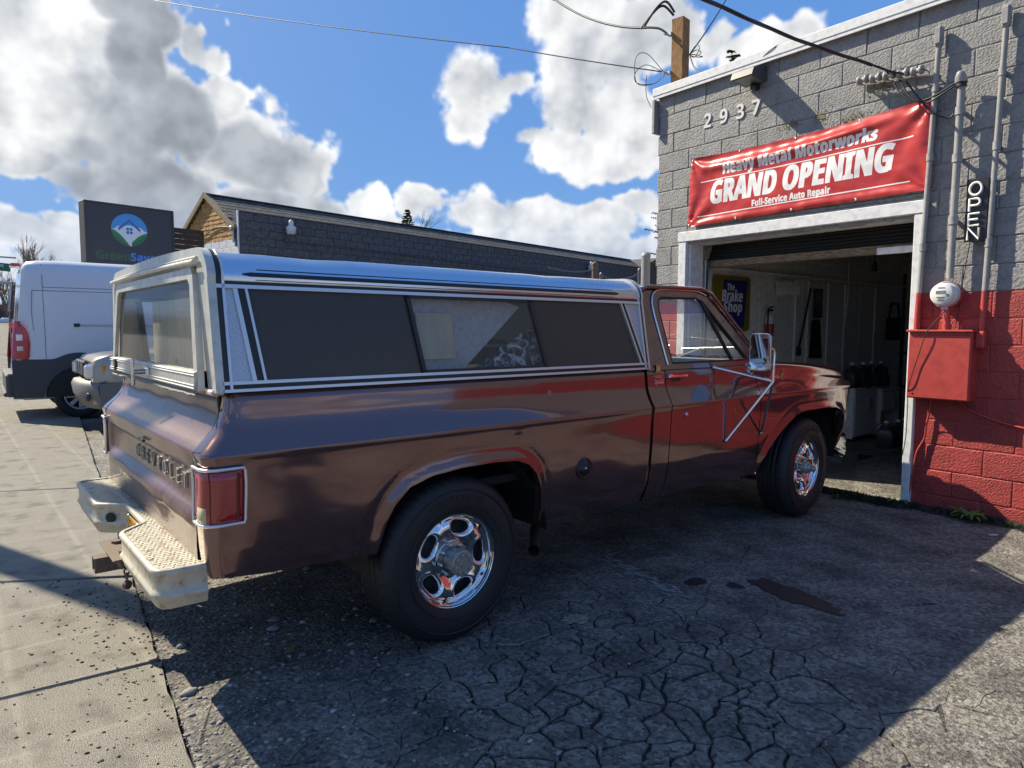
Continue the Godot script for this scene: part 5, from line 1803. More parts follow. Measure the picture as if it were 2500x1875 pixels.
func build_truck():
	var t := thing("pickup_truck", "old dark brown pickup truck with chrome wheels parked nose first at the garage door", "pickup truck", Vector3.ZERO)
	for s in [1.0, -1.0]:
		part("bed_side", side_skin(-0.90, 1.365, s, ARCH_R, "bed"), M.truck_paint, t)
		part("cab_corner", side_skin(1.392, 1.555, s, [], "door"), M.truck_paint, t)
		var door := part("door", side_skin(1.563, 2.560, s, [], "door"), M.truck_paint, t)
		part("front_fender", side_skin(2.568, 3.985, s, ARCH_F, "fender"), M.truck_paint, t)
		# door furniture
		var b := MB.new()
		b.box(v3(1.665, 1.172, 0.965 * s), v3(0.185, 0.020, 0.020), 0.007)
		b.box(v3(1.60, 1.172, 0.957 * s), v3(0.05, 0.030, 0.022), 0.008)
		part("handle", b, M.chrome, door, true)
		b = MB.new()
		b.box(v3(1.655, 1.158, 0.950 * s), v3(0.10, 0.035, 0.010), 0.004)
		part("handle_recess", b, M.black_plastic, door, true)
		b = MB.new()
		b.lathe(PackedVector2Array([Vector2(0.015, -0.004), Vector2(0.014, 0.004), Vector2(0.009, 0.006), Vector2(0, 0.006)]), 16, Transform3D(Basis.IDENTITY if s > 0 else Basis(Vector3.UP, PI), v3(1.710, 0.937, 1.0025 * s)))
		part("lock", b, M.chrome_dull, door, true)
	# hood
	var rows := []
	for i in 26:
		var x := lerpf(2.64, 3.985, i / 25.0)
		var y := top_y(x)
		var row := PackedVector3Array()
		for k in 25:
			var z := lerpf(-0.722, 0.722, k / 24.0)
			var e := absf(z) / 0.722
			var yy := y + 0.034 - 0.030 * e * e + 0.010 * exp(-pow((absf(z) - 0.45) / 0.03, 2.0))
			row.append(v3(x, yy, z))
		rows.append(row)
	var lipr := PackedVector3Array()
	for p in rows[-1]: lipr.append(p + v3(0.004, -0.09, 0))
	rows.append(lipr)
	var b := MB.new()
	b.loft(rows, 1, true)
	var hood := part("hood", b, M.truck_paint, t)
	b = MB.new()
	b.box(v3(2.60, 1.232, 0), v3(0.10, 0.02, 1.52), 0.006)
	part("cowl", b, M.black_plastic, t)
	for z in [-0.35, 0.25]:
		b = MB.new()
		b.tube(PackedVector3Array([v3(2.62, 1.245, z), v3(2.55, 1.315, z + 0.25), v3(2.53, 1.325, z + 0.45)]), 0.006, 6)
		b.tube(PackedVector3Array([v3(2.535, 1.315, z + 0.1), v3(2.52, 1.335, z + 0.6)]), 0.005, 6)
		part("wiper", b, M.chrome_dull, t)
	# front: grille, lamps, bumper
	b = MB.new()
	b.box(v3(3.93, 0.78, 0), v3(0.03, 0.50, 1.80), 0.01)
	part("grille_panel", b, M.black_plastic, t)
	b = MB.new()
	b.box(v3(3.935, 1.045, 0), v3(0.07, 0.075, 1.82), 0.02)
	part("header_panel", b, M.truck_paint, t)
	for i in 7:
		b = MB.new()
		b.box(v3(3.955, 0.78 + i * 0.045, 0), v3(0.02, 0.010, 1.15), 0.003)
		part("grille_bar", b, M.chrome, t)
	for s in [1.0, -1.0]:
		b = MB.new()
		b.box(v3(3.955, 0.92, 0.74 * s), v3(0.03, 0.22, 0.26), 0.02)
		part("headlight_bezel", b, M.chrome, t)
		b = MB.new()
		b.lathe(PackedVector2Array([Vector2(0.085, 0.0), Vector2(0.07, 0.02), Vector2(0.04, 0.03), Vector2(0, 0.033)]), 24, Transform3D(Basis(Vector3.UP, PI / 2), v3(3.965, 0.92, 0.74 * s)))
		part("headlight", b, M.lamp_clear, t)
		# amber side marker in a pale frame
		b = MB.new()
		b.prism(round_rect(0.042, 0.168, 0.019), -0.01, 0.010, Transform3D(Basis(Vector3.UP, 0.42 * s) if s > 0 else Basis(Vector3.UP, PI - 0.42), v3(3.928, 0.785, 0.972 * s)))
		part("marker_frame", b, M.trim_cream, t)
		b = MB.new()
		b.prism(round_rect(0.024, 0.145, 0.011), 0.0, 0.015, Transform3D(Basis(Vector3.UP, 0.42 * s) if s > 0 else Basis(Vector3.UP, PI - 0.42), v3(3.928, 0.785, 0.972 * s)))
		part("side_marker", b, M.amber, t)
	rows = []
	for i in 15:
		var zz := lerpf(-0.98, 0.98, i / 14.0)
		var bend := 0.16 * pow(absf(zz) / 0.98, 8.0)
		var row := PackedVector3Array()
		for q in [[4.02, 0.62], [4.09, 0.60], [4.12, 0.56], [4.10, 0.50], [4.12, 0.46], [4.10, 0.42], [4.05, 0.41]]: row.append(v3(q[0] - bend, q[1], zz))
		rows.append(row)
	b = MB.new()
	b.loft(rows, 1, true)
	part("front_bumper", b, M.chrome, t)
	# cab: roof, pillars, glass
	build_cab(t)
	build_tail(t)
	# badges
	b = MB.new()
	b.box(v3(1.487, 1.225, 0.9525), v3(0.040, 0.052, 0.006), 0.002)
	var bd := part("gold_badge", b, M.brass, t)
	b = MB.new()
	b.box(v3(1.487, 1.225, 0.956), v3(0.018, 0.026, 0.003), 0.001)
	part("crest", b, M.trim_cream, bd, true)
	var tx := put("badge_text", text_mesh("camper", 0.021, 0.004, true, true), M.chrome, t)
	tx.position = v3(1.494, 1.180, 0.953) - org
	tx.scale = Vector3(0.72, 1.0, 1)
	tx = put("badge_text", text_mesh("Special", 0.030, 0.004, true, true), M.chrome, t)
	tx.position = v3(1.494, 1.148, 0.954) - org
	tx.scale = Vector3(0.58, 1.0, 1)
	b = MB.new()
	b.box(v3(1.494, 1.140, 0.953), v3(0.08, 0.004, 0.004), 0.001)
	b.box(v3(1.494, 1.203, 0.951), v3(0.08, 0.004, 0.004), 0.001)
	part("badge_rule", b, M.chrome, t)
	tx = put("badge_text", text_mesh("Scottsdale", 0.020, 0.004, true, true), M.chrome, t)
	tx.position = v3(2.815, 1.118, 0.958) - org
	tx.scale = Vector3(0.85, 1.0, 1)
	b = MB.new()
	b.box(v3(2.925, 1.108, 0.958), v3(0.042, 0.062, 0.006), 0.003)
	bd = part("fender_badge", b, M.brass, t)
	b = MB.new()
	b.box(v3(2.925, 1.108, 0.962), v3(0.024, 0.036, 0.002), 0.001)
	part("badge_inset", b, M.ochre, bd, true)
	tx = put("badge_text", text_mesh("20", 0.024, 0.004, true, false), M.brass, t)
	tx.position = v3(2.925, 1.158, 0.957) - org
	# fuel cap
	b = MB.new()
	b.lathe(PackedVector2Array([Vector2(0.058, -0.004), Vector2(0.057, 0.006), Vector2(0.050, 0.008), Vector2(0.048, 0.002), Vector2(0.040, 0.003), Vector2(0.036, 0.014), Vector2(0, 0.016)]), 32, Transform3D(Basis.IDENTITY, v3(0.822, 0.717, 0.992)))
	var cap := part("fuel_cap", b, M.black_plastic, t)
	b = MB.new()
	b.lathe(PackedVector2Array([Vector2(0.008, 0.0), Vector2(0.007, 0.004), Vector2(0, 0.005)]), 12, Transform3D(Basis.IDENTITY, v3(0.822, 0.717, 1.006)))
	part("cap_lock", b, M.chrome_dull, cap, true)
	# mirror on tripod arms, right and left
	for s in [1.0, -1.0]: mirror(t, s)
	# underneath
	b = MB.new()
	for s in [1.0, -1.0]:
		b.box(v3(1.45, 0.55, 0.43 * s), v3(4.9, 0.13, 0.07))
		b.box(v3(0.0, 0.47, 0.52 * s), v3(1.2, 0.05, 0.065))
	b.box(v3(-0.9, 0.55, 0), v3(0.08, 0.1, 0.9))
	b.box(v3(1.0, 0.55, 0), v3(0.08, 0.1, 0.9))
	part("chassis", b, M.black_iron, t)
	b = MB.new()
	b.tube(PackedVector3Array([v3(0, 0.387, -0.8), v3(0, 0.387, 0.8)]), 0.05, 12)
	b.lathe(PackedVector2Array([Vector2(0, -0.15), Vector2(0.12, -0.12), Vector2(0.17, 0.0), Vector2(0.12, 0.12), Vector2(0, 0.15)]), 16, Transform3D(Basis(Vector3.UP, PI / 2), v3(0, 0.387, 0.1)))
	part("rear_axle", b, M.black_iron, t)
	b = MB.new()
	b.tube(PackedVector3Array([v3(3.34, 0.387, -0.8), v3(3.34, 0.387, 0.8)]), 0.04, 10)
	b.box(v3(3.2, 0.55, 0), v3(1.0, 0.35, 0.7))
	part("front_axle_and_engine", b, M.black_iron, t)
	b = MB.new()
	b.box(v3(0.1, 0.70, 0), v3(2.36, 0.04, 1.72))
	b.box(v3(1.34, 0.95, 0), v3(0.03, 0.52, 1.72))
	for s in [1.0, -1.0]:
		b.box(v3(0.1, 1.0, 0.86 * s), v3(2.2, 0.42, 0.02))
	part("bed_liner", b, M.dark_paint, t)
	for wx in [0.06, 3.26]:   # wheel wells: half drums
		for s in [1.0, -1.0]:
			b = MB.new()
			var rr := []
			for i in 13:
				var a := PI * i / 12.0
				rr.append(PackedVector3Array([v3(wx + cos(a) * 0.52, 0.42 + sin(a) * 0.46, 0.58 * s), v3(wx + cos(a) * 0.52, 0.42 + sin(a) * 0.46, 0.965 * s)]))
			b.loft(rr, 1)
			var dp := PackedVector3Array()
			for i in 13:
				var a := PI * i / 12.0
				dp.append(v3(wx + cos(a) * 0.52, 0.42 + sin(a) * 0.46, 0.58 * s))
			b.fan(dp)
			part("wheel_well", b, M.dark_paint, t)
	b = MB.new()
	b.box(v3(1.98, 0.80, 0), v3(1.16, 0.76, 1.80))
	part("dark_gap_backing", b, M.dark_paint, t)  # block added inside the cab, coloured near-black so panel gaps look shaded
	b = MB.new()
	b.tube(curve_pts([v3(1.6, 0.36, 0.55), v3(0.95, 0.36, 0.58), v3(0.72, 0.345, 0.72), v3(0.52, 0.315, 0.93)]), 0.031, 12, false)
	b.tube(curve_pts([v3(1.6, 0.36, 0.55), v3(0.95, 0.36, 0.58), v3(0.72, 0.345, 0.72), v3(0.52, 0.315, 0.93)]), 0.027, 12, false)
	part("exhaust_pipe", b, M.black_iron, t)
	# wheels
	make_wheel("rear_wheel", Transform3D(Basis.IDENTITY, v3(0, 0.387, 0.985)), t, false)
	make_wheel("rear_wheel", Transform3D(Basis(Vector3.UP, PI), v3(0, 0.387, -0.985)), t, false)
	make_wheel("front_wheel", Transform3D(Basis(Vector3.UP, 0.05), v3(3.34, 0.387, 0.965)), t, true)
	make_wheel("front_wheel", Transform3D(Basis(Vector3.UP, PI + 0.05), v3(3.34, 0.387, -0.965)), t, true)
	build_shell()

func mirror(t: Node3D, s: float):
	var apex := v3(2.375, 1.118, 1.19 * s)
	var b := MB.new()
	for q in [[2.06, 1.212, 0.952], [2.507, 1.150, 0.958], [2.150, 0.728, 1.000], [2.585, 0.738, 1.000]]:
		var base := v3(q[0], q[1], q[2] * s)
		b.tube(PackedVector3Array([base, base.lerp(apex, 0.06), apex]), 0.0085, 8)
	b.tube(curve_pts([apex, apex + v3(0, 0.10, 0), apex + v3(0.005, 0.19, 0), apex + v3(-0.02, 0.215, -0.005 * s), apex + v3(-0.07, 0.215, -0.01 * s)]), 0.010, 10)
	var arms := part("mirror_arms", b, M.chrome, t)
	for q in [[2.06, 1.212, 0.952], [2.507, 1.150, 0.958], [2.150, 0.728, 1.000], [2.585, 0.738, 1.000]]:
		b = MB.new()
		b.lathe(PackedVector2Array([Vector2(0.014, -0.002), Vector2(0.013, 0.006), Vector2(0, 0.010)]), 10, Transform3D(Basis.IDENTITY if s > 0 else Basis(Vector3.UP, PI), v3(q[0], q[1], q[2] * s)))
		part("mount", b, M.chrome_dull, arms, true)
	var c := v3(2.27, 1.312, 1.155 * s)
	var bs := Basis(Vector3.UP, -PI / 2 + 0.10 * s)
	b = MB.new()
	var rows := []
	for q in [[0.030, 0.60], [0.022, 0.86], [0.008, 0.985], [0.0, 1.0], [-0.006, 1.0]]:
		var row := PackedVector3Array()
		for p in round_rect(0.145 * q[1], 0.245 * (q[1] * 0.5 + 0.5), 0.03, 5): row.append(c + bs * v3(p.x, p.y, -q[0]))
		rows.append(row)
	b.loft(rows, 1, false, true)
	b.fan(rows[0], 1, true)
	var rim := []
	for q in [[0.145, 0.245, -0.006], [0.141, 0.241, -0.011], [0.131, 0.231, -0.009]]:
		var row := PackedVector3Array()
		for p in round_rect(q[0], q[1], 0.028, 5): row.append(c + bs * v3(p.x, p.y, -q[2]))
		rim.append(row)
	b.loft(rim, 2, false, true)
	var hd := part("mirror_head", b, M.chrome_dull, t)
	b = MB.new()
	var face := PackedVector3Array()
	for p in round_rect(0.133, 0.233, 0.026, 5): face.append(c + bs * v3(p.x, p.y, 0.008))
	b.fan(face)
	part("mirror_glass", b, M.mirror, hd, true)
	b = MB.new()
	b.lathe(PackedVector2Array([Vector2(0.036, 0.0), Vector2(0.035, 0.010), Vector2(0.024, 0.014), Vector2(0, 0.017)]), 20, Transform3D(bs, c + bs * v3(-0.058, -0.10, 0.012)))
	part("round_mirror", b, M.mirror, hd, true)

func cab_z(y: float) -> float:
	return 0.946 - 0.25 * (y - 1.22)

func build_cab(t: Node3D):
	var outer := [[1.392, 1.215], [1.43, 1.56], [1.455, 1.662], [1.525, 1.712], [2.03, 1.722], [2.14, 1.693], [2.655, 1.240], [2.655, 1.215]]
	var inner := [[1.642, 1.250], [1.602, 1.580], [1.610, 1.628], [1.645, 1.655], [2.01, 1.660], [2.075, 1.642], [2.480, 1.262], [2.468, 1.250]]
	for s in [1.0, -1.0]:
		var b := MB.new()
		var o := PackedVector3Array()
		var i1 := PackedVector3Array()
		var i2 := PackedVector3Array()
		for k in 8:
			var nx := (k + 1) % 8
			var n := 6 if k in [0, 3, 5, 7] else 3
			for q in n:
				var f := float(q) / n
				var po := Vector2(outer[k][0], outer[k][1]).lerp(Vector2(outer[nx][0], outer[nx][1]), f)
				var pi := Vector2(inner[k][0], inner[k][1]).lerp(Vector2(inner[nx][0], inner[nx][1]), f)
				o.append(v3(po.x, po.y, cab_z(po.y) * s))
				i1.append(v3(pi.x, pi.y, cab_z(pi.y) * s))
				i2.append(v3(pi.x, pi.y, (cab_z(pi.y) - 0.035) * s))
		b.loft([o, i1], 1, s < 0, true)
		b.loft([i1, i2], 2, s < 0, true)
		var oi := PackedVector3Array()
		for p in o: oi.append(p - v3(0, 0, 0.05 * s))
		b.loft([oi, o], 3, s < 0, true)
		part("window_surround", b, M.truck_paint, t)
		b = MB.new()
		var gl := PackedVector3Array()
		for p in i2: gl.append(p + v3(0, 0, 0.008 * s))
		b.fan(gl, -1, s > 0)
		part("side_window", b, M.glass, t)
		b = MB.new()
		var ring := i1.duplicate()
		ring.append(i1[0])
		for k in ring.size(): ring[k] -= v3(0, 0, 0.006 * s)
		b.tube(ring, 0.009, 6)
		b.tube(PackedVector3Array([v3(2.075, 1.64, (cab_z(1.64) - 0.012) * s), v3(2.305, 1.252, (cab_z(1.252) - 0.012) * s)]), 0.013, 8)
		part("window_seal", b, M.black_rubber, t)
		b = MB.new()
		var path := []
		for q in [[1.585, 1.245], [1.562, 1.40], [1.540, 1.56], [1.543, 1.635], [1.572, 1.682], [1.64, 1.702], [1.85, 1.708], [2.03, 1.706], [2.12, 1.682]]: path.append(v3(q[0], q[1], (cab_z(q[1]) + 0.006) * s))
		b.tube(curve_pts(path, 4), 0.0065, 8)
		part("bright_moulding", b, M.chrome, t)
	# roof
	var rows := []
	for i in 19:
		var f := i / 18.0
		var x := lerpf(1.40, 2.20, f)
		var drop := 0.045 * pow(maxf(0.0, (f - 0.78) / 0.22), 2.0) + 0.03 * pow(maxf(0.0, (0.12 - f) / 0.12), 2.0)
		var row := PackedVector3Array()
		for k in 25:
			var z := lerpf(-1, 1, k / 24.0)
			var y := 1.712 + 0.058 * (1.0 - pow(absf(z), 3.0)) - drop
			row.append(v3(x + 0.03 * (1 - z * z) * (f - 0.5), y, z * 0.838))
		rows.append(row)
	var b := MB.new()
	b.loft(rows, 1, true)
	part("roof", b, M.truck_paint, t)
	for s in [1.0, -1.0]:
		b = MB.new()
		b.tube(PackedVector3Array([v3(1.42, 1.690, 0.848 * s), v3(1.50, 1.716, 0.846 * s), v3(2.06, 1.724, 0.840 * s), v3(2.17, 1.694, 0.845 * s), v3(2.66, 1.25, 0.945 * s)]), 0.012, 8)
		part("drip_rail", b, M.truck_paint, t)
	# windscreen
	b = MB.new()
	var ws := []
	for i in 9:
		var f := i / 8.0
		var row := PackedVector3Array()
		for k in 13:
			var z := lerpf(-1, 1, k / 12.0)
			row.append(v3(lerpf(2.655, 2.165, f) + 0.06 * (1 - z * z), lerpf(1.235, 1.685, f), z * lerpf(0.88, 0.79, f)))
		ws.append(row)
	b.loft(ws, 1)
	part("windscreen", b, M.glass, t)
	b = MB.new()
	b.loft([ws[7], ws[8]], 1)
	for r in 2:
		pass
	var sb := MB.new()
	var bands := []
	for r in [ws[6], ws[7], ws[8]]:
		var row := PackedVector3Array()
		for p in r: row.append(p + v3(-0.006, -0.002, 0))
		bands.append(row)
	sb.loft(bands, 1)
	part("tinted_band", sb, M.blue_tint, t)
	b = MB.new()
	var fr := PackedVector3Array()
	for p in ws[0]: fr.append(p)
	for r in ws: fr.append(r[12])
	for k in range(12, -1, -1): fr.append(ws[8][k])
	for k in range(8, -1, -1): fr.append(ws[k][0])
	b.tube(fr, 0.014, 6)
	part("windscreen_seal", b, M.black_rubber, t)
	# back wall with window
	b = MB.new()
	b.box(v3(1.405, 1.30, 0), v3(0.02, 0.18, 1.86))
	b.box(v3(1.43, 1.665, 0), v3(0.02, 0.07, 1.66))
	for s in [1.0, -1.0]: b.box(v3(1.418, 1.50, 0.74 * s), v3(0.02, 0.28, 0.24))
	part("cab_back", b, M.truck_paint, t)
	b = MB.new()
	b.quad(v3(1.418, 1.385, -0.63), v3(1.418, 1.385, 0.63), v3(1.428, 1.635, 0.63), v3(1.428, 1.635, -0.63))
	part("rear_window", b, M.glass, t)
	# inside
	b = MB.new()
	b.box(v3(1.62, 1.12, 0), v3(0.20, 0.34, 1.55), 0.05, Basis(Vector3.BACK, 0.2))
	b.box(v3(1.88, 0.96, 0), v3(0.52, 0.16, 1.55), 0.05)
	part("bench_seat", b, M.navy_vinyl, t)
	b = MB.new()
	b.box(v3(2.50, 1.20, 0), v3(0.28, 0.09, 1.68), 0.03)
	b.box(v3(2.42, 1.08, 0), v3(0.16, 0.2, 1.6), 0.03)
	part("dashboard", b, M.dash_beige, t)
	b = MB.new()
	var wheel := PackedVector3Array()
	for i in 33:
		var a := TAU * i / 32.0
		wheel.append(v3(2.16, 1.27, -0.42) + Basis(Vector3.BACK, -0.55) * v3(0, cos(a) * 0.19, sin(a) * 0.19))
	b.tube(wheel, 0.012, 8, false)
	b.tube(PackedVector3Array([v3(2.16, 1.27, -0.42), v3(2.4, 1.13, -0.42)]), 0.022, 8)
	b.tube(PackedVector3Array([v3(2.16, 1.27, -0.61), v3(2.16, 1.27, -0.23)]), 0.012, 8)
	part("steering_wheel", b, M.black_plastic, t)

func rear_x(y: float) -> float:
	return smooth_table(REAR, y)

func build_tail(t: Node3D):
	# tailgate with a recessed name panel
	var prof := [[1.216, -0.985], [1.205, -0.996], [1.17, -0.998], [1.13, -1.003], [1.08, -1.028], [1.04, -1.066], [1.012, -1.092], [1.0, -1.0985], [0.985, -1.097], [0.965, -1.094], [0.945, -1.092], [0.932, -1.087], [0.925, -1.080], [0.920, -1.072], [0.905, -1.069], [0.86, -1.068], [0.812, -1.068], [0.800, -1.072], [0.788, -1.084], [0.765, -1.101], [0.748, -1.107], [0.735, -1.108], [0.722, -1.104], [0.712, -1.098], [0.70, -1.096], [0.65, -1.094], [0.60, -1.090], [0.565, -1.082], [0.56, -1.06]]
	var rows := []
	for i in 61:
		var z := lerpf(-0.860, 0.860, i / 60.0)
		var inn := smoothstep(0.835, 0.775, absf(z))
		var row := PackedVector3Array()
		for q in prof:
			var x: float = q[1]
			var flat := -1.092 if q[0] < 0.96 and q[0] > 0.60 else x
			x = lerpf(flat, x, inn)
			if q[0] < 0.8 and q[0] > 0.62: x += 0.010 * exp(-(pow((z - 0.42) / 0.045, 2.0) + pow((q[0] - 0.70) / 0.04, 2.0)))
			row.append(v3(x + 0.0008 * sin(z * 14.0 + q[0] * 20.0), q[0], z))
		rows.append(row)
	var b := MB.new()
	b.loft(rows, 1)
	var gate := part("tailgate", b, M.truck_paint_worn, t)
	b = MB.new()
	b.box(v3(-1.035, 0.78, 0), v3(0.03, 0.42, 1.70))
	b.box(v3(-0.955, 1.10, 0), v3(0.03, 0.22, 1.72))
	part("tailgate_inner", b, M.dark_paint, gate, true)
	b = MB.new()
	b.box(v3(-1.103, 0.950, 0.05), v3(0.012, 0.014, 0.10), 0.004)
	part("gate_handle", b, M.black_plastic, gate, true)
	var word := "CHEVROLET"
	for i in 9:
		var z := lerpf(-0.20, 0.655, i / 8.0)
		var o := put("letter", text_mesh(word[i], 0.062, 0.006, false), M.pressed_letter, gate, true)
		o.transform = Transform3D(Basis(Vector3.UP, -PI / 2), v3(-1.073, 0.862, z)) * Transform3D(Basis().scaled(Vector3(1.05, 1, 1)))
	# lamps
	for s in [1.0, -1.0]:
		var lens := []
		var fy := [0.757, 0.761, 0.80, 0.855, 0.91, 0.944, 0.949]
		for yi in fy.size():
			var y: float = fy[yi]
			var off := 0.004 if yi in [0, fy.size() - 1] else 0.013
			var row := PackedVector3Array()
			for k in 14:
				row.append(corner_pt(k / 13.0, y, off if k > 0 and k < 13 else 0.004, s))
			lens.append(row)
		b = MB.new()
		b.loft(lens, 1, s < 0)
		var lamp := part("taillight", b, M.tail_red, t)
		b = MB.new()
		var fr := PackedVector3Array()
		for k in 14: fr.append(corner_pt(k / 13.0, 0.752, 0.012, s))
		for y in [0.765, 0.80, 0.85, 0.90, 0.945]: fr.append(corner_pt(1.02, y, 0.012, s))
		for k in range(13, -1, -1): fr.append(corner_pt(k / 13.0, 0.956, 0.012, s))
		for y in [0.945, 0.90, 0.85, 0.80, 0.765, 0.752]: fr.append(corner_pt(-0.02, y, 0.012, s))
		b.tube(fr, 0.0065, 8)
		part("lamp_frame", b, M.trim_bright, lamp, true)
		var bl := []
		for y in [0.757, 0.76, 0.815, 0.818]:
			var row := PackedVector3Array()
			for k in 6: row.append(corner_pt(lerpf(0.17, 0.47, k / 5.0), y, 0.0155 if y in [0.76, 0.815] and k > 0 and k < 5 else 0.010, s))
			bl.append(row)
		b = MB.new()
		b.loft(bl, 1, s < 0)
		part("reversing_lens", b, M.lamp_pale, lamp, true)
		b = MB.new()
		for q in [[0.06, 0.925], [0.94, 0.925], [0.06, 0.78], [0.94, 0.78]]:
			var p: Vector3 = corner_pt(q[0], q[1], 0.013, s)
			b.box(p, v3(0.007, 0.007, 0.007), 0.003)
		part("lens_screw", b, M.black_plastic, lamp, true)
		b = MB.new()
		var sep := PackedVector3Array()
		for y in [0.752, 0.80, 0.85, 0.90, 0.952]: sep.append(corner_pt(0.50, y, 0.0125, s))
		b.tube(sep, 0.0022, 6)
		sep = PackedVector3Array()
		for y in [0.765, 0.80, 0.85, 0.90, 0.94]: sep.append(corner_pt(0.90, y, 0.0125, s))
		b.tube(sep, 0.005, 6)
		part("lens_rib", b, M.tail_dark, lamp, true)
	build_bumper(t)

# point on the rear corner of the bed: u from the tailgate (0) round to the side (1)
func corner_pt(u: float, y: float, off: float, s: float) -> Vector3:
	var xr := smooth_table(REAR, y)
	var zs := lerp_table(SIDE, y)
	var r := 0.052
	var l1 := zs - r - 0.880        # straight part on the rear face
	var l2 := r * PI * 0.5
	var l3 := 0.075
	var d := u * (l1 + l2 + l3)
	if d < l1: return v3(xr - off, y, (0.880 + d) * s)
	if d < l1 + l2:
		var a := (d - l1) / r
		return v3(xr + r - (r + off) * cos(a), y, (zs - r + (r + off) * sin(a)) * s)
	return v3(xr + r + (d - l1 - l2), y, (zs + off) * s)

func build_bumper(t: Node3D):
	# plan outline of the step bumper, from the left end round to the right end
	var plan := PackedVector2Array([Vector2(-1.075, -0.925), Vector2(-1.200, -0.920), Vector2(-1.235, -0.900), Vector2(-1.246, -0.865), Vector2(-1.246, -0.315), Vector2(-1.232, -0.288), Vector2(-1.150, -0.210), Vector2(-1.135, -0.190), Vector2(-1.135, 0.190), Vector2(-1.150, 0.210), Vector2(-1.232, 0.288), Vector2(-1.246, 0.315), Vector2(-1.246, 0.865), Vector2(-1.235, 0.900), Vector2(-1.200, 0.920), Vector2(-1.075, 0.925)])
	var nrm := PackedVector2Array()
	for i in plan.size():
		var a := plan[maxi(i - 1, 0)]
		var c := plan[mini(i + 1, plan.size() - 1)]
		var d := (c - a).normalized()
		nrm.append(Vector2(-d.y, d.x))
	var rows := []
	for q in [[0.605, -0.012], [0.608, -0.003], [0.603, 0.006], [0.594, 0.009], [0.584, 0.006], [0.577, 0.0], [0.53, -0.002], [0.521, 0.001], [0.514, 0.007], [0.505, 0.009], [0.497, 0.005], [0.490, -0.003], [0.462, -0.008], [0.455, -0.016]]:
		var row := PackedVector3Array()
		for i in plan.size():
			var p: Vector2 = plan[i] + nrm[i] * q[1]
			var dent := 0.0
			row.append(v3(p.x, q[0] + dent, p.y))
		rows.append(row)
	var b := MB.new()
	# direction check: outward is away from the middle of the bumper
	b.loft(rows, 1)
	var top := PackedVector2Array()
	for i in plan.size(): top.append(plan[i] - nrm[i] * 0.012)
	var idx := Geometry2D.triangulate_polygon(top)
	for i in range(0, idx.size(), 3):
		var p := top[idx[i]]
		var q := top[idx[i + 1]]
		var r := top[idx[i + 2]]
		b.tri(v3(p.x, 0.600, p.y), v3(q.x, 0.600, q.y), v3(r.x, 0.600, r.y))
	var bump := part("step_bumper", b, M.bumper_cream, t)
	# raised tread pattern
	var lz := MB.new()
	for i in 74:
		for j in 9:
			var z := -0.90 + i * 0.0245
			var x := -1.225 + j * 0.018 + (0.009 if i % 2 else 0.0)
			var lim := -1.228
			if absf(z) < 0.30: lim = -1.120 if absf(z) < 0.2 else lerpf(-1.120, -1.225, (absf(z) - 0.2) / 0.1)
			if x < lim or x > -1.085: continue
			lz.box(v3(x, 0.6006, z), v3(0.015, 0.0032, 0.0045), 0.0012, Basis(Vector3.UP, 0.7 if (i + j) % 2 else -0.7))
	var tr := part("tread_pattern", lz, M.bumper_cream, bump, true)
	tr.set_meta("kind", "stuff")
	# holes for lamps
	for z in [-0.235, 0.235]:
		b = MB.new()
		var nn := Vector2(-0.69, 0.72) if z < 0 else Vector2(-0.69, -0.72)
		var cc := v3(-1.191, 0.535, z * 1.06) 
		b.lathe(PackedVector2Array([Vector2(0, 0.0035), Vector2(0.024, 0.0035), Vector2(0.026, 0.002)]), 24, Transform3D(Basis.looking_at(v3(-nn.x, 0, -nn.y), Vector3.UP), cc + v3(nn.x, 0, nn.y) * 0.003))
		part("lamp_hole", b, M.black_rubber, bump, true)
	# number plate
	b = MB.new()
	b.box(v3(-1.141, 0.535, 0.0), v3(0.004, 0.075, 0.30), 0.001)
	var pl := part("number_plate", b, M.plate_yellow, bump, true)
	b = MB.new()
	for i in 6:
		b.box(v3(-1.1435, 0.535, -0.11 + i * 0.044), v3(0.002, 0.044, 0.010), 0.0)
		b.box(v3(-1.1435, 0.515 + 0.04 * (i % 2), -0.10 + i * 0.044), v3(0.002, 0.008, 0.022), 0.0)
	part("plate_figures", b, M.plate_dark, bump, true)
	b = MB.new()
	for z in [-0.10, 0.10]: b.lathe(PackedVector2Array([Vector2(0.010, 0.0), Vector2(0.008, 0.006), Vector2(0, 0.007)]), 8, Transform3D(Basis(Vector3.UP, -PI / 2), v3(-1.143, 0.568, z)))
	part("plate_bolt", b, M.chrome_dull, bump, true)
	# tow hitch
	b = MB.new()
	b.box(v3(-1.17, 0.448, 0.02), v3(0.18, 0.010, 0.36), 0.003)
	b.box(v3(-1.225, 0.425, 0.02), v3(0.012, 0.045, 0.32), 0.003)
	var hp := part("hitch_plate", b, M.rusty, t)
	b = MB.new()
	for z in [-0.08, 0.10]: b.lathe(PackedVector2Array([Vector2(0.022, 0.0), Vector2(0.022, 0.014), Vector2(0, 0.015)]), 6, Transform3D(Basis(Vector3.RIGHT, -PI / 2), v3(-1.20, 0.452, z)), 1, true)
	part("hitch_bolt", b, M.rusty, hp, true)
	b = MB.new()
	for q in [[0.0, 0.031, 0.062, 0.006], [0.0, -0.031, 0.062, 0.006]]: b.box(v3(-1.205, 0.388 + q[1], -0.02), v3(0.20, 0.007, 0.068), 0.001)
	for z in [-0.031, 0.031]: b.box(v3(-1.205, 0.388, -0.02 + z), v3(0.20, 0.058, 0.007), 0.001)
	part("receiver_tube", b, M.rusty, hp, true)
	b = MB.new()
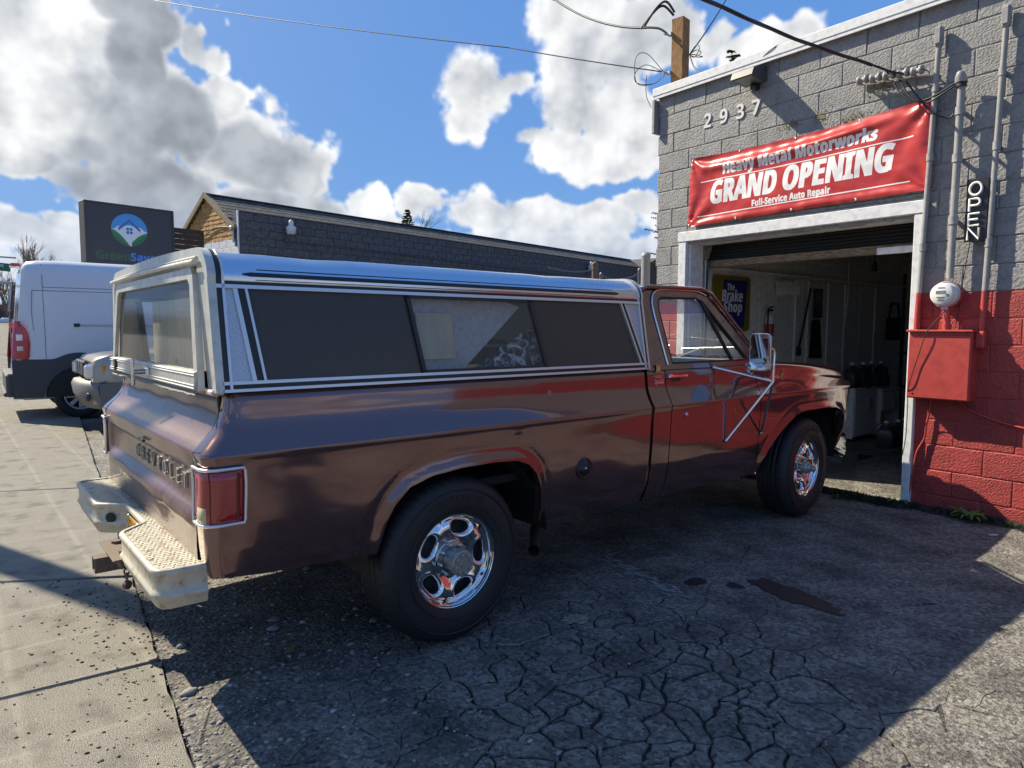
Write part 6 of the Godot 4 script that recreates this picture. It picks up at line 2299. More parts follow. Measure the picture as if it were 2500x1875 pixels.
	for i in 3:
		var c := v3(-1.20, 0.405 - 0.028 * i, 0.135)
		var ring := PackedVector3Array()
		for k in 13:
			var a := TAU * k / 12.0
			ring.append(c + (v3(sin(a) * 0.010, cos(a) * 0.019, 0) if i % 2 else v3(0, cos(a) * 0.019, sin(a) * 0.010)))
		b.tube(ring, 0.004, 6)
	b.lathe(PackedVector2Array([Vector2(0, -0.008), Vector2(0.020, -0.008), Vector2(0.020, 0.008), Vector2(0, 0.008)]), 12, Transform3D(Basis(Vector3.UP, 0.6), v3(-1.20, 0.315, 0.135)), 1, true)
	part("safety_chain", b, M.rusty, hp, true)
	b = MB.new()
	for s in [1.0, -1.0]: b.box(v3(-0.99, 0.52, 0.42 * s), v3(0.2, 0.08, 0.06))
	part("bumper_bracket", b, M.black_iron, t)
# ------------------------------------------------------------------ aluminium camper shell standing on the pickup's bed
func shell_z(y: float) -> float:
	return 0.948 - 0.17 * (y - 1.225)

# right half of the cross-section from the rail up to the crown: (z, y)
func shell_outline(off := 0.0) -> PackedVector2Array:
	var p := PackedVector2Array()
	for y in [1.225, 1.30, 1.40, 1.50, 1.60, 1.628]: p.append(Vector2(shell_z(y) + off, y))
	for i in 9:
		var a := deg_to_rad(8.0 + 77.0 * i / 8.0)
		p.append(Vector2(0.765 + (0.118 + off) * cos(a), 1.635 + (0.112 + off) * sin(a)))
	for i in range(1, 9):
		var z := lerpf(0.77, 0.0, i / 8.0)
		p.append(Vector2(z, 1.7465 + off + 0.014 * (1.0 - pow(z / 0.77, 2.0))))
	return p

func full_outline(off := 0.0) -> PackedVector2Array:
	var h := shell_outline(off)
	var o := h.duplicate()
	for i in range(h.size() - 2, -1, -1): o.append(Vector2(-h[i].x, h[i].y))
	return o

func band_strip(x0: float, x1: float, i0: int, i1: int, off: float, s: float) -> MB:
	var b := MB.new()
	return b

# a strip lying on the shell's side or roof curve between two heights
func strip(b: MB, x0: float, x1: float, y0: float, y1: float, off: float, s: float, tip := 0.0):
	var h := shell_outline(0.0)
	var at := func(y: float) -> Vector2:
		for i in h.size() - 1:
			if y >= h[i].y and y <= h[i + 1].y:
				return h[i].lerp(h[i + 1], (y - h[i].y) / maxf(1e-5, h[i + 1].y - h[i].y))
		return h[0]
	var nrm := func(y: float) -> Vector2:
		var a: Vector2 = at.call(y - 0.004)
		var c: Vector2 = at.call(y + 0.004)
		var d := (c - a).normalized()
		return Vector2(d.y, -d.x)
	var rows := []
	var n := 3
	for q in [0, 1]:
		for k in n + 1:
			var y := lerpf(y0, y1, float(k) / n)
			if q == 1: y = lerpf(y1, y0, float(k) / n)
			var e: Vector2 = at.call(y) + nrm.call(y) * (off if q == 0 else 0.0008)
			var w := 1.0 - absf(float(k) / n * 2.0 - 1.0)
			var row := PackedVector3Array()
			row.append(v3(x0 - tip * w, e.y, e.x * s))
			row.append(v3(x1 + tip * w, e.y, e.x * s))
			rows.append(row)
	b.loft(rows, -1, s > 0, false, true)
	for e in [0, 1]:
		var cap := PackedVector3Array()
		for r in rows: cap.append(r[e])
		b.fan(cap)

func build_shell():
	var t := thing("camper_shell", "silver aluminium camper shell with dark side windows on the pickup's bed", "camper shell", v3(0.2, 1.225, 0))
	var x0 := -1.000
	var x1 := 1.372
	var b: MB
	# roof and shoulders
	var h := full_outline()
	var lo := 5
	var rows := []
	var n := noise(3.0, 2, FastNoiseLite.TYPE_SIMPLEX_SMOOTH, 8)
	for i in 60:
		var x := lerpf(x0, x1, i / 59.0)
		var row := PackedVector3Array()
		for k in range(lo, h.size() - lo):
			var p := h[k]
			var y := p.y + 0.0010 * n.get_noise_2d(x * 2.0, p.x * 3.0)
			# a crumpled dent near the rear edge
			var d := Vector2((x + 0.60) / 0.13, (p.x - 0.80) / 0.06)
			y -= 0.006 * exp(-d.length_squared()) - 0.004 * exp(-Vector2((x + 0.44) / 0.03, (p.x - 0.82) / 0.05).length_squared())
			y -= 0.004 * exp(-Vector2((x - 0.72) / 0.09, (p.x - 0.80) / 0.05).length_squared())
			row.append(v3(x, y, p.x))
		rows.append(row)
	b = MB.new()
	b.loft(rows, 1)
	part("roof_skin", b, M.shell_roof, t)
	# inner lining
	b = MB.new()
	var hin := full_outline(-0.02)
	rows = []
	for x in [x0 + 0.01, x1 - 0.01]:
		var row := PackedVector3Array()
		for k in range(lo, hin.size() - lo): row.append(v3(x, hin[k].y, hin[k].x))
		rows.append(row)
	b.loft(rows, 1, true)
	part("lining", b, M.shell_lining, t)
	for s in [1.0, -1.0]:
		shell_side(t, s, x0, x1)
	shell_ends(t, x0, x1)
	shell_inside(t)

func shell_side(t: Node3D, s: float, x0: float, x1: float):
	var P := func(x: float, y: float, off: float) -> Vector3: return v3(x, y, (shell_z(y) + off) * s)
	var plate := func(pts: Array, off: float, thick: float) -> MB:
		var m := MB.new()
		var f := PackedVector3Array()
		var k := PackedVector3Array()
		for p in pts:
			f.append(P.call(p[0], p[1], off))
			k.append(P.call(p[0], p[1], off - thick))
		m.fan(f, -1, s < 0)
		m.fan(k, -1, s > 0)
		m.loft([k, f], -1, s < 0, true)
		return m
	# end panels
	part("side_panel", plate.call([[x0, 1.262], [-0.884, 1.262], [-0.930, 1.612], [x0, 1.612]], 0.0, 0.02), M.shell_panel, t)
	part("side_panel", plate.call([[1.352, 1.262], [x1, 1.262], [x1, 1.612], [1.228, 1.612]], 0.0, 0.02), M.shell_panel, t)
	# rails: bright / black / bright
	for q in [[1.225, 1.236, 0.012, "trim_bright"], [1.236, 1.252, 0.006, "black_plastic"], [1.252, 1.264, 0.012, "trim_bright"]]:
		part("lower_rail", plate.call([[x0 - 0.01, q[0]], [x1 + 0.01, q[0]], [x1 + 0.01, q[1]], [x0 - 0.01, q[1]]], q[2], 0.03), M[q[3]], t)
	part("upper_trim", plate.call([[x0 - 0.005, 1.606], [x1 + 0.005, 1.606], [x1 + 0.005, 1.620], [x0 - 0.005, 1.620]], 0.013, 0.03), M.trim_bright, t)
	part("upper_black_line", plate.call([[x0 - 0.005, 1.620], [x1 + 0.005, 1.620], [x1 + 0.005, 1.633], [x0 - 0.005, 1.633]], 0.006, 0.02), M.black_plastic, t)
	# slanting window ends
	for q in [[-0.945, -0.900, 0.016, "trim_bright", 0.010], [-0.933, -0.888, 0.030, "black_plastic", 0.005], [-0.902, -0.857, 0.010, "trim_bright", 0.010]]:
		part("window_end_trim", plate.call([[q[1], 1.262], [q[1] + q[2], 1.262], [q[0] + q[2], 1.608], [q[0], 1.608]], q[4], 0.02), M[q[3]], t)
	for q in [[1.206, 1.328, 0.012, "trim_bright", 0.010], [1.218, 1.340, 0.022, "black_plastic", 0.005], [1.240, 1.362, 0.010, "trim_bright", 0.010]]:
		part("window_end_trim", plate.call([[q[1], 1.262], [q[1] + q[2], 1.262], [q[0] + q[2], 1.608], [q[0], 1.608]], q[4], 0.02), M[q[3]], t)
	# three panes
	part("window_pane", plate.call([[-0.868, 1.262], [-0.155, 1.262], [-0.208, 1.608], [-0.905, 1.608]], -0.004, 0.005), M.dark_pane if s > 0 else M.glass, t)
	part("window_pane", plate.call([[0.600, 1.262], [1.335, 1.262], [1.212, 1.608], [0.528, 1.608]], -0.004, 0.005), M.dark_pane if s > 0 else M.glass, t)
	var clear := MB.new()
	var c4 := PackedVector3Array([P.call(-0.135, 1.272, 0.0), P.call(0.580, 1.272, 0.0), P.call(0.508, 1.594, 0.0), P.call(-0.186, 1.594, 0.0)])
	clear.quad(c4[0], c4[1], c4[2], c4[3])
	part("sliding_pane", clear, M.glass_dusty if s > 0 else M.glass, t)
	var fr := MB.new()
	for e in [[[-0.155, 1.262], [-0.135, 1.262], [-0.188, 1.608], [-0.208, 1.608]], [[0.580, 1.262], [0.600, 1.262], [0.528, 1.608], [0.506, 1.608]], [[-0.155, 1.262], [0.600, 1.262], [0.598, 1.276], [-0.157, 1.276]], [[-0.206, 1.592], [0.532, 1.592], [0.528, 1.608], [-0.208, 1.608]]]:
		var m := PackedVector3Array()
		var k := PackedVector3Array()
		for p in e:
			m.append(P.call(p[0], p[1], 0.008))
			k.append(P.call(p[0], p[1], -0.012))
		fr.fan(m, -1, s < 0)
		fr.fan(k, -1, s > 0)
		fr.loft([k, m], -1, s < 0, true)
	part("slider_frame", fr, M.black_plastic, t)
	# painted stripes along the roof shoulder
	var st := MB.new()
	strip(st, -0.875, 1.175, 1.652, 1.668, 0.0016, s, 0.045)
	strip(st, -0.845, 1.150, 1.6775, 1.6805, 0.0016, s, 0.01)
	strip(st, -0.850, 1.155, 1.6385, 1.6415, 0.0016, s, 0.01)
	part("shoulder_stripe", st, M.stripe_black, t)
	# gaps below the rail
	var g := MB.new()
	g.box(v3((x0 + x1) * 0.5, 1.2245, 0.90 * s), v3(x1 - x0, 0.014, 0.06))
	part("rail_seal", g, M.black_rubber, t)

func shell_ends(t: Node3D, x0: float, x1: float):
	# rear: the shell's edge wears a rounded white moulding with a black insert
	var ring := func(off0: float, off1: float, xa: float, xb: float) -> MB:
		var m := MB.new()
		var a := full_outline(off0)
		var c := full_outline(off1)
		var r := [PackedVector3Array(), PackedVector3Array(), PackedVector3Array(), PackedVector3Array()]
		for i in a.size():
			r[0].append(v3(xa, a[i].y, a[i].x))
			r[1].append(v3(xb, a[i].y, a[i].x))
			r[2].append(v3(xb, c[i].y, c[i].x))
			r[3].append(v3(xa, c[i].y, c[i].x))
		for k in 4: m.loft([r[k], r[(k + 1) % 4]], 1 + k, true)
		for e in [0, a.size() - 1]:
			m.fan(PackedVector3Array([r[0][e], r[1][e], r[2][e], r[3][e]]))
		return m
	part("rear_moulding", ring.call(-0.030, 0.012, x0 - 0.034, x0 - 0.004), M.trim_cream, t)
	part("moulding_insert", ring.call(-0.010, 0.009, x0 - 0.004, x0 + 0.016), M.black_plastic, t)
	part("moulding_edge", ring.call(-0.010, 0.013, x0 + 0.016, x0 + 0.026), M.trim_bright, t)
	part("front_moulding", ring.call(-0.020, 0.012, x1 - 0.012, x1 + 0.002), M.trim_bright, t)
	part("front_moulding_insert", ring.call(-0.020, 0.008, x1 + 0.002, x1 + 0.018), M.black_plastic, t)
	part("front_moulding_edge", ring.call(-0.020, 0.012, x1 + 0.018, x1 + 0.032), M.trim_bright, t)
	# front wall
	var b := MB.new()
	var f := PackedVector3Array()
	for p in full_outline(-0.02): f.append(v3(x1 - 0.005, p.y, p.x))
	b.fan(f)
	part("front_wall", b, M.shell_lining, t)
	# rear wall round the hatch, hatch opening z -0.80..0.80, y 1.225..1.70
	var xr := x0 - 0.026
	var o := full_outline(-0.024)
	var out := PackedVector3Array()
	var inn := PackedVector3Array()
	for i in o.size():
		out.append(v3(xr, o[i].y, o[i].x))
		var z := clampf(o[i].x, -0.835 + 0.10 * clampf((o[i].y - 1.225) / 0.45, 0, 1), 0.835 - 0.10 * clampf((o[i].y - 1.225) / 0.45, 0, 1))
		inn.append(v3(xr, minf(o[i].y, 1.690 + 0.006 * (1.0 - z * z)), z))
	b = MB.new()
	b.loft([out, inn], 1, true)
	part("rear_wall", b, M.trim_cream, t)
	# hatch: frame, top drip lip, glass, bottom panel
	var hz := func(y: float) -> float: return 0.835 - 0.10 * clampf((y - 1.225) / 0.45, 0, 1)
	var Q := func(zf: float, y: float, off: float) -> Vector3: return v3(xr - off - 0.02 * (1.69 - y) / 0.46, y, zf * hz.call(y))
	b = MB.new()
	var o2 := PackedVector3Array([Q.call(-1.0, 1.225, 0.016), Q.call(1.0, 1.225, 0.016), Q.call(1.0, 1.66, 0.016), Q.call(0.965, 1.688, 0.016), Q.call(-0.965, 1.688, 0.016), Q.call(-1.0, 1.66, 0.016)])
	var i2 := PackedVector3Array([Q.call(-0.945, 1.300, 0.016), Q.call(0.945, 1.300, 0.016), Q.call(0.935, 1.625, 0.016), Q.call(0.905, 1.646, 0.016), Q.call(-0.905, 1.646, 0.016), Q.call(-0.935, 1.625, 0.016)])
	var o3 := PackedVector3Array()
	var i3 := PackedVector3Array()
	for p in o2: o3.append(p + v3(0.025, 0, 0))
	for p in i2: i3.append(p + v3(0.018, 0, 0))
	b.loft([o2, i2], -1, true, true)
	b.loft([i2, i3], -1, true, true)
	b.loft([o3, o2], -1, true, true)
	var hatch := part("hatch_frame", b, M.trim_cream, t)
	b = MB.new()
	b.box(Q.call(0.0, 1.262, 0.020), v3(0.012, 0.070, 1.64), 0.003, Basis(Vector3.BACK, -0.04))
	for y in [1.292, 1.283, 1.246, 1.235]:
		b.box(Q.call(0.0, y, 0.027), v3(0.006, 0.004, 1.65), 0.0015)
	part("hatch_sill", b, M.shell_sill, hatch, true)
	b = MB.new()
	var lip := PackedVector3Array()
	for i in 25:
		var z := lerpf(-0.80, 0.80, i / 24.0)
		lip.append(v3(xr - 0.026, 1.698 + 0.012 * (1.0 - z * z), z))
	b.tube(lip, 0.010, 8)
	lip = PackedVector3Array()
	for i in 25:
		var z := lerpf(-0.78, 0.78, i / 24.0)
		lip.append(v3(xr - 0.012, 1.718 + 0.010 * (1.0 - z * z), z))
	b.tube(lip, 0.005, 8)
	part("drip_lip", b, M.trim_cream, t)
	b = MB.new()
	b.quad(i3[1] + v3(0, -0.01, 0.01), i3[0] + v3(0, -0.01, -0.01), i3[4] + v3(0, 0.005, -0.03), i3[3] + v3(0, 0.005, 0.03))
	part("hatch_glass", b, M.glass_dusty, hatch, true)
	# beige board and its dirt behind the glass
	b = MB.new()
	b.box(v3(xr + 0.055, 1.435, 0.27), v3(0.006, 0.30, 1.02), 0.001)
	part("board_behind_glass", b, M.board_beige, t)
	# T handle
	b = MB.new()
	var hc: Vector3 = Q.call(0.10, 1.262, 0.03)
	b.box(hc, v3(0.012, 0.034, 0.06), 0.004)
	b.tube(PackedVector3Array([hc, hc + v3(-0.055, 0.0, 0.0)]), 0.011, 10)
	b.box(hc + v3(-0.058, 0.0, 0), v3(0.014, 0.125, 0.016), 0.006)
	part("t_handle", b, M.chrome, hatch, true)
	b = MB.new()
	b.box(Q.call(-0.80, 1.262, 0.032), v3(0.008, 0.062, 0.045), 0.003)
	part("latch_plate", b, M.black_plastic, hatch, true)
	# ragged strip of ribbed seal hanging below the hatch
	var n := noise(7.0, 2, FastNoiseLite.TYPE_SIMPLEX_SMOOTH, 4)
	var r1 := PackedVector3Array()
	var r2 := PackedVector3Array()
	for i in 121:
		var z := lerpf(-0.80, 0.815, i / 120.0)
		var wv := 0.0025 * sin(i * 2.5)
		r1.append(v3(xr - 0.030, 1.226, z))
		r2.append(v3(xr - 0.044 + wv, 1.207 + 0.005 * n.get_noise_1d(z * 1.2) + 0.0008 * sin(i * 2.5), z))
	b = MB.new()
	b.loft([r1, r2], 1)
	part("ribbed_seal", b, M.grey_rubber, t)
	b = MB.new()
	b.box(v3(x0 - 0.02, 1.224, 0.90), v3(0.05, 0.02, 0.07), 0.006)
	part("corner_cap", b, M.trim_cream, t)

func shell_inside(t: Node3D):
	# things seen through the sliding pane: a grey sheet, a striped blanket, planks
	var b := MB.new()
	b.loft([PackedVector3Array([v3(-0.75, 1.62, 0.835), v3(-0.2, 1.62, 0.84), v3(0.38, 1.60, 0.83), v3(0.50, 1.57, 0.83)]), PackedVector3Array([v3(-0.75, 1.22, 0.88), v3(-0.3, 1.20, 0.885), v3(0.02, 1.22, 0.885), v3(0.08, 1.24, 0.88)])], 1, true)
	var o := part("hanging_sheet", b, M.sheet_grey, t)
	b = MB.new()
	b.box(v3(-0.04, 1.425, 0.872), v3(0.20, 0.215, 0.008), 0.002, Basis(Vector3.RIGHT, -0.17))
	part("pale_panel", b, M.board_beige, t)
	b = MB.new()
	var rows := []
	var n := noise(4.0, 2, FastNoiseLite.TYPE_SIMPLEX_SMOOTH, 8)
	for i in 15:
		var f := i / 14.0
		var row := PackedVector3Array()
		for k in 9:
			var g := k / 8.0
			row.append(v3(lerpf(0.22, 0.70, f) , 1.245 + (0.02 + 0.26 * f) * g + 0.02 * n.get_noise_2d(f * 3.0, g * 3.0), 0.885 - 0.07 * g + 0.02 * n.get_noise_2d(f * 5.0, g * 2.0 + 7.0)))
		rows.append(row)
	b.loft(rows, 1, true)
	part("blanket", b, M.blanket, t)
	b = MB.new()
	b.box(v3(0.25, 1.30, 0.28), v3(1.3, 0.10, 0.03), 0.003)
	b.box(v3(0.25, 1.38, 0.10), v3(1.3, 0.03, 0.30), 0.003)
	part("shelf_plank", b, M.post_wood, t)
# ------------------------------------------------------------------ neighbours: the long grey building and its sign (frame BF), vehicles, trees, wires
var BF := Transform3D(Basis(Vector3.UP, deg_to_rad(10.164)), Vector3(-1.7725, 0, 3.4978))

func build_neighbour():
	var t := thing("grey_building", "long dark grey block building with a shingled roof and a cedar shingle gable", "building", v3(19.5, 0, -17.5), BF)
	var b := MB.new()
	b.box(v3(20.0, 2.15, -16.622), v3(22.2, 4.5, 0.24))
	b.box(v3(30.98, 2.0, -18.0), v3(0.24, 4.2, 2.8))
	b.box(v3(20.0, 2.0, -19.4), v3(22.2, 4.2, 0.24))
	part("wall", b, M.dark_grey_wall, t)
	# courses of block picked out on the wall
	var n := 0
	rng.seed = 21
	for k in 6:
		for i in 30:
			var x := 8.90 + 0.406 * i + (0.2 if k % 2 else 0.0)
			if x > 20.6: continue
			b = MB.new()
			b.box(v3(x + 0.2, 4.29 - 0.203 * k, -16.505 + rng.randf_range(-0.002, 0.002)), v3(0.388, 0.189, 0.04), 0.006)
			part("wall_block", b, M.dark_grey_wall if rng.randf() < 0.7 else M.dark_grey_wall_b, t)
	b = MB.new()
	for k in 6:
		for i in 27:
			var x := 20.7 + 0.406 * i * 0.93 + (0.2 if k % 2 else 0.0)
			b.box(v3(x + 0.2, 4.29 - 0.203 * k, -16.505), v3(0.360, 0.188, 0.04), 0.006)
	part("far_wall_blocks", b, M.dark_grey_wall, t).set_meta("kind", "stuff")
	b = MB.new()
	b.box(v3(20.0, 4.405, -16.60), v3(22.2, 0.012, 0.30))
	for i in 40: b.box(v3(9.3 + i * 0.31 + rng.randf_range(0, 0.2), 4.34 + rng.randf_range(-0.03, 0.03), -16.4935), v3(rng.randf_range(0.02, 0.14), 0.008, 0.003))
	part("wall_cap", b, M.flaking, t)
	b = MB.new()
	b.box(v3(8.875, 2.2, -16.49), v3(0.03, 4.42, 0.05))
	part("corner_strip", b, M.white_paint, t)
	# white painted end wall below the gable
	b = MB.new()
	b.box(v3(8.93, 1.85, -18.0), v3(0.10, 3.7, 2.66))
	for k in 9:
		for i in 7:
			b.box(v3(8.876, 3.62 - 0.203 * k, -16.86 - 0.406 * i + (0.2 if k % 2 else 0.0)), v3(0.02, 0.195, 0.395), 0.004)
	part("end_wall", b, M.white_paint, t)
	# gable of cedar shingles: apex over z = -18.07
	var apex := 4.93
	var zc := -18.07
	var half := 1.42
	var eave := 3.99
	b = MB.new()
	b.prism(PackedVector2Array([Vector2(-half, 3.72), Vector2(half, 3.72), Vector2(half, eave - 0.06), Vector2(0, apex - 0.04), Vector2(-half, eave - 0.06)]), 0.0, 0.06, Transform3D(Basis(Vector3.UP, -PI / 2), v3(8.96, 0, zc)))
	part("gable_boarding", b, M.beam_wood, t)
	var rowh := 0.115
	for r in 11:
		var y := 3.72 + r * rowh
		var wd := minf(half, (apex - (y + rowh * 0.6)) / (apex - eave) * half) - 0.03
		if wd < 0.05: continue
		var z := zc - wd
		while z < zc + wd - 0.02:
			var w := minf(rng.randf_range(0.07, 0.15), zc + wd - z)
			b = MB.new()
			b.box(v3(8.878 + rng.randf_range(-0.003, 0.003), y + rowh * 0.55, z + w * 0.5), v3(0.018, rowh * 1.15, w - 0.006), 0.002, Basis(Vector3.BACK, -0.10))
			part("shingle", b, [M.cedar, M.cedar_b, M.cedar_c][rng.randi() % 3], t)
			z += w
	b = MB.new()
	for s in [-1.0, 1.0]:
		var p := v3(8.80, (apex + eave) * 0.5 + 0.02, zc + s * half * 0.5 + s * 0.04)
		var l := Vector2(half + 0.1, apex - eave).length() + 0.06
		var ang := atan2(apex - eave, half)
		b = MB.new()
		b.box(p, v3(0.035, 0.13, l), 0.004, Basis(Vector3.RIGHT, s * ang))
		b.box(p + v3(0.06, 0.03, 0), v3(0.12, 0.03, l), 0.002, Basis(Vector3.RIGHT, s * ang))
		part("barge_board", b, M.weathered_board, t)
	# roof: rows of shingles both sides; near slope in view
	b = MB.new()
	b.quad(v3(8.80, eave + 0.02, zc + half + 0.1), v3(31.0, eave + 0.02, zc + half + 0.1), v3(31.0, apex + 0.05, zc), v3(8.80, apex + 0.05, zc))
	b.quad(v3(31.0, eave + 0.02, zc - half - 0.1), v3(8.80, eave + 0.02, zc - half - 0.1), v3(8.80, apex + 0.05, zc), v3(31.0, apex + 0.05, zc))
	part("roof", b, M.roof_shingle, t)
	b = MB.new()
	var m2 := MB.new()
	var dy := apex - eave
	for r in 9:
		var f := r / 9.0
		for i in 92:
			var x := 8.80 + i * 0.24 + (0.12 if r % 2 else 0.0)
			var c := v3(x + 0.12, lerpf(eave, apex, f + 0.06) + 0.055, lerpf(zc + half + 0.1, zc, f + 0.06))
			var mb := b if rng.randf() < 0.55 else m2
			mb.box(c, v3(0.228, 0.024, 0.17), 0.0, Basis(Vector3.RIGHT, atan2(dy, half + 0.1) - 0.02 + rng.randf_range(-0.01, 0.01)))
	part("roof_shingles", b, M.roof_shingle, t).set_meta("kind", "stuff")
	part("roof_shingles", m2, M.roof_shingle_b, t).set_meta("kind", "stuff")
	b = MB.new()
	b.box(v3(19.9, apex + 0.075, zc), v3(22.2, 0.03, 0.16), 0.008)
	part("ridge", b, M.roof_shingle_b, t)
	# gutter end and downpipe
	b = MB.new()
	b.box(v3(8.82, 3.98, -16.66), v3(0.14, 0.10, 0.12), 0.02)
	b.tube(PackedVector3Array([v3(8.83, 3.95, -16.64), v3(8.83, 3.62, -16.64)]), 0.03, 8)
	part("gutter", b, M.galv, t)
	# conduit along the wall to the lamp
	b = MB.new()
	b.tube(PackedVector3Array([v3(10.18, 3.78, -16.46), v3(14.5, 3.745, -16.46), v3(30.5, 3.60, -16.46)]), 0.016, 6)
	part("conduit", b, M.dark_grey_wall_b, t)
	for q in [[10.265, "white yard lamp on the dark grey wall above the shell's rear window", ""], [24.66, "white yard lamp far along the dark grey wall, near the rusty fence post", ""]]:
		var x: float = q[0]
		var l := thing("yard_lamp", q[1], "lamp", v3(x, 3.75, -16.45), BF, "yard lamps on the dark grey wall")
		b = MB.new()
		b.lathe(PackedVector2Array([Vector2(0.045, 0.0), Vector2(0.115, 0.02), Vector2(0.135, 0.17), Vector2(0.135, 0.185), Vector2(0.06, 0.25)]), 20, Transform3D(Basis(Vector3.RIGHT, -PI / 2), v3(x, 3.94, -16.30)))
		part("refractor", b, M.lamp_frost, l)
		b = MB.new()
		b.lathe(PackedVector2Array([Vector2(0.065, 0.24), Vector2(0.065, 0.34), Vector2(0.045, 0.36), Vector2(0.0, 0.365)]), 16, Transform3D(Basis(Vector3.RIGHT, -PI / 2), v3(x, 3.94, -16.30)))
		b.lathe(PackedVector2Array([Vector2(0.028, 0.36), Vector2(0.03, 0.39), Vector2(0.0, 0.40)]), 12, Transform3D(Basis(Vector3.RIGHT, -PI / 2), v3(x, 3.94, -16.30)))
		part("ballast_housing", b, M.meter_white, l)
		b = MB.new()
		b.tube(curve_pts([v3(x, 4.15, -16.34), v3(x - 0.02, 4.0, -16.44), v3(x - 0.05, 3.86, -16.46)]), 0.022, 8)
		b.lathe(PackedVector2Array([Vector2(0.0, 0.0), Vector2(0.055, 0.0), Vector2(0.055, 0.05), Vector2(0.0, 0.055)]), 12, Transform3D(Basis.IDENTITY, v3(x - 0.06, 3.79, -16.49)))
		part("bracket", b, M.dark_grey_wall_b, l)
	# service wire on the gable
	b = MB.new()
	b.tube(curve_pts([v3(8.86, 3.62, -18.7), v3(8.84, 3.9, -18.2), v3(8.84, 4.08, -17.6), v3(8.85, 4.06, -17.2), v3(8.86, 4.03, -16.9)]), 0.012, 6)
	single("gable_wire", b, M.cable, "black wire looped across the cedar shingle gable", "wire", Vector3.ZERO, BF)
	# dark slatted screen between gable and sign
	t = thing("slat_screen", "dark brown board screen between the green and blue sign and the gable", "screen", v3(7.5, 0, -16.5), BF)
	for i in 16:
		b = MB.new()
		b.box(v3(7.60, 3.745 - i * 0.125, -16.5), v3(0.80, 0.118, 0.03), 0.004)
		part("slat", b, M.brown_board, t)
	b = MB.new()
	for x in [7.28, 7.95]: b.box(v3(x, 1.9, -16.54), v3(0.07, 3.8, 0.05))
	part("upright", b, M.brown_board, t)

func sign_image() -> Image:
	var w := 900
	var h := 632
	var im := Image.create_empty(w, h, false, Image.FORMAT_RGB8)
	im.fill(lin(0.042, 0.041, 0.055))
	var cx := 0.480 * w
	var cy := 0.410 * h
	var rx := 0.211 * w
	var ry := 0.283 * h
	var blue := lin(0.06, 0.27, 0.62)
	var deep := lin(0.035, 0.14, 0.46)
	var green := lin(0.035, 0.20, 0.07)
	var green2 := lin(0.03, 0.14, 0.075)
	var pale := lin(0.60, 0.64, 0.70)
	for y in range(int(cy - ry), int(cy + ry) + 1):
		for x in range(int(cx - rx), int(cx + rx) + 1):
			var u := (x - cx) / rx
			var v := (y - cy) / ry
			if u * u + v * v > 1.0: continue
			var c := blue
			var roofline := -0.80 + absf(u) * 0.95       # outer roof edge
			if v > roofline and v > 0.16 * absf(u) - 0.3: c = pale
			if absf(v - (roofline + 0.22)) < 0.10 and absf(u) < 0.62 and v > -0.8: c = deep
			if v > 0.02 - 0.16 * (1.0 - absf(u)) and absf(u) > 0.60 and v < 0.06: c = pale
			# window
			if absf(u) < 0.17 and absf(v - 0.05) < 0.19 and absf(u) > 0.02 and absf(v - 0.05) > 0.02: c = deep
			# leaves
			var l1 := Vector2(u + 0.62, v - 0.52)
			var l2 := Vector2(u - 0.62, v - 0.58)
			var curve1 := 0.02 + 1.05 * pow(clampf((u + 1.0) / 1.05, 0, 1), 1.6)
			var curve2 := 0.12 + 0.75 * pow(clampf((1.0 - u) / 0.98, 0, 1), 1.7)
			if u < 0.0 and v > curve1: c = green if v < 0.15 + (u + 1.0) * 0.95 else green2
			if u > 0.10 and v > curve2: c = green if v < 0.85 - u * 0.75 + 0.1 else green2
			im.set_pixel(x, y, c)
	print_text(im, "Green", Rect2(0.093 * w, 0.810 * h, 0.385 * w, 0.140 * h), lin(0.028, 0.105, 0.060), 4)
	print_text(im, "Savers", Rect2(0.485 * w, 0.810 * h, 0.43 * w, 0.140 * h), lin(0.05, 0.20, 0.62), 4)
	return im

func build_sign():
	img_mat("sign_print", sign_image(), 0.45)
	var t := thing("shop_sign", "large dark box sign with a round house and leaf emblem above blue and green lettering", "sign", v3(6.3, 0, -16.4), BF)
	var b := MB.new()
	b.box(v3(6.315, 3.51, -16.56), v3(1.86, 1.31, 0.30), 0.01)
	part("box", b, M.sign_edge, t)
	b = MB.new()
	b.quad_uv(v3(5.42, 2.885, -16.406), v3(7.21, 2.885, -16.406), v3(7.21, 4.135, -16.406), v3(5.42, 4.135, -16.406))
	part("face", b, M.sign_print, t)
	b = MB.new()
	for q in [[6.315, 4.150, 1.86, 0.03], [6.315, 2.870, 1.86, 0.03]]: b.box(v3(q[0], q[1], -16.395), v3(q[2], q[3], 0.03), 0.004)
	for x in [5.40, 7.23]: b.box(v3(x, 3.51, -16.395), v3(0.035, 1.31, 0.03), 0.004)
	part("frame", b, M.sign_edge, t)
	b = MB.new()
	for x in [5.7, 6.9]: b.box(v3(x, 1.45, -16.56), v3(0.14, 2.9, 0.14))
	part("leg", b, M.sign_edge, t)

# a loft of car cross-sections; each station: [x, [[half width, height] ...]]
func car_skin(st: Array, z0: float) -> MB:
	var b := MB.new()
	var rows := []
	for s in st:
		var row := PackedVector3Array()
		for p in s[1]: row.append(v3(s[0], p[1], z0 + p[0]))
		for i in range(s[1].size() - 1, -1, -1): row.append(v3(s[0], s[1][i][1], z0 - s[1][i][0]))
		rows.append(row)
	b.loft(rows, 1, false, true)
	b.fan(rows[0], -1, false)
	b.fan(rows[-1], -1, true)
	return b

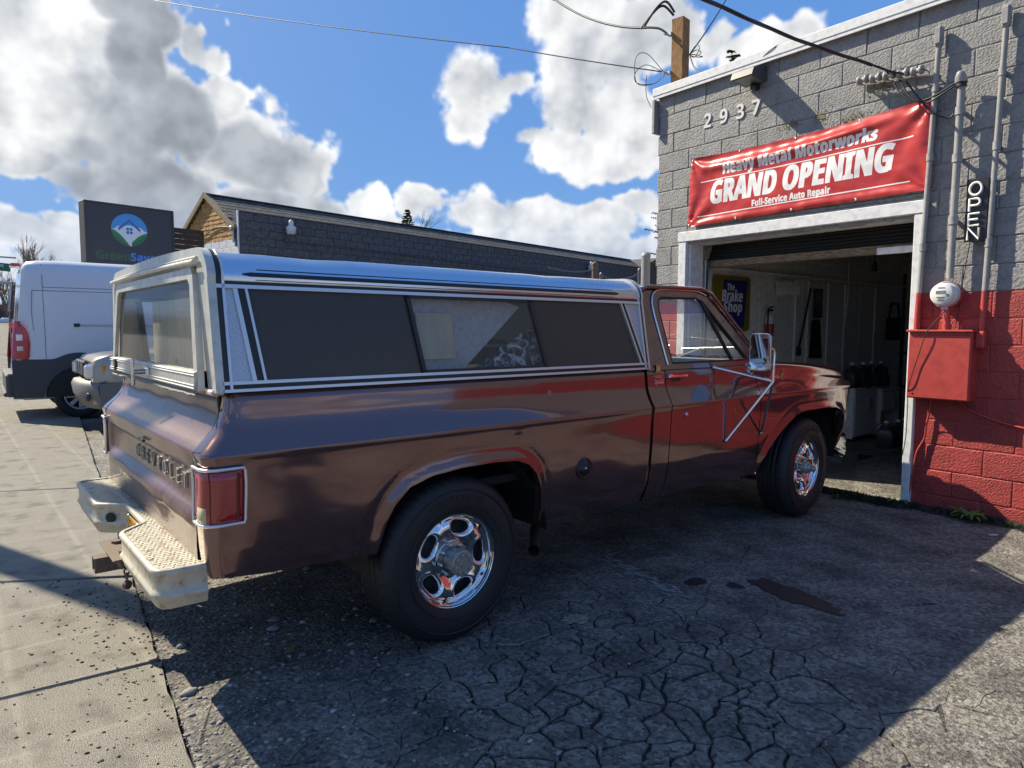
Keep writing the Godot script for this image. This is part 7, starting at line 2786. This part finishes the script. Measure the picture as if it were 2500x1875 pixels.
func simple_wheel(called: String, at: Vector3, r: float, w: float, t: Node3D, face := 1.0, spokes := 5):
	var o := Node3D.new()
	o.name = called
	t.add_child(o, true)
	o.position = at - org
	if face < 0: o.rotation.y = PI
	var b := MB.new()
	b.lathe(PackedVector2Array([Vector2(r * 0.62, -0.02), Vector2(r * 0.68, 0.0), Vector2(r * 0.92, 0.0), Vector2(r, -0.03), Vector2(r, -w + 0.03), Vector2(r * 0.92, -w), Vector2(r * 0.6, -w)]), 40, Transform3D.IDENTITY)
	part("tyre", b, M.tyre, o, true)
	b = MB.new()
	b.lathe(PackedVector2Array([Vector2(r * 0.63, -0.012), Vector2(r * 0.60, -0.004), Vector2(r * 0.55, -0.03), Vector2(r * 0.54, -0.10)]), 36, Transform3D.IDENTITY)
	for i in spokes:
		var a := TAU * i / spokes
		b.box(v3(cos(a), sin(a), 0) * r * 0.30 + v3(0, 0, -0.022), v3(r * 0.52, r * 0.17, 0.025), 0.008, Basis(Vector3.BACK, a))
	b.lathe(PackedVector2Array([Vector2(r * 0.16, -0.03), Vector2(r * 0.15, -0.002), Vector2(0, 0.002)]), 16, Transform3D.IDENTITY)
	part("rim", b, M.alloy, o, true)
	b = MB.new()
	b.lathe(PackedVector2Array([Vector2(0, -0.06), Vector2(r * 0.56, -0.06)]), 24, Transform3D.IDENTITY)
	part("brake", b, M.black_iron, o, true)

func build_van():
	var t := thing("cargo_van", "tall white cargo van with dark lower cladding seen from its rear corner", "van", v3(1.24, 0, -13.95), WB)
	var zc := -13.93
	var st := []
	for q in [[0.50, 2.40, 0.90], [0.56, 2.48, 0.97], [0.70, 2.525, 1.0], [1.0, 2.535, 1.0], [4.3, 2.53, 1.0], [4.7, 2.44, 0.99], [5.3, 1.95, 0.97], [5.6, 1.62, 0.95], [5.75, 1.25, 0.93], [6.15, 1.05, 0.88], [6.25, 0.8, 0.82]]:
		var x: float = q[0]
		var h: float = q[1]
		var k: float = q[2]
		var sec := []
		for p in [[0.99, 0.34], [1.025, 0.60], [1.03, 0.95], [1.02, 1.20], [1.012, 1.60], [0.985, 2.0], [0.945, 2.30], [0.905, 2.42], [0.83, 2.495], [0.70, 2.525], [0.30, 2.54]]:
			var y: float = minf(p[1], h) if h < 2.5 else p[1] * h / 2.535
			var xx: float = p[0] * k
			sec.append([xx, y])
		st.append([x, sec])
	# rear leans forward with height: shear the first stations
	for i in 3:
		for p in st[i][1]: pass
	var b := MB.new()
	var rows := []
	for s in st:
		var row := PackedVector3Array()
		for p in s[1]: row.append(v3(s[0] + (lerpf(-0.14, 0.06, clampf((p[1] - 0.4) / 2.1, 0, 1)) if s[0] < 0.8 else 0.0), p[1], zc + p[0]))
		for i in range(s[1].size() - 1, -1, -1):
			var p = s[1][i]
			row.append(v3(s[0] + (lerpf(-0.14, 0.06, clampf((p[1] - 0.4) / 2.1, 0, 1)) if s[0] < 0.8 else 0.0), p[1], zc - p[0]))
		rows.append(row)
	b.loft(rows, 1, false, true)
	b.fan(rows[0], -1, false)
	b.fan(rows[-1], -1, true)
	part("body", b, M.van_white, t)
	# dark cladding with a wheel arch, near side and far side
	for s in [1.0, -1.0]:
		b = MB.new()
		var r0 := PackedVector3Array()
		var r1 := PackedVector3Array()
		var r2 := PackedVector3Array()
		for i in 90:
			var x := lerpf(0.36, 6.1, i / 89.0)
			var yb := 0.36
			var yt := 0.955
			for wx in [1.24, 5.2]:
				var d := absf(x - wx)
				if d < 0.47: yb = maxf(yb, 0.36 + sqrt(0.47 * 0.47 - d * d))
				if d < 0.60: yt = maxf(yt, 0.44 + sqrt(0.60 * 0.60 - d * d) * 1.02)
			r0.append(v3(x, yb, zc + 1.045 * s))
			r1.append(v3(x, yt, zc + 1.042 * s))
			r2.append(v3(x, yt + 0.008, zc + 1.020 * s))
		b.loft([r0, r1], 1, s < 0)
		b.loft([r1, r2], 2, s < 0)
		part("lower_cladding", b, M.clad_grey, t)
		b = MB.new()
		for wx in [1.24, 5.2]:
			var rr := []
			for i in 13:
				var a := PI * i / 12.0
				rr.append(PackedVector3Array([v3(wx + cos(a) * 0.465, 0.36 + sin(a) * 0.465, zc + 0.6 * s), v3(wx + cos(a) * 0.465, 0.36 + sin(a) * 0.465, zc + 1.044 * s)]))
			b.loft(rr, 1)
			var ring := PackedVector3Array()
			for i in 13: ring.append(v3(wx + cos(PI * i / 12.0) * 0.47, 0.36 + sin(PI * i / 12.0) * 0.47, zc + 1.036 * s))
			b.fan(ring)
		part("wheel_housing", b, M.black_iron, t).set_meta("kind", "stuff")
		for wx in [1.24, 5.2]:
			simple_wheel("wheel", v3(wx, 0.362, zc + 1.02 * s), 0.362, 0.23, t, s, 8)
		# tail light: tall and curved
		b = MB.new()
		var lf := []
		for q in [[0.96, 0.60], [1.00, 0.62], [1.20, 0.615], [1.35, 0.585], [1.45, 0.54], [1.52, 0.46], [1.55, 0.40]]:
			var lean := lerpf(-0.14, 0.06, clampf((q[0] - 0.4) / 2.1, 0, 1))
			lf.append(PackedVector3Array([v3(0.44 + lean, q[0], zc + 0.93 * s), v3(0.455 + lean, q[0], zc + 1.02 * s), v3(0.52 + lean, q[0], zc + 1.036 * s), v3(q[1] + lean + 0.05, q[0], zc + 1.034 * s)]))
		b.loft(lf, 1, s > 0)
		var tl := part("tail_light", b, M.tail_bright, t)
		for q in [[1.13, 0.10], [1.30, 0.12]]:
			b = MB.new()
			b.box(v3(0.475, q[0], zc + 0.985 * s), v3(0.10, q[1], 0.115), 0.02)
			part("clear_lens", b, M.lamp_clear, tl, true)
		# seams and the sliding door rail
		for q in [[0.80, 1.72, 0.012, 1.50], [2.95, 1.72, 0.012, 1.50]]:
			var sm := PackedVector3Array()
			for i in 9:
				var y := lerpf(0.97, 2.45, i / 8.0)
				sm.append(v3(q[0], y, zc + side_of_van(y) * s))
			b = MB.new()
			b.tube(sm, 0.005, 5)
			part("panel_seam", b, M.seam_grey, t)
		for y in [2.085, 2.03]:
			b = MB.new()
			b.tube(PackedVector3Array([v3(0.80 if y > 2.05 else 0.66, y, zc + side_of_van(y) * s), v3(4.4, y, zc + side_of_van(y) * s)]), 0.005, 5)
			part("panel_seam", b, M.seam_grey, t)
		b = MB.new()
		b.tube(PackedVector3Array([v3(0.66, 2.03, zc + side_of_van(2.03) * s), v3(0.64, 1.7, zc + side_of_van(1.7) * s), v3(0.66, 1.4, zc + side_of_van(1.4) * s)]), 0.004, 5)
		part("panel_seam", b, M.seam_grey, t)
		b = MB.new()
		b.box(v3(2.1, 1.492, zc + 1.018 * s), v3(1.75, 0.035, 0.012), 0.004)
		part("door_rail", b, M.seam_light, t)
		b = MB.new()
		b.box(v3(1.23, 1.495, zc + 1.020 * s), v3(0.085, 0.055, 0.016), 0.004)
		part("rail_end", b, M.black_plastic, t)
	b = MB.new()
	b.box(v3(0.345, 0.56, zc), v3(0.14, 0.36, 2.0), 0.03)
	b.box(v3(0.30, 0.42, zc), v3(0.12, 0.07, 1.9), 0.02)
	part("rear_bumper", b, M.clad_grey, t)
	b = MB.new()
	b.box(v3(0.50, 2.47, zc), v3(0.14, 0.05, 0.45), 0.015)
	part("brake_light", b, M.tail_bright, t)
	b = MB.new()
	b.box(v3(0.395, 1.35, zc), v3(0.012, 1.5, 0.008))
	part("rear_door_seam", b, M.seam_grey, t)
	for z in [-0.35, 0.35]:
		b = MB.new()
		b.box(v3(0.42, 1.95, zc + z), v3(0.02, 0.45, 0.5), 0.03, Basis(Vector3.BACK, -0.1))
		part("rear_window", b, M.dark_pane, t)
	b = MB.new()
	b.box(v3(3.2, 0.42, zc), v3(5.4, 0.22, 1.5))
	part("underbody", b, M.black_iron, t)

func side_of_van(y: float) -> float:
	return lerp_table([[0.34, 0.99], [0.60, 1.025], [0.95, 1.03], [1.20, 1.02], [1.60, 1.012], [2.0, 0.985], [2.30, 0.945], [2.42, 0.905], [2.50, 0.83]], y) + 0.001

func build_suv():
	var t := thing("suv", "beige off-road vehicle with a grey bumper, its nose showing behind the pickup's shell", "SUV", v3(3.4, 0, -11.4), WB)
	var zc := -11.40
	var st := []
	for q in [[1.16, 1.00, 0.80], [1.22, 1.06, 0.86], [1.40, 1.10, 0.89], [2.1, 1.145, 0.90], [2.5, 1.17, 0.90], [3.1, 1.70, 0.90], [3.4, 1.80, 0.90], [5.2, 1.82, 0.90], [5.5, 1.70, 0.89], [5.62, 1.1, 0.88]]:
		var k: float = q[2]
		var sec := []
		for p in [[0.96, 0.42], [1.0, 0.60], [1.0, 0.85], [0.97, 1.02], [0.93, 1.10], [0.86, 1.5], [0.80, 1.72], [0.6, 1.80], [0.2, 1.83]]:
			sec.append([p[0] * k, minf(p[1], q[1] - (1.83 - p[1]) * 0.015 if p[1] > q[1] else p[1])])
		st.append([q[0], sec])
	part("body", car_skin(st, zc), M.suv_beige, t)
	var b := MB.new()
	var rows := []
	for i in 13:
		var z := lerpf(-0.92, 0.92, i / 12.0)
		var bend := 0.20 * pow(absf(z) / 0.92, 3.0)
		var row := PackedVector3Array()
		for q in [[1.12, 0.74], [1.03, 0.72], [1.00, 0.66], [1.02, 0.52], [1.10, 0.36], [1.22, 0.33]]: row.append(v3(q[0] + bend, q[1], zc + z))
		rows.append(row)
	b.loft(rows, 1, true)
	for s in [1.0, -1.0]:
		b.box(v3(1.42, 0.54, zc + 0.90 * s), v3(0.42, 0.36, 0.05), 0.02)
	var bp := part("front_bumper", b, M.clad_mid, t)
	for s in [1.0, -1.0]:
		b = MB.new()
		b.lathe(PackedVector2Array([Vector2(0.06, 0.0), Vector2(0.05, 0.012), Vector2(0, 0.014)]), 16, Transform3D(Basis(Vector3.UP, -PI / 2 + 0.5 * s), v3(1.10, 0.52, zc + 0.72 * s)))
		part("fog_light", b, M.black_plastic, bp, true)
		b = MB.new()
		b.box(v3(1.165, 0.87, zc + 0.66 * s), v3(0.14, 0.19, 0.26), 0.03, Basis(Vector3.UP, -0.32 * s))
		var hl := part("headlight", b, M.lamp_clear, t)
		b = MB.new()
		b.box(v3(1.245, 0.88, zc + 0.815 * s), v3(0.16, 0.17, 0.06), 0.02, Basis(Vector3.UP, -0.55 * s))
		part("indicator", b, M.amber, hl, true)
		for wx in [1.95, 4.75]:
			simple_wheel("wheel", v3(wx, 0.37, zc + 0.92 * s), 0.37, 0.24, t, s, 6)
		b = MB.new()
		for q in [[3.15, 3.95], [4.02, 4.9]]:
			b.quad(v3(q[0], 1.14, zc + 0.885 * s), v3(q[1], 1.14, zc + 0.885 * s), v3(q[1] - 0.02, 1.60, zc + 0.79 * s), v3(q[0] + 0.22 if q[0] < 3.5 else q[0], 1.60, zc + 0.79 * s))
		part("side_glass", b, M.dark_pane, t).set_meta("kind", "stuff")
	b = MB.new()
	b.box(v3(1.12, 0.90, zc), v3(0.06, 0.20, 0.95), 0.02)
	part("grille", b, M.black_plastic, t)
	b = MB.new()
	for z in [-0.28, 0.0, 0.28]: b.box(v3(1.085, 0.90, zc + z), v3(0.02, 0.18, 0.10), 0.006)
	part("grille_bar", b, M.chrome_dull, t).set_meta("kind", "stuff")
	b = MB.new()
	b.quad(v3(2.56, 1.20, zc - 0.78), v3(2.56, 1.20, zc + 0.78), v3(3.08, 1.68, zc + 0.68), v3(3.08, 1.68, zc - 0.68))
	part("windscreen", b, M.dark_pane, t)
	b = MB.new()
	b.box(v3(3.4, 0.45, zc), v3(4.2, 0.3, 1.5))
	part("underbody", b, M.black_iron, t)

func far_car(at: Vector3, m: Material, label: String):
	var t := thing("parked_car", label, "car", at, WB, "distant cars on the road")
	var st := []
	for q in [[-2.2, 0.75], [-1.9, 0.92], [-1.2, 0.98], [-0.6, 1.42], [0.7, 1.45], [1.3, 1.0], [2.0, 0.95], [2.25, 0.7]]:
		var sec := []
		for p in [[0.85, 0.28], [0.9, 0.6], [0.86, 0.95], [0.68, 1.38], [0.3, 1.45]]: sec.append([p[0], minf(p[1], q[1])])
		st.append([q[0], sec])
	var b := MB.new()
	var rows := []
	for s in st:
		var row := PackedVector3Array()
		for p in s[1]: row.append(at + v3(s[0], p[1], p[0]))
		for i in range(s[1].size() - 1, -1, -1): row.append(at + v3(s[0], s[1][i][1], -s[1][i][0]))
		rows.append(row)
	b.loft(rows, 1, false, true)
	b.fan(rows[0], -1, false)
	b.fan(rows[-1], -1, true)
	part("body", b, m, t)
	for x in [-1.4, 1.4]: simple_wheel("wheel", at + v3(x, 0.32, 0.9), 0.32, 0.2, t, 1.0, 5)

func bare_tree(called: String, at: Vector3, h: float, spread: float, label: String, tf: Transform3D, sd: int, m: Material):
	var t := thing(called, label, "tree", at, tf)
	rng.seed = sd
	var trunk := MB.new()
	var twigs := MB.new()
	trunk.tube(PackedVector3Array([at, at + v3(0, h * 0.25, 0), at + v3(0.05, h * 0.40, 0.03)]), h * 0.018, 8, true, h * 0.012)
	var stack := []
	for i in 9:
		var a := TAU * i / 9.0 + rng.randf()
		stack.append([at + v3(0, h * rng.randf_range(0.25, 0.40), 0), v3(cos(a) * spread, rng.randf_range(1.6, 2.6), sin(a) * spread).normalized(), h * rng.randf_range(0.22, 0.34), h * 0.008, 0])
	var count := 0
	while stack.size() and count < 1500:
		var e = stack.pop_front()
		count += 1
		var p: Vector3 = e[0]
		var d: Vector3 = e[1]
		var l: float = e[2]
		var r: float = e[3]
		var mid := p + d * l * 0.5 + v3(rng.randfn(0, 0.02), 0.0, rng.randfn(0, 0.02)) * l
		var end := p + (d + v3(0, 0.10, 0)).normalized() * l
		twigs.tube(PackedVector3Array([p, mid, end]), r, 4, false, r * 0.55)
		if e[4] < 4:
			for k in 3 + rng.randi() % 2:
				var f := rng.randf_range(0.35, 1.0)
				var nd := (d + v3(rng.randfn(0, 0.33), rng.randf_range(0.0, 0.3), rng.randfn(0, 0.33))).normalized()
				stack.append([p.lerp(end, f), nd, l * rng.randf_range(0.45, 0.72), r * 0.55, e[4] + 1])
	part("trunk", trunk, M.bark, t)
	part("crown", twigs, m, t)

func conifer(called: String, at: Vector3, h: float, rad: float, y0: float, label: String, tf: Transform3D, sd: int, sparse := 1.0):
	var t := thing(called, label, "tree", at, tf)
	rng.seed = sd
	var b := MB.new()
	b.tube(PackedVector3Array([at, at + v3(0, h * 0.5, 0), at + v3(0, h * 0.99, 0)]), h * 0.016, 8, true, 0.01)
	part("trunk", b, M.bark, t)
	b = MB.new()
	var lv := [MB.new(), MB.new()]
	var y := y0
	while y < h:
		var f := (y - y0) / (h - y0)
		var rr := rad * pow(1.0 - f, 0.85) + 0.06
		var nb := int(lerpf(9.0, 4.0, f) * sparse)
		for i in maxi(3, nb):
			var a := rng.randf() * TAU
			var l := rr * rng.randf_range(0.55, 1.1)
			var d := v3(cos(a), 0, sin(a))
			var sd2 := v3(-sin(a), 0, cos(a))
			var p0 := at + v3(0, y, 0)
			var p1 := p0 + d * l * 0.6 + v3(0, -0.10 * l, 0)
			var p2 := p0 + d * l + v3(0, -0.02 * l, 0)
			b.tube(PackedVector3Array([p0, p1, p2]), 0.012 + 0.006 * l, 4, false, 0.004)
			var nsp := int(6 + l * 9)
			for k in nsp:
				var g := float(k + 1) / nsp
				var c := p0.lerp(p1, minf(1.0, g / 0.6)) if g < 0.6 else p1.lerp(p2, (g - 0.6) / 0.4)
				for sgn in [-1.0, 1.0]:
					var sl := (0.10 + 0.28 * (1.0 - g) * l * 0.5) * rng.randf_range(0.6, 1.2)
					var tip: Vector3 = c + sd2 * sgn * sl + d * sl * 0.7 + v3(0, rng.randf_range(-0.14, 0.02) * (0.5 + sl), 0)
					var wv: Vector3 = (d - sd2 * sgn * 0.7).normalized() * (0.025 + sl * 0.10)
					var m: MB = lv[rng.randi() % 2]
					m.tri(c - wv, tip, c + wv)
					m.tri(c + v3(0, 0.03, 0), tip + v3(0, -0.02, 0), c - v3(0, 0.05, 0))
		y += lerpf(0.42, 0.22, f) * (0.8 + 0.4 * rng.randf()) / maxf(0.6, sparse)
	part("limbs", b, M.bark, t)
	var crown := part("crown", lv[0], M.fir_a, t)
	part("crown_paler_sprays", lv[1], M.fir_b, t)  # sprays drawn at random for a slightly paler green

func wire(called: String, label: String, runs: Array, r: float):
	var b := MB.new()
	for q in runs: b.tube(q, r, 6)
	single(called, b, M.cable, label, "wire", Vector3.ZERO, WB)

func build_street():
	build_neighbour()
	build_sign()
	build_van()
	build_suv()
	# fence posts with a strand of chain, in front of the long grey wall
	var grp := "fence posts in front of the grey wall"
	for q in [[10.72, 2.70, 0.055, "rusty brown thick fence post in front of the grey wall", "rusty"], [10.94, 2.52, 0.032, "short thin grey fence post beside the rusty one", "galv_dark"], [12.38, 2.70, 0.038, "thin grey fence post at the end of the chain near the vent pipe", "galv_dark"]]:
		var t := thing("fence_post", q[3], "post", v3(q[0], 0, -7.0), BF, grp)
		var b := MB.new()
		b.tube(PackedVector3Array([v3(q[0], 0, -7.0), v3(q[0], q[1] - 0.03, -7.0)]), q[2], 12)
		part("shaft", b, M[q[4]], t)
		b = MB.new()
		b.lathe(PackedVector2Array([Vector2(q[2] * 1.12, 0.0), Vector2(q[2] * 1.12, 0.03), Vector2(q[2] * 0.7, 0.055), Vector2(0, 0.065)]), 12, Transform3D(Basis(Vector3.RIGHT, -PI / 2), v3(q[0], q[1] - 0.06, -7.0)))
		part("cap", b, M[q[4]], t)
	var b := MB.new()
	for q in [[v3(10.94, 2.46, -7.0), v3(12.38, 2.60, -7.0), 0.10], [v3(10.72, 2.56, -7.0), v3(9.3, 2.50, -7.0), 0.06]]:
		var pts := sag(q[0], q[1], q[2], 34)
		for i in pts.size() - 1:
			var d := (pts[i + 1] - pts[i])
			b.box((pts[i] + pts[i + 1]) * 0.5, v3(d.length() * 1.1, 0.012 if i % 2 else 0.022, 0.022 if i % 2 else 0.012), 0.0, Basis(Vector3.BACK, atan2(d.y, d.x)))
	single("chain", b, M.galv_dark, "slack chain strung between the fence posts", "chain", Vector3.ZERO, BF)
	# far shed roof at the end of the wall
	var t := thing("far_shed", "small dark gabled roof beyond the far end of the grey wall", "shed", v3(33.5, 0, -19.5), BF)
	b = MB.new()
	b.box(v3(33.5, 2.3, -19.5), v3(3.4, 4.6, 3.0))
	part("wall", b, M.brown_board, t)
	b = MB.new()
	b.prism(PackedVector2Array([Vector2(-2.1, 4.55), Vector2(2.1, 4.55), Vector2(0, 5.30)]), -1.7, 1.7, Transform3D(Basis.IDENTITY, v3(33.5, 0, -19.5)))
	part("roof", b, M.roof_shingle_b, t)
	# trees
	conifer("fir_tree", v3(31.0, 0, -13.0), 14.3, 4.4, 4.5, "tall dark fir tree behind the garage, its branch tips showing left of the wall", BF, 5)
	conifer("fir_tree", v3(35.2, 0, -40.0), 10.6, 2.0, 4.0, "narrow fir tree rising behind the shingled roof", BF, 15, 1.8)
	bare_tree("leafing_tree", v3(33.6, 0, -40.0), 10.3, 0.8, "thin sparsely leafed tree left of the narrow fir behind the roof", BF, 6, M.twig_green)
	bare_tree("bare_tree", v3(3.42, 0, -60.0), 8.3, 0.55, "leafless tree with upright twigs behind the white van's rear", WB, 4, M.twig)
	bare_tree("bare_tree", v3(2.0, 0, -70.0), 7.0, 0.6, "lower leafless tree left of the van, behind the green street sign", WB, 14, M.twig)
	# the road climbs a little in the distance
	b = MB.new()
	b.quad(v3(-60, -0.028, -60), v3(40, -0.028, -60), v3(90, 2.9, -240), v3(-120, 2.9, -240))
	b.quad(v3(-120, 2.9, -240), v3(90, 2.9, -240), v3(300, 2.9, -800), v3(-400, 2.9, -800))
	var o := struct("road", b, M.old_asphalt)
	o.transform = WB
	far_car(v3(4.6, 2.10, -190), M.van_white, "distant white car on the road left of the van")
	far_car(v3(-2.2, 2.3, -205), M.navy_vinyl, "distant dark car on the road at the left edge of the picture")
	# far-off leafless wood along the horizon
	b = MB.new()
	rng.seed = 31
	for i in 900:
		var x := rng.randf_range(-220, 160)
		var z := rng.randf_range(-330, -270)
		var hh := rng.randf_range(5, 11)
		var w := rng.randf_range(0.6, 1.5)
		var p := v3(x, 2.9, z)
		for k in 6:
			var c := p + v3(rng.randfn(0, w), hh * rng.randf_range(0.25, 0.9), rng.randfn(0, w))
			b.tri(c + v3(-w, -hh * 0.2, 0), c + v3(w, -hh * 0.2, 0.3), c + v3(rng.randfn(0, w * 0.4), hh * 0.24, 0))
	o = struct("distant_wood", b, M.far_wood, "stuff")
	o.transform = WB
	# street sign on a mast arm
	t = thing("street_sign", "green street name sign hanging at the left edge of the picture", "sign", v3(0.5, 4.8, -50), WB)
	b = MB.new()
	b.box(v3(0.35, 5.04, -50), v3(2.5, 0.47, 0.04), 0.06, Basis(Vector3.BACK, -0.08))
	part("plate", b, M.sign_green, t)
	var tx := put("lettering", text_mesh("3000", 0.16, 0.01, true), M.stencil, t)
	tx.transform = Transform3D(Basis(Vector3.BACK, -0.08), v3(1.03, 5.06, -49.97) - org)
	tx = put("lettering", text_mesh("St", 0.17, 0.01, true), M.stencil, t)
	tx.transform = Transform3D(Basis(Vector3.BACK, -0.08), v3(0.80, 4.83, -49.97) - org)
	t = thing("signal_mast", "grey steel mast arm below the green street sign", "mast", v3(-5.0, 0, -50), WB)
	b = MB.new()
	b.tube(PackedVector3Array([v3(-5.0, 0, -50.2), v3(-5.0, 6.2, -50.2)]), 0.13, 10)
	part("mast", b, M.galv, t)
	b = MB.new()
	b.tube(PackedVector3Array([v3(-5.0, 4.3, -50.2), v3(2.6, 4.02, -50.2)]), 0.09, 8)
	part("lower_arm", b, M.galv, t)
	b = MB.new()
	b.tube(PackedVector3Array([v3(-5.0, 5.7, -50.2), v3(1.9, 5.55, -50.2)]), 0.05, 8)
	part("upper_arm", b, M.galv, t)
	t = thing("round_sign", "small round blue road sign left of the van", "sign", v3(2.55, 0, -70), WB)
	b = MB.new()
	b.lathe(PackedVector2Array([Vector2(0.40, 0.0), Vector2(0.40, 0.03), Vector2(0, 0.03)]), 24, Transform3D(Basis.IDENTITY, v3(2.55, 4.55, -70)), 1, true)
	part("disc", b, M.navy_vinyl, t)
	b = MB.new()
	b.box(v3(2.55, 4.55, -69.95), v3(0.5, 0.1, 0.02))
	part("bar", b, M.white_paint, t)
	b = MB.new()
	b.tube(PackedVector3Array([v3(2.55, -0.02, -70.05), v3(2.55, 4.9, -70.05)]), 0.05, 8)
	part("pole", b, M.galv, t)
	wire("street_wire", "thin wire across the street at the left edge of the picture", [sag(v3(-30, 5.2, -80), v3(20, 4.9, -80), 0.5, 20)], 0.03)
	wire("street_wire", "second thin wire across the street, lower than the first", [sag(v3(-30, 4.2, -90), v3(20, 4.1, -90), 0.4, 20)], 0.03)
	# utility pole on the pavement, outside the picture: its shadow falls across the slabs
	t = thing("utility_pole", "round timber utility pole on the pavement left of the camera", "utility pole", v3(-3.24, 0, -6.35))
	b = MB.new()
	b.tube(PackedVector3Array([v3(-3.24, -0.05, -6.35), v3(-3.94, 10.5, -6.30)]), 0.15, 14, true, 0.11)
	part("shaft", b, M.bark, t)
	b = MB.new()
	b.box(v3(-3.89, 9.6, -6.30), v3(0.10, 0.12, 2.4), 0.01)
	part("cross_arm", b, M.bark, t)
	# overhead wires
	wire("overhead_wire", "long thin wire running up left across the sky to the timber post", [sag(v3(6.12, 4.315, -5.139), v3(5.705, 5.17, -7.384), 0.01, 6), sag(v3(5.705, 5.17, -7.384), v3(3.132, 8.19, -16.074), 0.05, 14), sag(v3(3.132, 8.19, -16.074), v3(2.2, 12.6, -26.0), 0.1, 6)], 0.007)
	b = MB.new()
	for i in 2:
		b.tube(curve_pts([v3(6.14, 4.30, -5.12), v3(6.05, 4.30 + 0.12 * (i + 1), -5.30), v3(6.0, 4.36 + 0.16 * i, -5.42), v3(6.0, 4.24, -5.40), v3(6.08, 4.20, -5.22), v3(6.14, 4.29, -5.10)]), 0.004, 6)
	b.tube(curve_pts([v3(6.05, 4.31, -5.30), v3(6.06, 4.1, -5.31), v3(6.08, 3.95, -5.25)]), 0.004, 6)
	single("wire_loop", b, M.cable, "loops of spare wire at the lower clamp of the timber post", "wire", Vector3.ZERO, WB)
	wire("service_cable", "thick twisted cable sagging from the sky to the top of the timber post", [sag(v3(6.10, 4.857, -5.369), v3(6.219, 5.802, -7.049), 0.10, 12), sag(v3(6.219, 5.802, -7.049), v3(7.7, 9.1, -12.3), 0.1, 6), curve_pts([v3(6.10, 4.87, -5.40), v3(6.10, 5.02, -5.22), v3(6.12, 5.05, -5.10), v3(6.18, 4.93, -5.03)]), curve_pts([v3(6.10, 4.87, -5.44), v3(6.10, 4.98, -5.27), v3(6.12, 5.02, -5.14), v3(6.18, 4.90, -5.04)]), curve_pts([v3(6.10, 4.86, -5.37), v3(6.12, 4.80, -5.2), v3(6.14, 4.72, -5.10)])], 0.013)
	wire("guy_wire", "wire from the right side of the timber post up to the top of the picture", [sag(v3(6.30, 4.477, -4.90), v3(7.999, 5.809, -5.659), 0.02, 8), sag(v3(7.999, 5.809, -5.659), v3(13.5, 9.9, -8.2), 0.03, 6), curve_pts([v3(6.30, 4.47, -4.90), v3(6.2, 4.40, -4.82), v3(6.14, 4.25, -4.72), v3(6.08, 4.13, -4.58)])], 0.008)
	b = MB.new()
	for k in 3: b.tube(curve_pts([v3(6.29, 4.47, -4.90), v3(6.25, 4.52 - 0.05 * k, -4.78), v3(6.2, 4.45 - 0.05 * k, -4.70 + 0.02 * k), v3(6.2, 4.38, -4.76), v3(6.29, 4.45, -4.88)]), 0.005, 6)
	single("wire_coil", b, M.cable, "small coil of wire on the right side of the timber post", "wire", Vector3.ZERO, WB)
	var bundle := curve_pts([v3(3.223, 3.43, -2.651), v3(3.636, 3.489, -2.717), v3(4.838, 3.589, -2.806), v3(5.8, 3.60, -2.70)], 8)
	var strands := []
	for k in 3:
		var q := PackedVector3Array()
		for i in bundle.size():
			var a := i * 0.5 + TAU * k / 3.0
			q.append(bundle[i] + v3(0, cos(a), sin(a)) * 0.0065)
		strands.append(q)
	strands.append(sag(v3(3.223, 3.43, -2.651), v3(-2.5, 6.4, -1.9), 0.35, 14))
	for k in 4:
		strands.append(curve_pts([v3(5.8, 3.60, -2.70), v3(5.88, 3.57 - 0.01 * k, -2.64 + 0.015 * k), v3(5.95, 3.53 - 0.012 * k, -2.62 + 0.05 * k)]))
	wire("service_drop", "thick twisted service cable coming over the camera to the insulator rack", strands, 0.0075)
	wire("drip_loop", "pair of black cables drooping from the insulator rack to the weather head", [curve_pts([v3(5.95, 3.48, -2.60), v3(5.93, 3.33, -2.50), v3(5.93, 3.26, -2.38), v3(5.93, 3.28, -2.25), v3(5.95, 3.345, -2.12)]), curve_pts([v3(5.95, 3.47, -2.54), v3(5.93, 3.31, -2.45), v3(5.93, 3.235, -2.33), v3(5.93, 3.27, -2.22), v3(5.955, 3.335, -2.11)]), curve_pts([v3(5.97, 3.45, -2.50), v3(5.96, 3.2, -2.33), v3(5.97, 3.12, -2.24), v3(5.98, 3.10, -2.16), v3(5.99, 3.22, -2.13), v3(5.98, 3.30, -2.12)])], 0.0075)
func _ready():
	setup_view()
	setup_materials()
	build_ground()
	build_garage()
	build_banner()
	build_wall_fittings()
	build_inside()
	build_truck()
	build_street()
